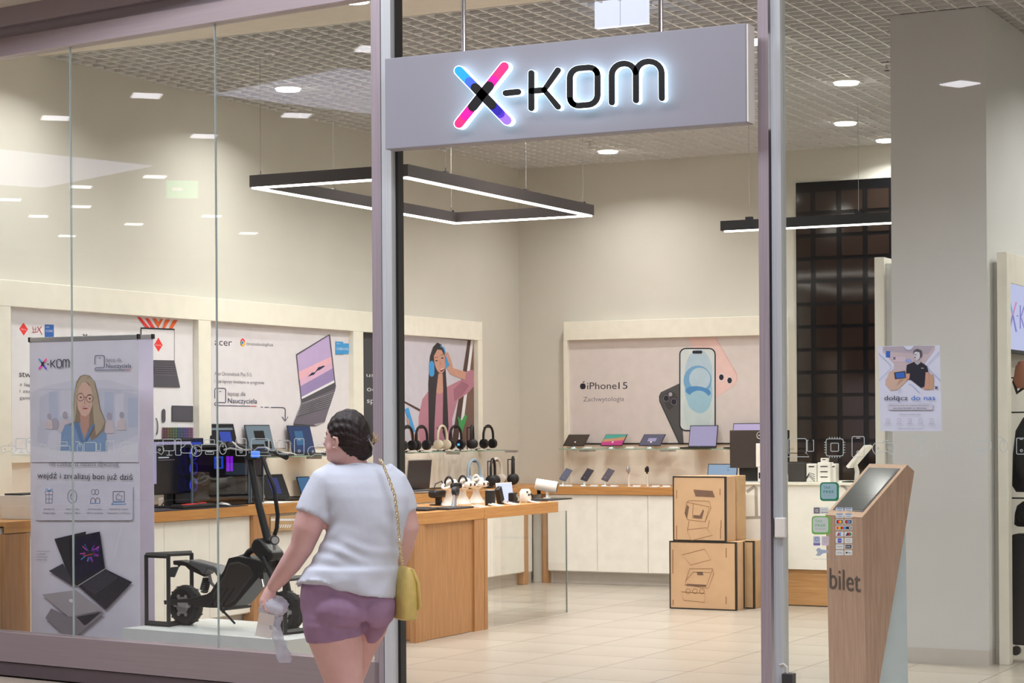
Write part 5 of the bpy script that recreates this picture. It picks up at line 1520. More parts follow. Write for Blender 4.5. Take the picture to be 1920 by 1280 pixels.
pr.poly([(150, 770), (168, 770), (167, 800), (158, 822), (151, 800)], FS2)
pr.poly([(143.5, 745), (146, 728), (154, 716), (162, 717), (170, 726), (174, 742), (173, 760), (168, 774), (160, 781), (153, 778), (146, 766)], FS)
pr.poly([(144, 748), (147, 728), (158, 712), (150, 712), (141, 730), (141, 752)], HB).poly([(158, 712), (168, 720), (174, 742), (174, 752), (179, 740), (172, 716), (162, 706)], HB)
for cx, cy in ((151, 744.5), (168, 747)):
    pr.line(arc(cx, cy, 6.6, 6.8, 0, 360, 14), .8, D1).oval(cx + .5, cy, 2, 1.2, D1).line([(cx - 4, cy - 7.5), (cx + 4, cy - 8)], .8, HB2)
pr.line([(157.5, 744), (161.5, 745)], .7, D1).poly([(153, 762.5), (157, 761.5), (164, 762.5), (168, 761), (162, 767), (156, 766.5)], mat('ban_lip', (186, 96, 104), .6)).line([(154, 763.3), (166, 763)], 1, KW).line([(159, 747), (158, 756), (161, 757)], .8, FS2)
pr.poly([(138, 793), (146, 790), (156, 828), (150, 826)], SH2).poly([(172, 795), (178, 796), (160, 830), (157, 828)], SH2).line([(157, 830), (157, 852)], 1, SH2)
pr.poly([(58, 835), (120, 846), (200, 846), (260, 828), (260, 866), (58, 866)], M_ban)
logo(pr, 72.5, 682, 58)
teach(pr, 178, 683, .88, -.01)
pr.text('nie czekaj na ostatni dzwonek', 92, 872.5, 223, 874, 8.5, KG)
pr.text('wejdź i zrealizuj bon już dziś', 70, 896, 248.5, 899.5, 11.5, K)
pr.poly(rrect(66, 908, 249, 975, 5), mat('ban_box', (218, 214, 230), .6))
IC = mat('ban_icon', (112, 112, 136), .6)
pr.line(rrect(85, 921, 99, 927, 1), 1, IC, True).line(rrect(86, 927, 98, 943, 1), 1, IC, True).line([(92, 920), (92, 943)], .9, IC).line([(86, 935), (98, 935)], .9, IC).line([(92, 920), (87, 915), (85, 918), (92, 920), (98, 915), (99, 918), (92, 920)], 1, BLU2)
pr.line(arc(135.5, 930.5, 8.5, 12.5, 0, 360, 18), 1, IC).line(arc(135.5, 930.5, 3.5, 6, 60, 330, 12), 1, IC).line([(133, 927), (138, 934)], .8, IC)
for cx in (175, 181.5): pr.line(arc(cx, 922, 3.6, 5, 0, 360, 10), .9, IC)
pr.line([(169, 943)] + arc(174, 938, 4, 5, 180, 360, 5) + [(178, 943), (180, 938)] + arc(183, 938, 4, 5, 200, 360, 5) + [(187, 943)], 1, IC).line([(169, 943), (187, 943)], .9, BLU2)
pr.line(rrect(212, 921, 233, 940, 1), 1, IC, True).line([(209, 945), (236, 945), (233, 941), (212, 941), (209, 945)], 1, BLU2).line([(218, 936), (218, 929), (223, 924), (224, 929), (229, 929), (227, 937), (218, 936)], .9, IC)
for x0_, x1_, s1_, s2_ in ((82, 102, 'prezent do', 'każdego laptopa'), (123, 148, 'raty 0% do', 'nawet rat i 200 zł'), (165, 191, 'profesjonalni', 'doradcy'), (205, 240, 'największy wybór', 'laptopów w Polsce')):
    m_ = (x0_ + x1_) / 2; w_ = x1_ - x0_
    pr.text(s1_, x0_, 955, x1_, 955.5, 3, KG, inc=False).text(s2_, m_ - w_ * .6, 962.5, m_ + w_ * .6, 963, 3, KG)
for i_, (s_, w_) in enumerate((('więcej informacji', 24), ('na stronie', 16), ('www.nauczyciel', 20), ('laptop i QR', 18))): pr.text(s_, 69, 1034 + 5.3 * i_, 69 + w_, 1034.3 + 5.3 * i_, 2.6, KG, inc=False)
pr.L += 1
LB1 = mat('ban_lap1', (46, 44, 54), .5); LB2 = mat('ban_lap2', (66, 64, 76), .5); LB3 = mat('ban_lap3', (30, 30, 40), .5)
pr.poly([(91.5, 1070), (118, 1056), (140, 1096), (137, 1099)], LB2)
pr.poly([(102, 1010), (161, 996), (163, 1060), (138, 1095), (122, 1062)], LB1)
pr.poly([(144, 1096), (197, 1066), (248, 1091), (198, 1143)], LB1).poly([(150, 1094), (196, 1069), (222, 1082), (178, 1115)], LB2)
for i_ in range(6): pr.line([(154 + 5 * i_, 1096 + 3.6 * i_), (199 + 4.6 * i_, 1072 + 2.4 * i_)], .8, LB3, inc=False)
pr.L += 1
pr.poly([(129, 1008), (187, 996), (197, 1066), (146, 1098), (134, 1092)], LB3)
pr.poly([(133, 1010), (184, 999), (194, 1063), (142, 1090)], mat('ban_scr', (24, 20, 52), .5))
c0 = (168, 1036)
random.seed(3)
for i_ in range(26):
    a_ = random.uniform(0, 2 * PI); r0_ = random.uniform(4, 10); r1_ = r0_ + random.uniform(5, 16)
    m_ = random.choice([BLU2, mat('ban_b', (70, 90, 230), .5), mat('ban_m', (214, 80, 190), .5), mat('ban_p', (110, 60, 180), .5)])
    pr.line([(c0[0] + r0_ * math.cos(a_), c0[1] + r0_ * math.sin(a_) * .9), (min(186, max(142, c0[0] + r1_ * math.cos(a_))), min(1070, max(1006, c0[1] + r1_ * math.sin(a_) * .9)))], random.uniform(.8, 2), m_, inc=False)
pr.L += 1
pr.poly([(158, 1040), (162, 1034), (170, 1032), (176, 1034), (175, 1042), (162, 1045)], K).line([(158, 1042), (174, 1038)], 1.2, mat('ban_glow', (240, 90, 90), .5))
pr.line([(146, 1098), (197, 1066)], 1.6, KL)
GL1 = mat('ban_silver', (176, 168, 174), .5); GL2 = mat('ban_silver2', (146, 138, 146), .5)
pr.poly([(79, 1114), (142, 1106), (194, 1144), (128, 1156)], GL1).poly([(85, 1158), (96, 1140), (128, 1156), (192, 1146), (194, 1150), (142, 1194), (122, 1192)], GL2).poly([(143, 1156), (190, 1147), (163, 1170), (158, 1172)], LB1).oval(134, 1126, 5, 3, KW, rot=.3)
pr.line([(229, 983), (214, 1044)], 1.2, KW)
pr.build('print', b1)

# platform
pA = on_z(229, 1177, .30); pB = on_z(539, 1200, .30)
offP = (Vector((pA.x, pA.y, 0)) - G0).dot(GN)
tA, tB = (pA - G0).dot(GD), (pB - G0).dot(GD)
plat = gbox(MB(), tB, tA, offP, offP - .78, .0, .30)
tag(plat.build('display_platform', mat('platform_white', (228, 232, 230), .45)), 'low white display platform under the black electric scooter', 'platform')

# scooter
OS = offP - .36
P0s = G0 + GN * OS
def S(x, y, lat=0): return on_plane(x, y, P0s + GN * lat, GN)       # +lat = towards the mall
def SN(x, y, lat=0): return on_plane(260 + x / 4, 960 + y / 4, P0s, GN) + GN * lat
def SC4(x, y, lat=0): return S(260 + x / 4, 960 + y / 4, lat)
zpl = .3005
scb = S(430, 1180); scb.z = zpl
sct = thing('electric_scooter', 'big black electric scooter with fat tyres standing on the white platform', 'scooter', scb)
def wheel(name, c, R, w, parent):
    c = Vector(c)
    u = GD; v = Vector((0, 0, 1))
    prof = [(R * .55, -w * .42), (R * .8, -w / 2), (R * .94, -w * .38), (R, -w * .15), (R, w * .15), (R * .94, w * .38), (R * .8, w / 2), (R * .55, w * .42)]
    mb = MB(); n = 36; vs = []
    for k_ in range(n):
        a = 2 * PI * k_ / n
        for (r, o) in prof: vs.append(c + u * (r * math.cos(a)) + v * (r * math.sin(a)) + GN * o)
    m_ = len(prof)
    mb.add(vs, [(k_ * m_ + j, k_ * m_ + (j + 1) % m_, ((k_ + 1) % n) * m_ + (j + 1) % m_, ((k_ + 1) % n) * m_ + j) for k_ in range(n) for j in range(m_)])
    for k_ in range(28):
        a = 2 * PI * k_ / 28; q = c + u * (R * 1.0 * math.cos(a)) + v * (R * math.sin(a))
        tq = (-u * math.sin(a) + v * math.cos(a)) * .006; nq = (u * math.cos(a) + v * math.sin(a)) * .001
        sgn = 1 if k_ % 2 else -1
        o0, o1 = GN * (.004 * sgn), GN * (w * .36 * sgn)
        pts = [q - tq - nq + o0, q + tq - nq + o0, q + tq + nq + o0, q - tq + nq + o0]
        pts2 = [p_ - o0 + o1 for p_ in pts]
        mb.add(pts + pts2, [(0, 1, 2, 3), (4, 5, 6, 7), (0, 1, 5, 4), (1, 2, 6, 5), (2, 3, 7, 6), (3, 0, 4, 7)])
    wo = mb.build(name, M_rubber, parent, smooth=True)
    MB().tube([c - GN * w * .34, c + GN * w * .34], R * .6, 28).build('rim', M_blackm, wo)
    db = MB().tube([c + GN * (w * .36 + .002), c + GN * (w * .36 + .005)], R * .42, 24)
    for k_ in range(6):
        a = 2 * PI * k_ / 6
        db.cyl(c + GN * (w * .37) + u * (R * .5 * math.cos(a)) + v * (R * .5 * math.sin(a)), c + GN * (w * .37 + .006) + u * (R * .5 * math.cos(a)) + v * (R * .5 * math.sin(a)), R * .11, n=12)
    db.build('brake_disc', M_silver, wo, smooth=True)
    MB().cyl(c - GN * w * .6, c + GN * w * .6, .012, n=10).build('axle', M_chrome, wo)
    return wo
Rw = .128
cr = S(349, 1133); cr.z = zpl + Rw
cf = S(537, 1146); cf.z = zpl + Rw + .0
wheel('wheel', cr, Rw, .085, sct)
wheel('wheel', cf, Rw, .085, sct)
def sprism(name, pts, w, m, lat=0, parent=None, bev=0):
    mb = MB().prism([SN(x, y, lat - w / 2) for x, y in pts], GN * w)
    o = mb.build(name, m, parent or sct)
    if bev:
        md = o.modifiers.new('b', 'BEVEL'); md.width = bev; md.segments = 2; md.limit_method = 'ANGLE'
    return o
M_scb = mat('scooter_black', (34, 33, 34), .38, tex='n', scale=9, amt=.2)
M_scd = mat('scooter_deck', (56, 50, 46), .45, tex='woodx', scale=6, amt=.25)
sprism('body', [(735, 340), (800, 325), (920, 345), (1010, 372), (990, 450), (930, 520), (785, 690), (740, 712), (600, 710), (470, 700), (520, 640), (600, 590), (700, 430)], .15, M_scb, bev=.02)
sprism('side_cover', [(740, 370), (800, 360), (900, 400), (930, 470), (790, 660), (740, 690), (620, 690), (620, 600), (700, 470)], .165, M_scd, bev=.02)
for dx in (0, 45, 90): sprism('cover_rib', [(600 + dx, 692), (612 + dx, 692), (700 + dx, 560), (690 + dx, 560)], .175, M_scb)
sprism('neck_block', [(915, 195), (950, 190), (1045, 300), (1045, 352), (1020, 372), (960, 360), (890, 290), (885, 250)], .12, M_scb, bev=.015)
MB().tube([SC4(760, 350), SC4(805, 335), SC4(825, 300), SC4(860, 276), SC4(905, 268)], [.022, .024, .02, .02, .022], 10).build('handle_loop', M_scb, sct, smooth=True)
sprism('tail_fender', [(285, 360), (340, 358), (400, 375), (445, 395), (515, 450), (520, 486), (480, 466), (405, 432), (372, 400), (290, 392)], .07, M_scb, bev=.008)
sprism('tail_cover', [(418, 352), (560, 388), (615, 402), (655, 470), (640, 500), (600, 440), (550, 420), (520, 470), (490, 430), (412, 385)], .10, mat('tail_grey', (92, 92, 94), .35), bev=.01)
sprism('tail_light', [(283, 362), (296, 362), (296, 392), (284, 390)], .06, RED2)
sprism('plate', [(272, 410), (326, 405), (292, 485), (240, 481)], .012, M_dark, lat=.03)
MB().tube([SC4(300, 392, .03), SC4(305, 408, .03)], .008, 8).build('plate_bracket', M_black, sct)
coil = []
a0_, b0_ = SC4(512, 502, .03), SC4(488, 592, .03)
ax_ = (b0_ - a0_); e1, e2 = frame_for(ax_)
for k_ in range(66):
    f_ = k_ / 65; coil.append(a0_ + ax_ * f_ + e1 * (.024 * math.cos(f_ * 12 * PI)) + e2 * (.024 * math.sin(f_ * 12 * PI)))
shk = MB().cyl(a0_ - ax_ * .12, b0_ + ax_ * .12, .01, n=10).build('shock', M_blackm, sct)
MB().tube(coil, .006, 6).build('spring', M_black, shk, smooth=True)
for lat in (.06, -.06):
    MB().tube([SC4(530, 470, lat), SC4(545, 530, lat), SC4(600, 590, lat)], .010, 8).build('frame_tube', mat('frame_grey', (120, 118, 118), .35, .3), sct, smooth=True)
    sprism('swing_arm', [(245, 655), (440, 640), (600, 600), (600, 660), (450, 690), (380, 695), (250, 685)], .022, M_blackm, lat=lat, bev=.004)
sprism('caliper', [(360, 672), (430, 672), (430, 708), (370, 700)], .02, M_silver, lat=.075)
MB().tube([SC4(602, 708, .05), SC4(640, 748, .07)], .011, 8).tube([SC4(640, 748, .07), SC4(720, 832, .1)], .007, 8).build('kickstand', M_black, sct, smooth=True)
MB().box(0, 0, 0, 0, 0, 0) if False else None
sprism('foot_peg', [(715, 712), (755, 704), (755, 722), (720, 730)], .22, M_blackm)
# fork
for lat in (.062, -.062):
    f_ = MB().tube([SN(985, 330, lat), SN(1050, 480, lat), (cf + GN * lat)], [.018, .018, .014], 12).build('fork_leg', M_blackm, sct, smooth=True)
MB().cyl(SC4(918, 450, .08), SC4(922, 500, .08), .014, n=12).build('damper', M_black, sct)
MB().cyl(SC4(922, 500, .08), SC4(935, 560, .08), .010, n=12).build('damper_rod', M_chrome, sct)
hl = MB().cyl(SC4(1010, 208, .06), SC4(1022, 210, .10), .03, .028, n=18).build('headlight', M_black, sct, smooth=True)
MB().cyl(SC4(1022, 210, .101), SC4(1023, 210, .104), .022, n=18).build('lens', M_silver, hl)
MB().cyl(SC4(1020, 245, .06), SC4(1020, 285, .06), .012, n=10).build('horn', M_silver, sct)
# stem: handlebar side
MB().tube([S(467, 850), S(480, 925), S(503, 1015)], [.021, .022, .026], 14).build('stem', M_blackm, sct, smooth=True)
MB().box(0, 0, 0, 0, 0, 0) if False else None
MB().tube([S(493, 858, .02), S(502, 885, .03), S(514, 915, .03), S(521, 965, .02), S(519, 990, .02), S(512, 1012, .02)], .013, 10).build('cable_sleeve', M_black, sct, smooth=True)
sprism('stem_clamp', [(812, -440), (925, -440), (920, -395), (840, -395)], .09, M_blackm)
hb_ = MB().tube([S(415, 834, -.12), S(440, 832, -.05), S(478, 846, 0), S(510, 846, .05), S(534, 856, .10)], .012, 10).build('handlebar', M_black, sct, smooth=True)
for a_, b_ in (((408, 833, -.16), (428, 832, -.08)), ((518, 848, .07), (537, 857, .12))):
    MB().tube([S(*a_), S(*b_)], .017, 12).build('grip', M_rubber, hb_, smooth=True)
MB().tube([S(420, 843, .0), S(432, 840, 0), S(450, 843, 0), S(472, 843, 0)], .006, 8).tube([S(436, 828, 0), S(446, 838, 0), S(455, 842, 0)], .005, 8).build('brake_lever', M_silver, hb_)
MB().tube([S(476, 846, .02), S(484, 839, .02), S(500, 839, .02), S(512, 848, .02)], .006, 8).build('brake_cable', M_silver, hb_)
MB().box(-.02, .02, -.01, .01, -.012, .012, .004)
cdp = MB(Matrix.Translation(S(479, 851, .05)))
cdp.box(-.028, .028, -.012, .012, -.02, .02, .005).build('display_pod', E('pod_blue', (90, 140, 255), 1.2, (40, 60, 130)), sct)
# black rectangular stands
def sq(name, label, loops, bars):
    t = thing(name, label, 'stand', (S(300, 1178).x, S(300, 1178).y, zpl))
    return t
st1 = thing('scooter_stand', 'black square tube frame stand holding the scooter rear wheel', 'stand', S(300, 1176))
def bar(p, q, parent, r=.013): 
    MB().tube([p, q], r * 1.25, 4).build('bar', M_blackm, parent)
zf = zpl + .016
def SB(px, py, lat):
    p = S(px, py, lat); return p
A_ = [S(274, 1041, .15), S(315.5, 1042, .15)]
A_ = [Vector((p.x, p.y, 0)) for p in A_]
zt1_ = S(290, 1041, .15).z
for p in A_: bar(p + Vector((0, 0, zpl)), p + Vector((0, 0, zt1_)), st1)
bar(A_[0] + Vector((0, 0, zt1_)), A_[1] + Vector((0, 0, zt1_)), st1); bar(A_[0] + Vector((0, 0, zf)), A_[1] + Vector((0, 0, zf)), st1)
C_ = S(359, 1034, -.16); C_.z = 0
C0 = C_ + (A_[0] - A_[1])
bar(C_ + Vector((0, 0, zpl)), C_ + Vector((0, 0, zt1_)), st1)
bar(A_[0] + Vector((0, 0, zt1_)), C_ + Vector((0, 0, zt1_)), st1)
bar(A_[1] + Vector((0, 0, zf)), C_ + Vector((0, 0, zf)), st1)
st2 = thing('scooter_stand', 'black square tube frame stand holding the scooter front wheel, beside the walking person', 'stand', S(560, 1188))
Dp = S(534, 1100, .13); Dp.z = 0; Ep = S(585, 1100, -.1); Ep.z = 0
ztd = S(534, 1085, .13).z
bar(Dp + Vector((0, 0, zpl)), Dp + Vector((0, 0, ztd)), st2); bar(Ep + Vector((0, 0, zpl)), Ep + Vector((0, 0, ztd)), st2)
bar(Dp + Vector((0, 0, zf)), Ep + Vector((0, 0, zf)), st2); bar(Dp + Vector((0, 0, ztd)), Ep + Vector((0, 0, ztd)), st2)

# ================================================================== TICKET KIOSK BEHIND THE RIGHT PANE
KC = at_d(1619, 1100, 11.3); KC.z = 0
kf = (FW * .925 - RT * .381).normalized()      # along the narrow front, away to the left
kd = (RT * .925 + FW * .381).normalized()      # along the side, to the right
KW_ = .385
kk = thing('ticket_kiosk', 'slanted wooden ticket kiosk with a dark touch screen, marked bilet', 'kiosk', KC)
def ks(x, y, off=0): return on_plane(x, y, KC + kf * off, kf) 
bot = CAM.z
def kfloor(x, y):
    p = ks(x, y); return Vector((p.x, p.y, 0))
side = [ks(1617, 971), ks(1702, 872), ks(1714.5, 883), ks(1698.5, 985), kfloor(1640, 1345), kfloor(1625, 1330)]
MB().prism(side, kf * KW_).build('body', M_kwood, kk)
wedge = [ks(1698, 990, .02), kfloor(1707, 1340) + kf * .02, kfloor(1641, 1345) + kf * .02]
MB().prism(wedge, kf * (KW_ - .04)).build('support_wedge', mat('wedge_white', (208, 222, 228), .45), kk)
s0, s1_ = ks(1617, 971), ks(1702, 872)
sn = (s1_ - s0).normalized().cross(kf).normalized()
if sn.dot(CAM - s0) < 0: sn = -sn
MB().prism([s0 + sn * .0005, s1_ + sn * .0005, s1_ + kf * KW_ + sn * .0005, s0 + kf * KW_ + sn * .0005], sn * .004).build('top_panel', M_kedge, kk)
ud = (s1_ - s0)
def kq(u, v, h): return s0 + ud * v + kf * (KW_ * u) + sn * h
MB().prism([kq(.09, .1, .005), kq(.91, .1, .005), kq(.91, .92, .005), kq(.09, .92, .005)], sn * .002).build('screen_bezel', M_black, kk)
MB().prism([kq(.12, .13, .0075), kq(.88, .13, .0075), kq(.88, .89, .0075), kq(.12, .89, .0075)], sn * .001).build('touch_screen', mat('kiosk_screen', (92, 94, 92), .12), kk)
pr = Print(KC - kd * .001, -kd)
pr.text('bilet', 1555, 1102.5, 1612.5, 1109.5, 41, mat('ink_brown_text', (92, 82, 76), .6))
pr.build('lettering', kk)
for u_ in (.2,): MB().box(0, 0, 0, 0, 0, 0) if False else None

# ================================================================== PAPER, STICKERS AND LINE ICONS ON THE RIGHT PANE
YG = YR - .0068
pa = thing('notice_poster', 'white paper notice with a person in a black polo, taped to the right pane', 'poster', on_y(1705, 808, YG))
pr = Print((0, YG, 0), (0, -1, 0))
M_note = mat('notice_paper', (214, 220, 238), .6)
q_ = [on_y(*p_, YG) for p_ in ((1646.5, 649), (1762, 647), (1766, 808), (1651, 808))]
MB().prism(q_, (0, -.0006, 0)).build('sheet', M_note, pa)
pr.L = 6
xs_ = [(1655, 650), (1694, 648.5), (1700, 655), (1706, 655.5), (1714, 648), (1753, 648), (1753, 655), (1735, 680), (1734, 686), (1752, 708), (1752, 725), (1742, 732), (1732, 731), (1710, 713), (1703, 712.5), (1682, 732), (1670, 733), (1660, 722), (1660, 712), (1676, 690), (1676, 682), (1655, 660)]
pr.poly(xs_, mat('note_room', (196, 182, 188), .6))
pr.poly([(1656, 650), (1690, 649), (1700, 656), (1708, 656), (1716, 648), (1752, 648), (1740, 664), (1676, 660), (1658, 658)], mat('note_ceiling', (176, 168, 178), .6))
pr.rect(1661, 658, 1669, 670, BLU).rect(1674, 668, 1698, 678, mat('note_wall', (206, 190, 200), .6)).line([(1675, 669), (1679, 674)], 1.2, NAV).line([(1679, 669), (1675, 674)], 1.2, NAV).oval(1703, 676, 6, 3.5, mat('note_blue', (150, 168, 220), .6))
pr.poly([(1668, 696), (1700, 694), (1700, 714), (1684, 730), (1670, 732), (1661, 720), (1662, 712)], mat('note_wood', (206, 178, 160), .6)).poly([(1680, 724), (1700, 708), (1700, 700), (1690, 704)], mat('note_wood2', (184, 150, 130), .6))
pr.poly([(1676, 698), (1697, 695), (1700, 708), (1678, 711)], D1).poly([(1679, 699), (1695, 697), (1697, 707), (1681, 709)], BLU)
pr.rect(1735, 702, 1750, 730, mat('note_wood3', (196, 160, 130), .6))
pr.poly([(1698, 708), (1700, 684), (1714, 678), (1726, 678), (1738, 686), (1741, 698), (1735, 702), (1733, 724), (1727, 727), (1708, 712), (1703, 711)], K)
pr.poly([(1698, 700), (1706, 700), (1705, 710), (1699, 712)], SKN).poly([(1735, 698), (1741, 697), (1742, 722), (1736, 731), (1732, 728), (1737, 716)], SKN)
pr.poly([(1715, 675), (1724, 675), (1726, 680), (1720, 684), (1715, 680)], KL).oval(1719, 666, 6, 9, mat('note_face', (206, 206, 214), .6)).poly([(1712, 664), (1713, 657), (1720, 653.5), (1728, 657), (1729, 666), (1726, 672), (1724, 660), (1716, 659)], D2).line([(1714, 664), (1718, 664.5)], 1, D1).poly([(1716, 667), (1714, 671), (1717, 671)], D3)
pr.line([(1727, 690), (1732, 690)], .8, KW)
for pts in ([(1647, 662), (1670, 684), (1670, 691), (1648, 713)], [(1762, 659), (1739, 683), (1740, 690), (1764, 714)], [(1693, 649), (1700, 655.5), (1708, 655.5), (1714, 648)], [(1684, 736), (1690, 729)], [(1703, 720), (1709, 720.5), (1724, 736)]): pr.line(pts, .8, mat('note_line', (150, 172, 208), .6))
pr.line([(1753, 724), (1758, 729)], 1.6, NAV).line([(1758, 724), (1753, 729)], 1.6, NAV)
pr.text('dołącz', 1658, 750, 1702, 750, 9.2, mat('note_navy', (40, 50, 70), .6)).text('do nas', 1708.5, 750, 1753.5, 749.5, 9.2, mat('note_bl', (50, 110, 200), .6))
pr.poly(rrect(1665, 756, 1749, 768, 3), mat('note_pill', (204, 206, 222), .6)).text('Szukamy osób do zespołu doradców', 1668, 761, 1742, 761, 2.6, KG).text('pierwszy kontakt na rekrutacja', 1675, 766, 1737, 766, 2.8, NAV)
pr.text('zeskanuj i sprawdź oferty', 1686, 777.5, 1726, 777.5, 2.2, KG)
for i_, cx in enumerate((1665, 1686, 1706, 1726, 1747)):
    pr.line(rrect(cx - 3, 784.5, cx + 3, 790.5, 1.5), .6, KL, True).text('praca', cx - 5, 794.5, cx + 5, 794.5, 1.8, KG, inc=False).text('w sklepie', cx - 8, 797.5, cx + 8, 797.5, 1.8, KL)
pr.text('dołącz do zespołu salonu w galerii', 1684, 804, 1730, 804, 2.0, KG)
pr.build('print', pa)

M_stw = mat('sticker_white', (222, 230, 228), .5)
def sticker(name, label, pts, m, cat='sticker'):
    t = thing(name, label, cat, on_y(sum(p[0] for p in pts) / len(pts), max(p[1] for p in pts), YG))
    MB().prism([on_y(*p, YG) for p in pts], (0, -.0006, 0)).build('backing', m, t)
    p_ = Print((0, YG, 0), (0, -1, 0)); p_.L = 6
    return t, p_
for (x0, y0, x1, y1, gm, gw, gt_, lab) in ((1537.5, 904, 1573, 939, (36, 132, 96), (158, 194, 204), (40, 120, 110), 'dark green tax free sticker on the right pane, upper of the two'), (1522, 967, 1557, 1001.5, (120, 190, 90), (206, 218, 212), (110, 190, 130), 'light green tax free sticker on the right pane, lower of the two')):
    t, p_ = sticker('tax_sticker', lab, rrect(x0, y0, x1, y1, 6), mat('st_g%d' % gm[0], gm, .5))
    p_.poly(rrect(x0 + 2, y0 + 2.2, x1 - 4, y1 - 3.8, 5), mat('st_w%d' % gw[0], gw, .5))
    mt_ = mat('st_t%d' % gt_[0], gt_, .5)
    p_.text('TAX', x0 + 6.5, y0 + 12, x0 + 20, y0 + 12, 5, mt_).text('FREE', x0 + 6.5, y0 + 20, x0 + 26, y0 + 20, 5, mt_).text('for tourists', x0 + 6.5, y0 + 25, x0 + 26, y0 + 25, 2.2, KL)
    p_.build('print', t)
rows = [(951, 958), (962, 970.5), (973.5, 982.5), (985.5, 993), (996.5, 1005.5), (1008, 1018), (1020, 1029), (1031, 1040.5)]
t = thing('payment_stickers', 'clear sheet of small payment card stickers in eight rows on the right pane', 'sticker', on_y(1583, 1041, YG))
for i_, (ya_, yb_) in enumerate(rows):
    cols_ = [(1567, 1581.5), (1583.5, 1598)] if i_ != 3 else [(1567, 1598)]
    for j_, (xa_, xb_) in enumerate(cols_):
        so = MB().prism([on_y(*p_, YG) for p_ in rrect(xa_, ya_, xb_, yb_, 1.6)], (0, -.0006, 0)).build('card_sticker', M_stw, t)
        p_ = Print((0, YG, 0), (0, -1, 0)); p_.L = 6
        cx, cy_ = (xa_ + xb_) / 2, (ya_ + yb_) / 2
        if i_ in (0, 1):
            p_.line([(xa_ + 1.5, ya_ + 1.5), (xb_ - 1.5, ya_ + 1.5)], 1.2, BLU)
            p_.text('VISA', xa_ + 3, cy_ + 2.8, xb_ - 3, cy_ + 2.8, 2.6, BLU)
        elif i_ in (2, 3):
            p_.poly(rrect(xa_ + 1.4, ya_ + 1.2, xb_ - 1.4, yb_ - 1.2, 1), K)
            for cc in ([cx] if i_ == 2 else [1572.5, 1582.5]):
                a_, b_ = ((RED, YEL) if (i_ == 2 and j_ == 0) or (i_ == 3 and cc < 1575) else (RED, BLU2))
                p_.oval(cc - 1.5, cy_, 2.6, 2.6, a_).oval(cc + 1.7, cy_, 2.6, 2.6, b_)
            if i_ == 3: p_.poly([(1591, cy_), (1595, cy_ - 2.4), (1595, cy_ + 2.4)], KW)
        elif i_ == 4:
            p_.poly([(xa_ + 2, yb_ - 1.5), (xa_ + 5, ya_ + 1.5), (xb_ - 4, ya_ + 1.5), (xb_ - 6, yb_ - 1.5)], RED2 if j_ == 0 else NAV).oval(cx + 1.5, cy_, 3, 3, BLU2 if j_ == 0 else RED2).oval(cx + 4, cy_, 2, 3, KW if j_ == 0 else GRN)
        elif i_ == 5:
            if j_ == 0: p_.rect(cx - 3.6, ya_ + 1, cx + 3.6, yb_ - 1, mat('st_indigo', (90, 90, 200), .5)).text('AMEX', cx - 3, cy_ + 1, cx + 3, cy_ + 1, 2.2, KW)
            else: p_.line(arc(cx, cy_ - .5, 3.2, 2.6, 0, 360, 10), .7, KL)
        elif i_ == 6:
            if j_ == 0: p_.text('PayPal', xa_ + 2, cy_ + 1, xb_ - 2, cy_ + 1, 2.4, KG)
            else: p_.poly(rrect(xa_ + 1.5, ya_ + 1, xb_ - 1.5, yb_ - 1, 1), D1).text('blik', xa_ + 3, cy_ + 1.6, xb_ - 3, cy_ + 1.6, 3.6, KW)
        else: p_.text('G Pay' if j_ == 0 else 'Pay', xa_ + (2 if j_ == 0 else 5), cy_ + 1.4, xb_ - 2, cy_ + 1.4, 3, D1 if j_ else KG)
        if i_ == 7 and j_ == 1: p_.oval(xa_ + 3.6, cy_, 1.4, 1.7, K)
        p_.build('print', so)
t, p_ = sticker('camera_sticker', 'pale rectangular sticker left of the card stickers, above the light green one', [(1525, 950.5), (1553.5, 950.5), (1553, 963), (1525, 963)], M_stw)
p_.poly(rrect(1525.8, 951, 1537, 962.3, 1), KG).line(rrect(1529.5, 955, 1533.5, 959, 1), .8, KW, True).text('obiekt', 1540, 955.5, 1552, 955.5, 2, KL).text('monitorowany', 1539.5, 961, 1552.6, 961, 2.4, K)
p_.build('print', t)
t, p_ = sticker('certificate_sticker', 'small pale blue certificate sticker under the light green one, left of a pair', rrect(1525, 1005, 1538, 1022.5, 2), mat('st_pale', (190, 200, 220), .5))
p_.line(arc(1531.5, 1010.5, 3, 3.4, 0, 360, 12), .7, BLU).rect(1525.2, 1018, 1537.8, 1022, mat('st_violet', (130, 120, 190), .5)); p_.build('print', t)
t, p_ = sticker('certificate_sticker', 'small pale lilac certificate sticker under the light green one, right of a pair', rrect(1540.5, 1005, 1554, 1022.5, 2), mat('st_lilac', (214, 204, 214), .5))
p_.line(arc(1547.5, 1012, 3, 4, 0, 360, 12), .6, KL); p_.build('print', t)
t, p_ = sticker('dog_sticker', 'pale blue dog shaped sticker below the certificate stickers', [(1530, 1030), (1535, 1026), (1541, 1030), (1552, 1031), (1553.5, 1036), (1543, 1037), (1537, 1042), (1529, 1041), (1533, 1036)], mat('st_dog', (176, 190, 210), .5))
p_.text('zapraszamy z psem', 1525, 1048, 1578, 1049, 2, KL); p_.build('print', t)

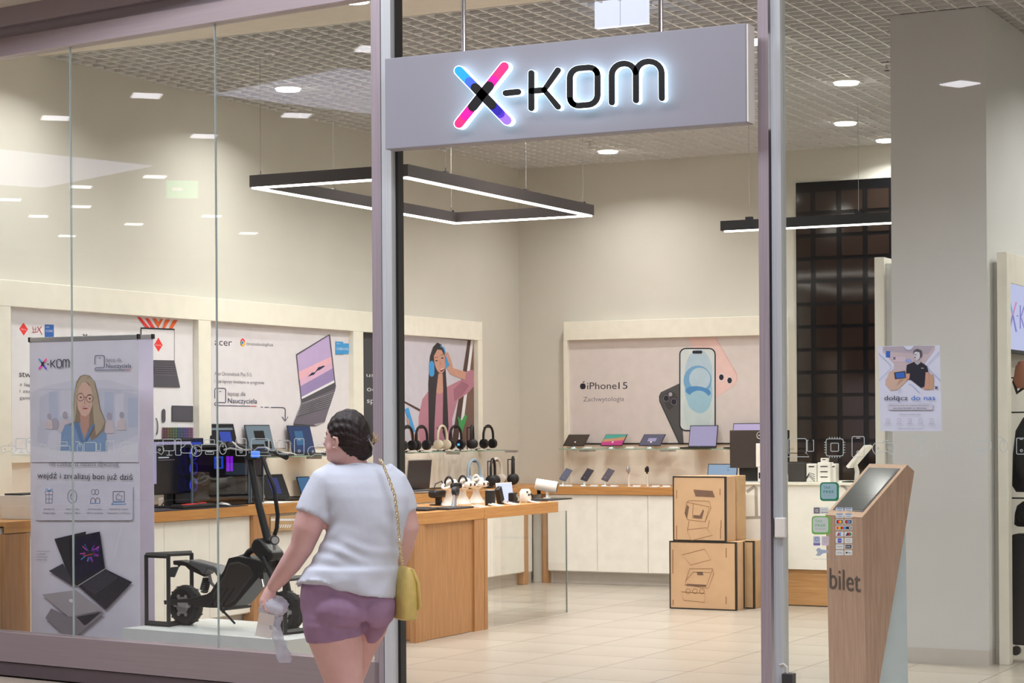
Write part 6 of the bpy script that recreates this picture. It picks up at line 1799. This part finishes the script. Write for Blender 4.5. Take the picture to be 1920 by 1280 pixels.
# line icons: each one a part of its pane
M_icon = mat('icon_vinyl', (196, 206, 206), .6)
def icon(pane, pl, strokes, w=1.3):
    p_ = Print(pl[0], pl[1], .0009)
    for s_, closed in strokes: p_.line(s_, w, M_icon, closed, inc=False)
    p_.build('icon_sticker', pane)
RP = ((0, YG, 0), (0, -1, 0)); LP_ = (G0 + GN * .0068, GN)
def i_chip(cx, cy, s):
    o = [(rrect(cx - s, cy - s, cx + s, cy + s, s * .22), True), (rrect(cx - s * .45, cy - s * .5, cx + s * .45, cy + s * .45, s * .1), True)]
    for k_ in range(5):
        q = cx - s * .6 + k_ * s * .3
        o += [([(q, cy - s * 1.22), (q, cy - s)], False), ([(q, cy + s), (q, cy + s * 1.22)], False)]
        q = cy - s * .6 + k_ * s * .3
        o += [([(cx - s * 1.22, q), (cx - s, q)], False), ([(cx + s, q), (cx + s * 1.22, q)], False)]
    return o
def i_pad(cx, cy, s):
    return [([(cx - s * .9, cy + s * .7)] + arc(cx - s * .75, cy, s * .5, s * .6, 140, 260, 6) + arc(cx + s * .75, cy, s * .5, s * .6, 280, 400, 6) + [(cx + s * .9, cy + s * .7), (cx + s * .4, cy + s * .35), (cx - s * .4, cy + s * .35)], True), ([(cx, cy - s * .5), (cx, cy - s * .85), (cx + s * .5, cy - s * .85), (cx + s * .5, cy - s * 1.2)], False), ([(cx - s * .8, cy), (cx - s * .45, cy)], False), ([(cx - s * .62, cy - s * .2), (cx - s * .62, cy + s * .2)], False), (arc(cx + s * .6, cy, s * .15, s * .15, 0, 360, 8), True)]
def i_mon(cx, cy, s):
    return [(rrect(cx - s * 1.15, cy - s, cx + s * .25, cy + s * .45, s * .12), True), (rrect(cx + s * .4, cy - s, cx + s * 1.1, cy + s, s * .15), True), ([(cx - s * .7, cy + s), (cx, cy + s)], False), ([(cx - s * .4, cy + s * .45), (cx - s * .4, cy + s)], False), (arc(cx + s * .75, cy - s * .55, s * .15, s * .15, 0, 360, 8), True)]
def i_cloud(cx, cy, s):
    return [([(cx - s, cy + s * .5)] + arc(cx - s * .95, cy + .1 * s, s * .45, s * .42, 110, 250, 5) + arc(cx - s * .35, cy - s * .4, s * .5, s * .5, 190, 330, 5) + [(cx + s * .2, cy - s * .3)], False), ([(cx - s, cy + s * .5), (cx + .1 * s, cy + s * .5)], False), (arc(cx + s * .75, cy + s * .2, s * .7, s * .75, 0, 360, 16), True), (arc(cx + s * .75, cy + s * .2, s * .15, s * .15, 0, 360, 8), True)] + [(arc(cx + s * (.75 + .4 * math.cos(a)), cy + s * (.2 + .42 * math.sin(a)), s * .13, s * .13, 0, 360, 6), True) for a in (0, 2.1, 4.2)]
def i_print(cx, cy, s):
    return [(rrect(cx - s * .65, cy - s, cx + s * .65, cy - s * .45, s * .08), True), (rrect(cx - s * 1.1, cy - s * .35, cx + s * 1.1, cy + s * .45, s * .2), True), (rrect(cx - s * .55, cy + s * .55, cx + s * .55, cy + s * .95, s * .08), True), ([(cx - s * .35, cy + s * .65), (cx + s * .35, cy + s * .65)], False)]
def i_phone(cx, cy, s): return [(rrect(cx - s * .6, cy - s, cx + s * .6, cy + s, s * .15), True), ([(cx - s * .2, cy - s * .85), (cx + s * .2, cy - s * .85)], False), (arc(cx, cy + s * .55, s * .14, s * .14, 0, 360, 8), True)]
def i_lap(cx, cy, s):
    return [(rrect(cx - s * 1.3, cy - s, cx + s * .7, cy + s * .6, s * .2), True), ([(cx - s * 1.4, cy + s), (cx + s, cy + s), (cx + s * .7, cy + s * .6), (cx - s * 1.3, cy + s * .6)], True), (rrect(cx + s * .8, cy - s * .85, cx + s * 1.5, cy + s * .4, s * .12), False)]
def i_mouse(cx, cy, s): return [(arc(cx, cy, s * .5, s * .8, 0, 360, 16), True), ([(cx, cy - s * .7), (cx, cy - s * .2)], False), ([(cx, cy - s * .8), (cx - s * .3, cy - s * 1.1), (cx - s * .8, cy - s * 1.1)], False)]
for f_, cx, cy, s in ((i_lap, 1500, 839, 17), (i_chip, 1565, 838.5, 16), (i_phone, 1609, 837, 19), (i_pad, 1657, 840, 17), (i_mon, 1717.5, 835.5, 19), (i_cloud, 1775, 838, 16), (i_print, 1838.5, 834, 18), (i_mouse, 1882, 836, 15), (i_phone, 1915, 836, 15)): icon(rpane, RP, f_(cx, cy, s))
for f_, cx, cy, s, k_ in ((i_pad, 16, 842, 11, 2), (i_mon, 45, 835, 13, 2), (i_cloud, 84, 843, 12, 2), (i_print, 118, 840, 12, 2), (i_mouse, 150, 840, 11, 1), (i_lap, 172, 840, 11, 1), (i_phone, 206, 838, 12, 1), (i_chip, 237, 841, 11, 1), (i_pad, 291, 843, 13, 1), (i_mon, 323, 838, 15, 1), (i_cloud, 358, 842, 14, 1), (i_print, 393, 838, 14, 1), (i_mouse, 418, 841, 13, 0), (i_phone, 452, 838, 16, 0), (i_lap, 492, 838, 16, 0), (i_chip, 532, 838, 12, 0), (i_phone, 561, 837, 15, 0), (i_pad, 596, 846, 15, 0), (i_mon, 650, 842, 15, 0)):
    icon(panes[k_], LP_, f_(cx, cy, s), 1.1)

# ================================================================== THE WOMAN WALKING PAST
WD = 9.4
WS = FPX / WD
def W(px, py, dep=0.0): return at_d(px, py, WD) + FW * dep
wb = W(665, 1400); wb.z = 0
wm = thing('person', 'person walking past in a white t-shirt and lilac shorts with a yellow shoulder bag', 'person', wb)
UPV = Vector((0, 0, 1))
def ring(px, py, hw, hd, dep=0, tw=0, tilt=0):
    """torso ring: half width hw px across the view, half depth hd metres along it"""
    c = W(px, py, dep)
    a = RT * (hw / WS); b = FW * hd
    if tw:
        ca, sa = math.cos(tw), math.sin(tw)
        a, b = RT * (hw / WS) * ca + FW * (hw / WS) * sa, FW * hd * ca - RT * hd * sa
    return (c, a + UPV * tilt, b)
def limb(mb, pts, n=16):
    mb.tube([W(x, y, d) for x, y, d, r in pts], [r for *_, r in pts], n)
# --- body: one continuous surface
bd_ = MB()
hc = W(648, 822)
hf = (-RT * .93 + FW * .36).normalized()          # facing left and slightly away
hs = hf.cross(UPV).normalized()
HR = Matrix((hf, hs, UPV)).transposed()
bd_.ell(hc, .096, .076, .118, 24, 16, HR)
bd_.ell(hc + hf * .03 - UPV * .06, .062, .058, .06, 20, 12, HR)      # jaw
bd_.ell(hc + hf * .075 - UPV * .088, .02, .022, .02, 12, 8, HR)      # chin
bd_.tube([hc + hf * .085 + UPV * .01, hc + hf * .104 - UPV * .026, hc + hf * .092 - UPV * .036], [.010, .013, .009], 10)   # nose
bd_.ell(hc + hf * .088 - UPV * .056, .012, .022, .007, 12, 8, HR)    # lips
bd_.ell(hc + hf * .088 - UPV * .066, .011, .02, .007, 12, 8, HR)
for sg_ in (-1, 1): bd_.ell(hc + hf * .045 + hs * (.043 * sg_) - UPV * .045, .03, .03, .035, 12, 8, HR)   # cheeks
bd_.tube([W(655, 845, .0), W(662, 868, .0), W(668, 890, 0)], [.058, .062, .075], 18)
bd_.rings([ring(668, 876, 40, .06), ring(671, 890, 74, .09), ring(678, 930, 78, .12), ring(684, 970, 70, .14), ring(678, 1010, 68, .15), ring(664, 1060, 74, .155), ring(650, 1110, 80, .16), ring(652, 1140, 80, .155)], 28, 2.2)
limb(bd_, [(612, 906, 0, .07), (592, 945, -.03, .070), (578, 990, -.04, .067), (566, 1026, -.03, .054), (545, 1056, .0, .05), (520, 1088, .04, .038), (506, 1105, .06, .028)])
limb(bd_, [(735, 905, 0, .065), (752, 945, .02, .062), (762, 990, .03, .058), (755, 1025, .06, .048), (746, 1055, .10, .04), (735, 1085, .16, .03)])
limb(bd_, [(628, 1140, -.02, .14), (628, 1190, -.03, .126), (638, 1235, -.03, .105), (648, 1290, -.03, .08), (652, 1335, -.02, .062), (660, 1380, .04, .058), (668, 1425, .1, .036), (668, 1440, .12, .04)], 20)
limb(bd_, [(695, 1130, .05, .10), (688, 1180, .12, .085), (664, 1230, .2, .078), (646, 1290, .26, .066), (648, 1340, .26, .052), (652, 1390, .24, .044), (654, 1430, .24, .035)], 20)
for (x, y, d) in ((668, 1441, .12), (654, 1436, .24)):
    c = W(x, y, d); c.z = .04
    bd_.ell(c + hf * .05, .11, .042, .035, 16, 8, Matrix((hf, hs, UPV)).transposed())
body = bd_.build('body', M_skin, wm, remesh=.0085, smo=3)
# --- hands
def hand(wrist, palm_dir, side_dir, curl_dir, closed, nm):
    """palm slab with five separate curled fingers, united"""
    mb = MB()
    pd, sd = palm_dir.normalized(), side_dir.normalized()
    cdv = curl_dir.normalized()
    pc = wrist + pd * .045
    mb.tube([wrist - pd * .015, wrist + pd * .02, wrist + pd * .06, wrist + pd * .082], [.022, .030, .036, .032], 14)
    lens = [.068, .078, .072, .058]
    for k_ in range(4):
        o = sd * (-.029 + .0195 * k_)
        b0 = wrist + pd * .074 + o
        L = lens[k_]
        p1 = b0 + (pd * .85 + cdv * .5).normalized() * L * .42
        p2 = p1 + (pd * .25 + cdv * .95).normalized() * L * .34
        p3 = p2 + (-pd * .45 + cdv * .8).normalized() * L * .28
        mb.tube([wrist + pd * .05 + o * .8, b0, p1, p2, p3], [.0095, .0095, .009, .0082, .0065], 10)
    b0 = wrist + pd * .022 - sd * .03
    mb.tube([wrist + pd * .02, b0, b0 - sd * .018 + pd * .028 + cdv * .02, b0 - sd * .006 + pd * .05 + cdv * .045], [.012, .013, .0105, .008], 10)
    return mb.build(nm, M_skin, wm, remesh=.0035, smo=2)
wl_ = W(505, 1106, .06)
hand(wl_, (-RT * .30 - UPV * .95), (-FW * .9 - RT * .2), (RT * 1.0 - UPV * .15), True, 'left_hand')
hand(W(735, 1085, .16), (-UPV * .8 + FW * .6), (RT), (FW), True, 'right_hand')
# --- shirt
sh = MB()
n_ = 36
def hem(px, near):
    if near:
        t_ = [(540, 1093), (575, 1088), (597, 1079), (612, 1087), (640, 1099), (670, 1108), (700, 1114), (745, 1120)]
        for (a_, b_) in zip(t_[:-1], t_[1:]):
            if px <= b_[0]: return a_[1] + (b_[1] - a_[1]) * (px - a_[0]) / (b_[0] - a_[0])
        return 1120
    return 1104
prof = [(669, 868, 31, .062, 0), (671, 877, 60, .085, 0), (673, 888, 78, .105, 0), (676, 905, 86, .125, 0), (684, 930, 86, .145, 0), (689, 955, 80, .155, 0), (689, 980, 74, .16, 0), (682, 1010, 74, .165, 0), (672, 1035, 78, .175, 0), (664, 1058, 82, .178, 0), (661, 1064, 88, .196, 0), (655, 1082, 92, .2, 0)]
vs = []
for (cx, cy, hw, hd, dp) in prof:
    for j in range(n_):
        t_ = 2 * PI * j / n_; p_ = 2.3
        ct, s_ = math.cos(t_), math.sin(t_)
        ux = math.copysign(abs(ct) ** (2 / p_), ct); uy = math.copysign(abs(s_) ** (2 / p_), s_)
        fold = .004 * math.sin(t_ * 5 + cy * .06) * max(0, min(1, (cy - 960) / 60))
        vs.append(W(cx + ux * hw, cy, 0) + FW * (uy * (hd + fold)))
for j in range(n_):
    t_ = 2 * PI * j / n_; ct, s_ = math.cos(t_), math.sin(t_); p_ = 2.3
    ux = math.copysign(abs(ct) ** (2 / p_), ct); uy = math.copysign(abs(s_) ** (2 / p_), s_)
    px = 650 + ux * 95
    vs.append(W(px, hem(px, uy < 0), 0) + FW * (uy * (.205 + .012 * math.sin(5 * t_))))
m_ = len(prof) + 1
fs = [(i * n_ + j, i * n_ + (j + 1) % n_, (i + 1) * n_ + (j + 1) % n_, (i + 1) * n_ + j) for i in range(m_ - 1) for j in range(n_)]
fs += [tuple(range(n_ - 1, -1, -1)), tuple(range((m_ - 1) * n_, m_ * n_))]
sh.add(vs, fs)
limb(sh, [(640, 892, 0, .08), (614, 908, -.01, .086), (600, 935, -.02, .084), (586, 967, -.035, .082)], 20)
limb(sh, [(712, 890, 0, .075), (734, 908, .01, .078), (748, 935, .015, .073), (757, 962, .02, .068)], 20)
shirt = sh.build('shirt', M_shirt, wm, remesh=.009, smo=5)
inv = WM[wm].inverted()
def folds(o, fn):
    for v in o.data.vertices:
        p = WM[wm] @ v.co; R_, F_ = p.dot(RT), p.dot(FW)
        px = 960 + FPX * R_ / F_; py = 796 + (EYE - p.z) * FPX / F_
        v.co += v.normal * fn(px, py, F_ - WD)
def g(x, s): return math.exp(-(x / s) ** 2)
def shirt_folds(px, py, dp):
    a = .0042 * math.sin((py - .30 * (px - 640) + 6 * math.sin(px / 23)) / 4.2) * g(py - 1034, 22) * (.35 + .65 * g(px - 630, 70))
    a += .0034 * math.sin((py + .9 * px) / 6.5) * g(px - 612, 22) * g(py - 985, 34)
    a += .003 * math.sin((px + .25 * py) / 7.5) * g(py - 1098, 16)
    a += .0026 * math.sin((py - .8 * px) / 7) * g(px - 735, 26) * g(py - 990, 40)
    return a + .0016 * math.sin(px / 17 + py / 29)
folds(shirt, shirt_folds)
ck = MB()
ck.tube([W(x, y, -d) for x, y, d in ((640, 874, .03), (652, 871.5, .055), (668, 869.5, .066), (684, 869.5, .055), (698, 872, .03))], .006, 8)
ck.build('collar', M_shirt, wm, smooth=True)
# --- shorts
so = MB()
so.rings([ring(658, 1068, 72, .155), ring(651, 1095, 86, .178), ring(649, 1120, 86, .175), ring(652, 1145, 86, .175), ring(656, 1162, 82, .16)], 30, 2.3)
so.ell(W(640, 1140, -.09), .125, .115, .10, 18, 12); so.ell(W(712, 1134, -.06), .068, .11, .10, 18, 12)
so.ell(W(604, 1135, .02), .09, .13, .10, 18, 12)
so.tube([W(622, 1135, -.02), W(626, 1170, -.03), W(628, 1190, -.03), W(629, 1197, -.03)], [.135, .137, .132, .130], 24)
so.tube([W(692, 1130, .03), W(700, 1160, .05), W(696, 1190, .08), W(692, 1207, .09)], [.118, .086, .05, .026], 20)
shorts = so.build('shorts', M_shorts, wm, remesh=.0085, smo=4)
folds(shorts, lambda px, py, dp: .0032 * math.sin((py - .16 * (px - 620) + 2 * math.sin(px / 15)) / 2.6) * g(py - 1168, 16) * g(px - 640, 48) + .0015 * math.sin((px + py) / 11) - .004 * g(px - 684, 5) * g(py - 1150, 30))
# --- hair: cap, low bun, clip
hr = MB()
hr.ell(hc - hf * .014 + UPV * .015, .104, .086, .120, 24, 16, HR)
hr.ell(hc - hf * .055 - UPV * .02, .068, .072, .07, 20, 12, HR)
hr.tube([hc - hf * .03 - UPV * .06, hc - hf * .075 - UPV * .075, hc - hf * .105 - UPV * .06, hc - hf * .115 - UPV * .03], [.035, .034, .03, .02], 14)
hr.tube([hc - hf * .06 - UPV * .045 - hs * .03, hc - hf * .1 - UPV * .05, hc - hf * .118 - UPV * .01, hc - hf * .09 + UPV * .03], [.03, .035, .03, .02], 14)
vs0 = hs
hair = hr.build('hair', M_hair, wm, remesh=.006, smo=2)
# keep the face free: the hair line is cut by a plane
bm = bmesh.new(); bm.from_mesh(hair.data)
inv = WM[wm].inverted()
pn = (hf * .74 - UPV * .67).normalized()
pc_ = inv @ (hc + hf * .016 - UPV * .012)
bmesh.ops.bisect_plane(bm, geom=bm.verts[:] + bm.edges[:] + bm.faces[:], plane_co=pc_, plane_no=pn, clear_outer=True)
bmesh.ops.holes_fill(bm, edges=[e for e in bm.edges if e.is_boundary])
bm.to_mesh(hair.data); bm.free()
for v in hair.data.vertices:
    p = (WM[wm] @ v.co) - (hc - hf * .10 - UPV * .05)
    v.co += v.normal * (.0016 * math.sin(26 * math.atan2(p.dot(UPV), p.dot(vs0) + .0001)) + .0012 * math.sin(9 * math.atan2(p.dot(UPV), p.dot(hf)) * 4))
hair.data.shade_smooth()
for k_ in range(9):
    a_ = k_ / 9 * 2 * PI
    MB().tube([hc - hf * .1 - UPV * .035, hc - hf * (.135 + .012 * math.sin(a_)) + hs * .015 * math.cos(a_) + UPV * (-.02 + .02 * math.sin(a_)), hc - hf * (.15 + .014 * math.cos(a_ * 2)) + hs * .03 * math.cos(a_) + UPV * (.0 + .03 * math.sin(a_))], [.006, .005, .002], 6).build('loose_strand', M_hairl, hair, smooth=True) if k_ < 8 else None
MB().tube([hc - hf * .122 - UPV * .07 + hs * .02, hc - hf * .14 - UPV * .035 - hs * .01, hc - hf * .125 + UPV * .0 - hs * .02], [.008, .014, .008], 10, flatx=.5).build('hair_clip', M_silver, hair, smooth=True)
# ear, eyes, brows, lips on the visible side
vs_ = hs if hs.dot(CAM - hc) > 0 else -hs
for sg_ in (1, -1):
    v_ = vs_ * sg_
    e_ = hc + hf * .012 - UPV * .016 + v_ * .078
    MB().tube([e_ + hf * .012 - UPV * .022, e_ - hf * .004 - UPV * .026 + v_ * .004, e_ - hf * .014 + v_ * .010, e_ - hf * .010 + UPV * .018 + v_ * .010, e_ + hf * .008 + UPV * .022 + v_ * .004, e_ + hf * .012 + UPV * .006], [.005, .006, .0065, .0065, .006, .004], 8).ell(e_ - hf * .001 + v_ * .003, .013, .005, .02, 12, 8, HR).build('ear', M_skin, wm, smooth=True)
    ec = hc + hf * .0755 + v_ * .034 + UPV * .004
    eo = MB().ell(ec, .012, .012, .010, 14, 10, HR).build('eye', M_white, wm, smooth=True)
    MB().ell(ec + hf * .0105, .004, .005, .005, 10, 6, HR).build('iris', M_hair, eo, smooth=True)
    MB().tube([hc + hf * .087 + v_ * .018 + UPV * .022, hc + hf * .080 + v_ * .036 + UPV * .027, hc + hf * .066 + v_ * .052 + UPV * .02], .003, 6).build('eyebrow', M_hair, wm, smooth=True)
MB().ell(hc + hf * .093 - UPV * .0605, .008, .019, .006, 12, 8, HR).build('lips', mat('lips', (196, 110, 108), .5), wm, smooth=True)

# --- bag on a chain
M_gold = mat('bag_yellow', (226, 202, 118), .45, tex='n', scale=20, amt=.08)
bag = thing('shoulder_bag', 'yellow quilted shoulder bag hanging on a gold chain at the hip of the walking person', 'bag', W(759, 1160, -.02))
bu = (FW * .93 - RT * .37).normalized(); bs_ = bu.cross(UPV).normalized()
bc_ = W(758, 1110, -.02)
bm_ = MB()
bm_.rings([(bc_ - UPV * .12, bs_ * .030, bu * .085), (bc_ - UPV * .112, bs_ * .042, bu * .10), (bc_ - UPV * .04, bs_ * .044, bu * .105), (bc_ + UPV * .05, bs_ * .040, bu * .10), (bc_ + UPV * .10, bs_ * .026, bu * .09), (bc_ + UPV * .118, bs_ * .012, bu * .075)], 28, 3.2)
bm_.build('body', M_gold, bag, smooth=True)
BS = bs_ if bs_.dot(RT) > 0 else -bs_
fl = MB().rings([(bc_ - UPV * .075 + BS * .04, BS * .010, bu * .085), (bc_ - UPV * .06 + BS * .043, BS * .013, bu * .10), (bc_ + UPV * .05 + BS * .034, BS * .014, bu * .104), (bc_ + UPV * .11 + BS * .012, BS * .016, bu * .09)], 24, 3).build('flap', M_gold, bag, smooth=True)
MB().cyl(bc_ - UPV * .055 + BS * .05 - bu * .03, bc_ - UPV * .055 + BS * .072 - bu * .03, .006, n=10).build('clasp', mat('gold_metal', (230, 190, 110), .25, .8), bag)
pth = [(716, 862, .105), (722, 870, .125), (733, 896, .15), (744, 926, .165), (750, 968, .172), (753, 1010, .168), (755, 1040, .14), (757, 1062, .06)]
cp = [W(x, y, -d) for x, y, d in pth]
seg_ = []
for a_, b_ in zip(cp[:-1], cp[1:]):
    k_ = max(1, int((b_ - a_).length / .0125)); seg_ += [a_.lerp(b_, i / k_) for i in range(k_)]
chn = MB()
for i, p in enumerate(seg_[:-1]):
    d = (seg_[i + 1] - p).normalized(); x_, y_ = frame_for(d)
    if i % 2: x_ = y_
    chn.tube([p + d * (.010 * math.cos(a)) + x_ * (.0065 * math.sin(a)) for a in [2 * PI * q / 10 for q in range(10)]], .0025, 5, closed=True)
co = chn.build('chain', mat('chain_gold', (236, 220, 180), .3, .5), bag, smooth=True)
co['kind'] = 'stuff'
# --- bundle in her left hand
bn = thing('plastic_bundle', "crumpled white plastic bundle with a receipt in the left hand of the person", 'package', W(512, 1170, .06))
M_plast = mat('thin_plastic', (226, 230, 244), .3, tex='n', scale=18, amt=.12, bump=.6)
bb = MB()
random.seed(5)
bcn = W(511, 1140, .06)
vs = []
for i in range(13):
    ph = PI * i / 12
    for j in range(20):
        a = 2 * PI * j / 20
        r_ = 1 + .13 * math.sin(3 * a + 2 * ph) + .09 * math.sin(7 * a + 5 * ph) + random.uniform(-.08, .08)
        vs.append(bcn + RT * (.062 * r_ * math.sin(ph) * math.cos(a)) + FW * (.045 * r_ * math.sin(ph) * math.sin(a)) + UPV * (.046 * r_ * math.cos(ph)))
bb.add(vs, [(i * 20 + j, i * 20 + (j + 1) % 20, (i + 1) * 20 + (j + 1) % 20, (i + 1) * 20 + j) for i in range(12) for j in range(20)])
bb.build('bundle', M_plast, bn, smooth=True)
tl_ = MB().rings([(W(514, 1158, .06), RT * .034, FW * .010), (W(513, 1175, .05), RT * .024 + FW * .01, FW * .005), (W(517, 1193, .05), RT * .030, FW * .007), (W(522, 1208, .05), RT * .024 - FW * .01, FW * .005), (W(528, 1226, .05), RT * .034, FW * .010), (W(531, 1236, .05), RT * .036, FW * .012), (W(532, 1244, .05), RT * .026, FW * .006)], 22, 2)
tl_.build('plastic_tail', mat('film', (226, 230, 244), .3, tex='n', scale=18, amt=.12, bump=.6, alpha=.6), bn, smooth=True)
rc = MB()
R0, R1 = W(485, 1148, .02), W(514, 1154, .02); R2, R3 = W(506, 1199, .04), W(476, 1193, .04)
rc.prism([R0, R1, (R1 + R2) / 2 + FW * .012, R2, R3, (R0 + R3) / 2 + FW * .012], FW * .0015)
rc.build('receipt', M_paper, bn)
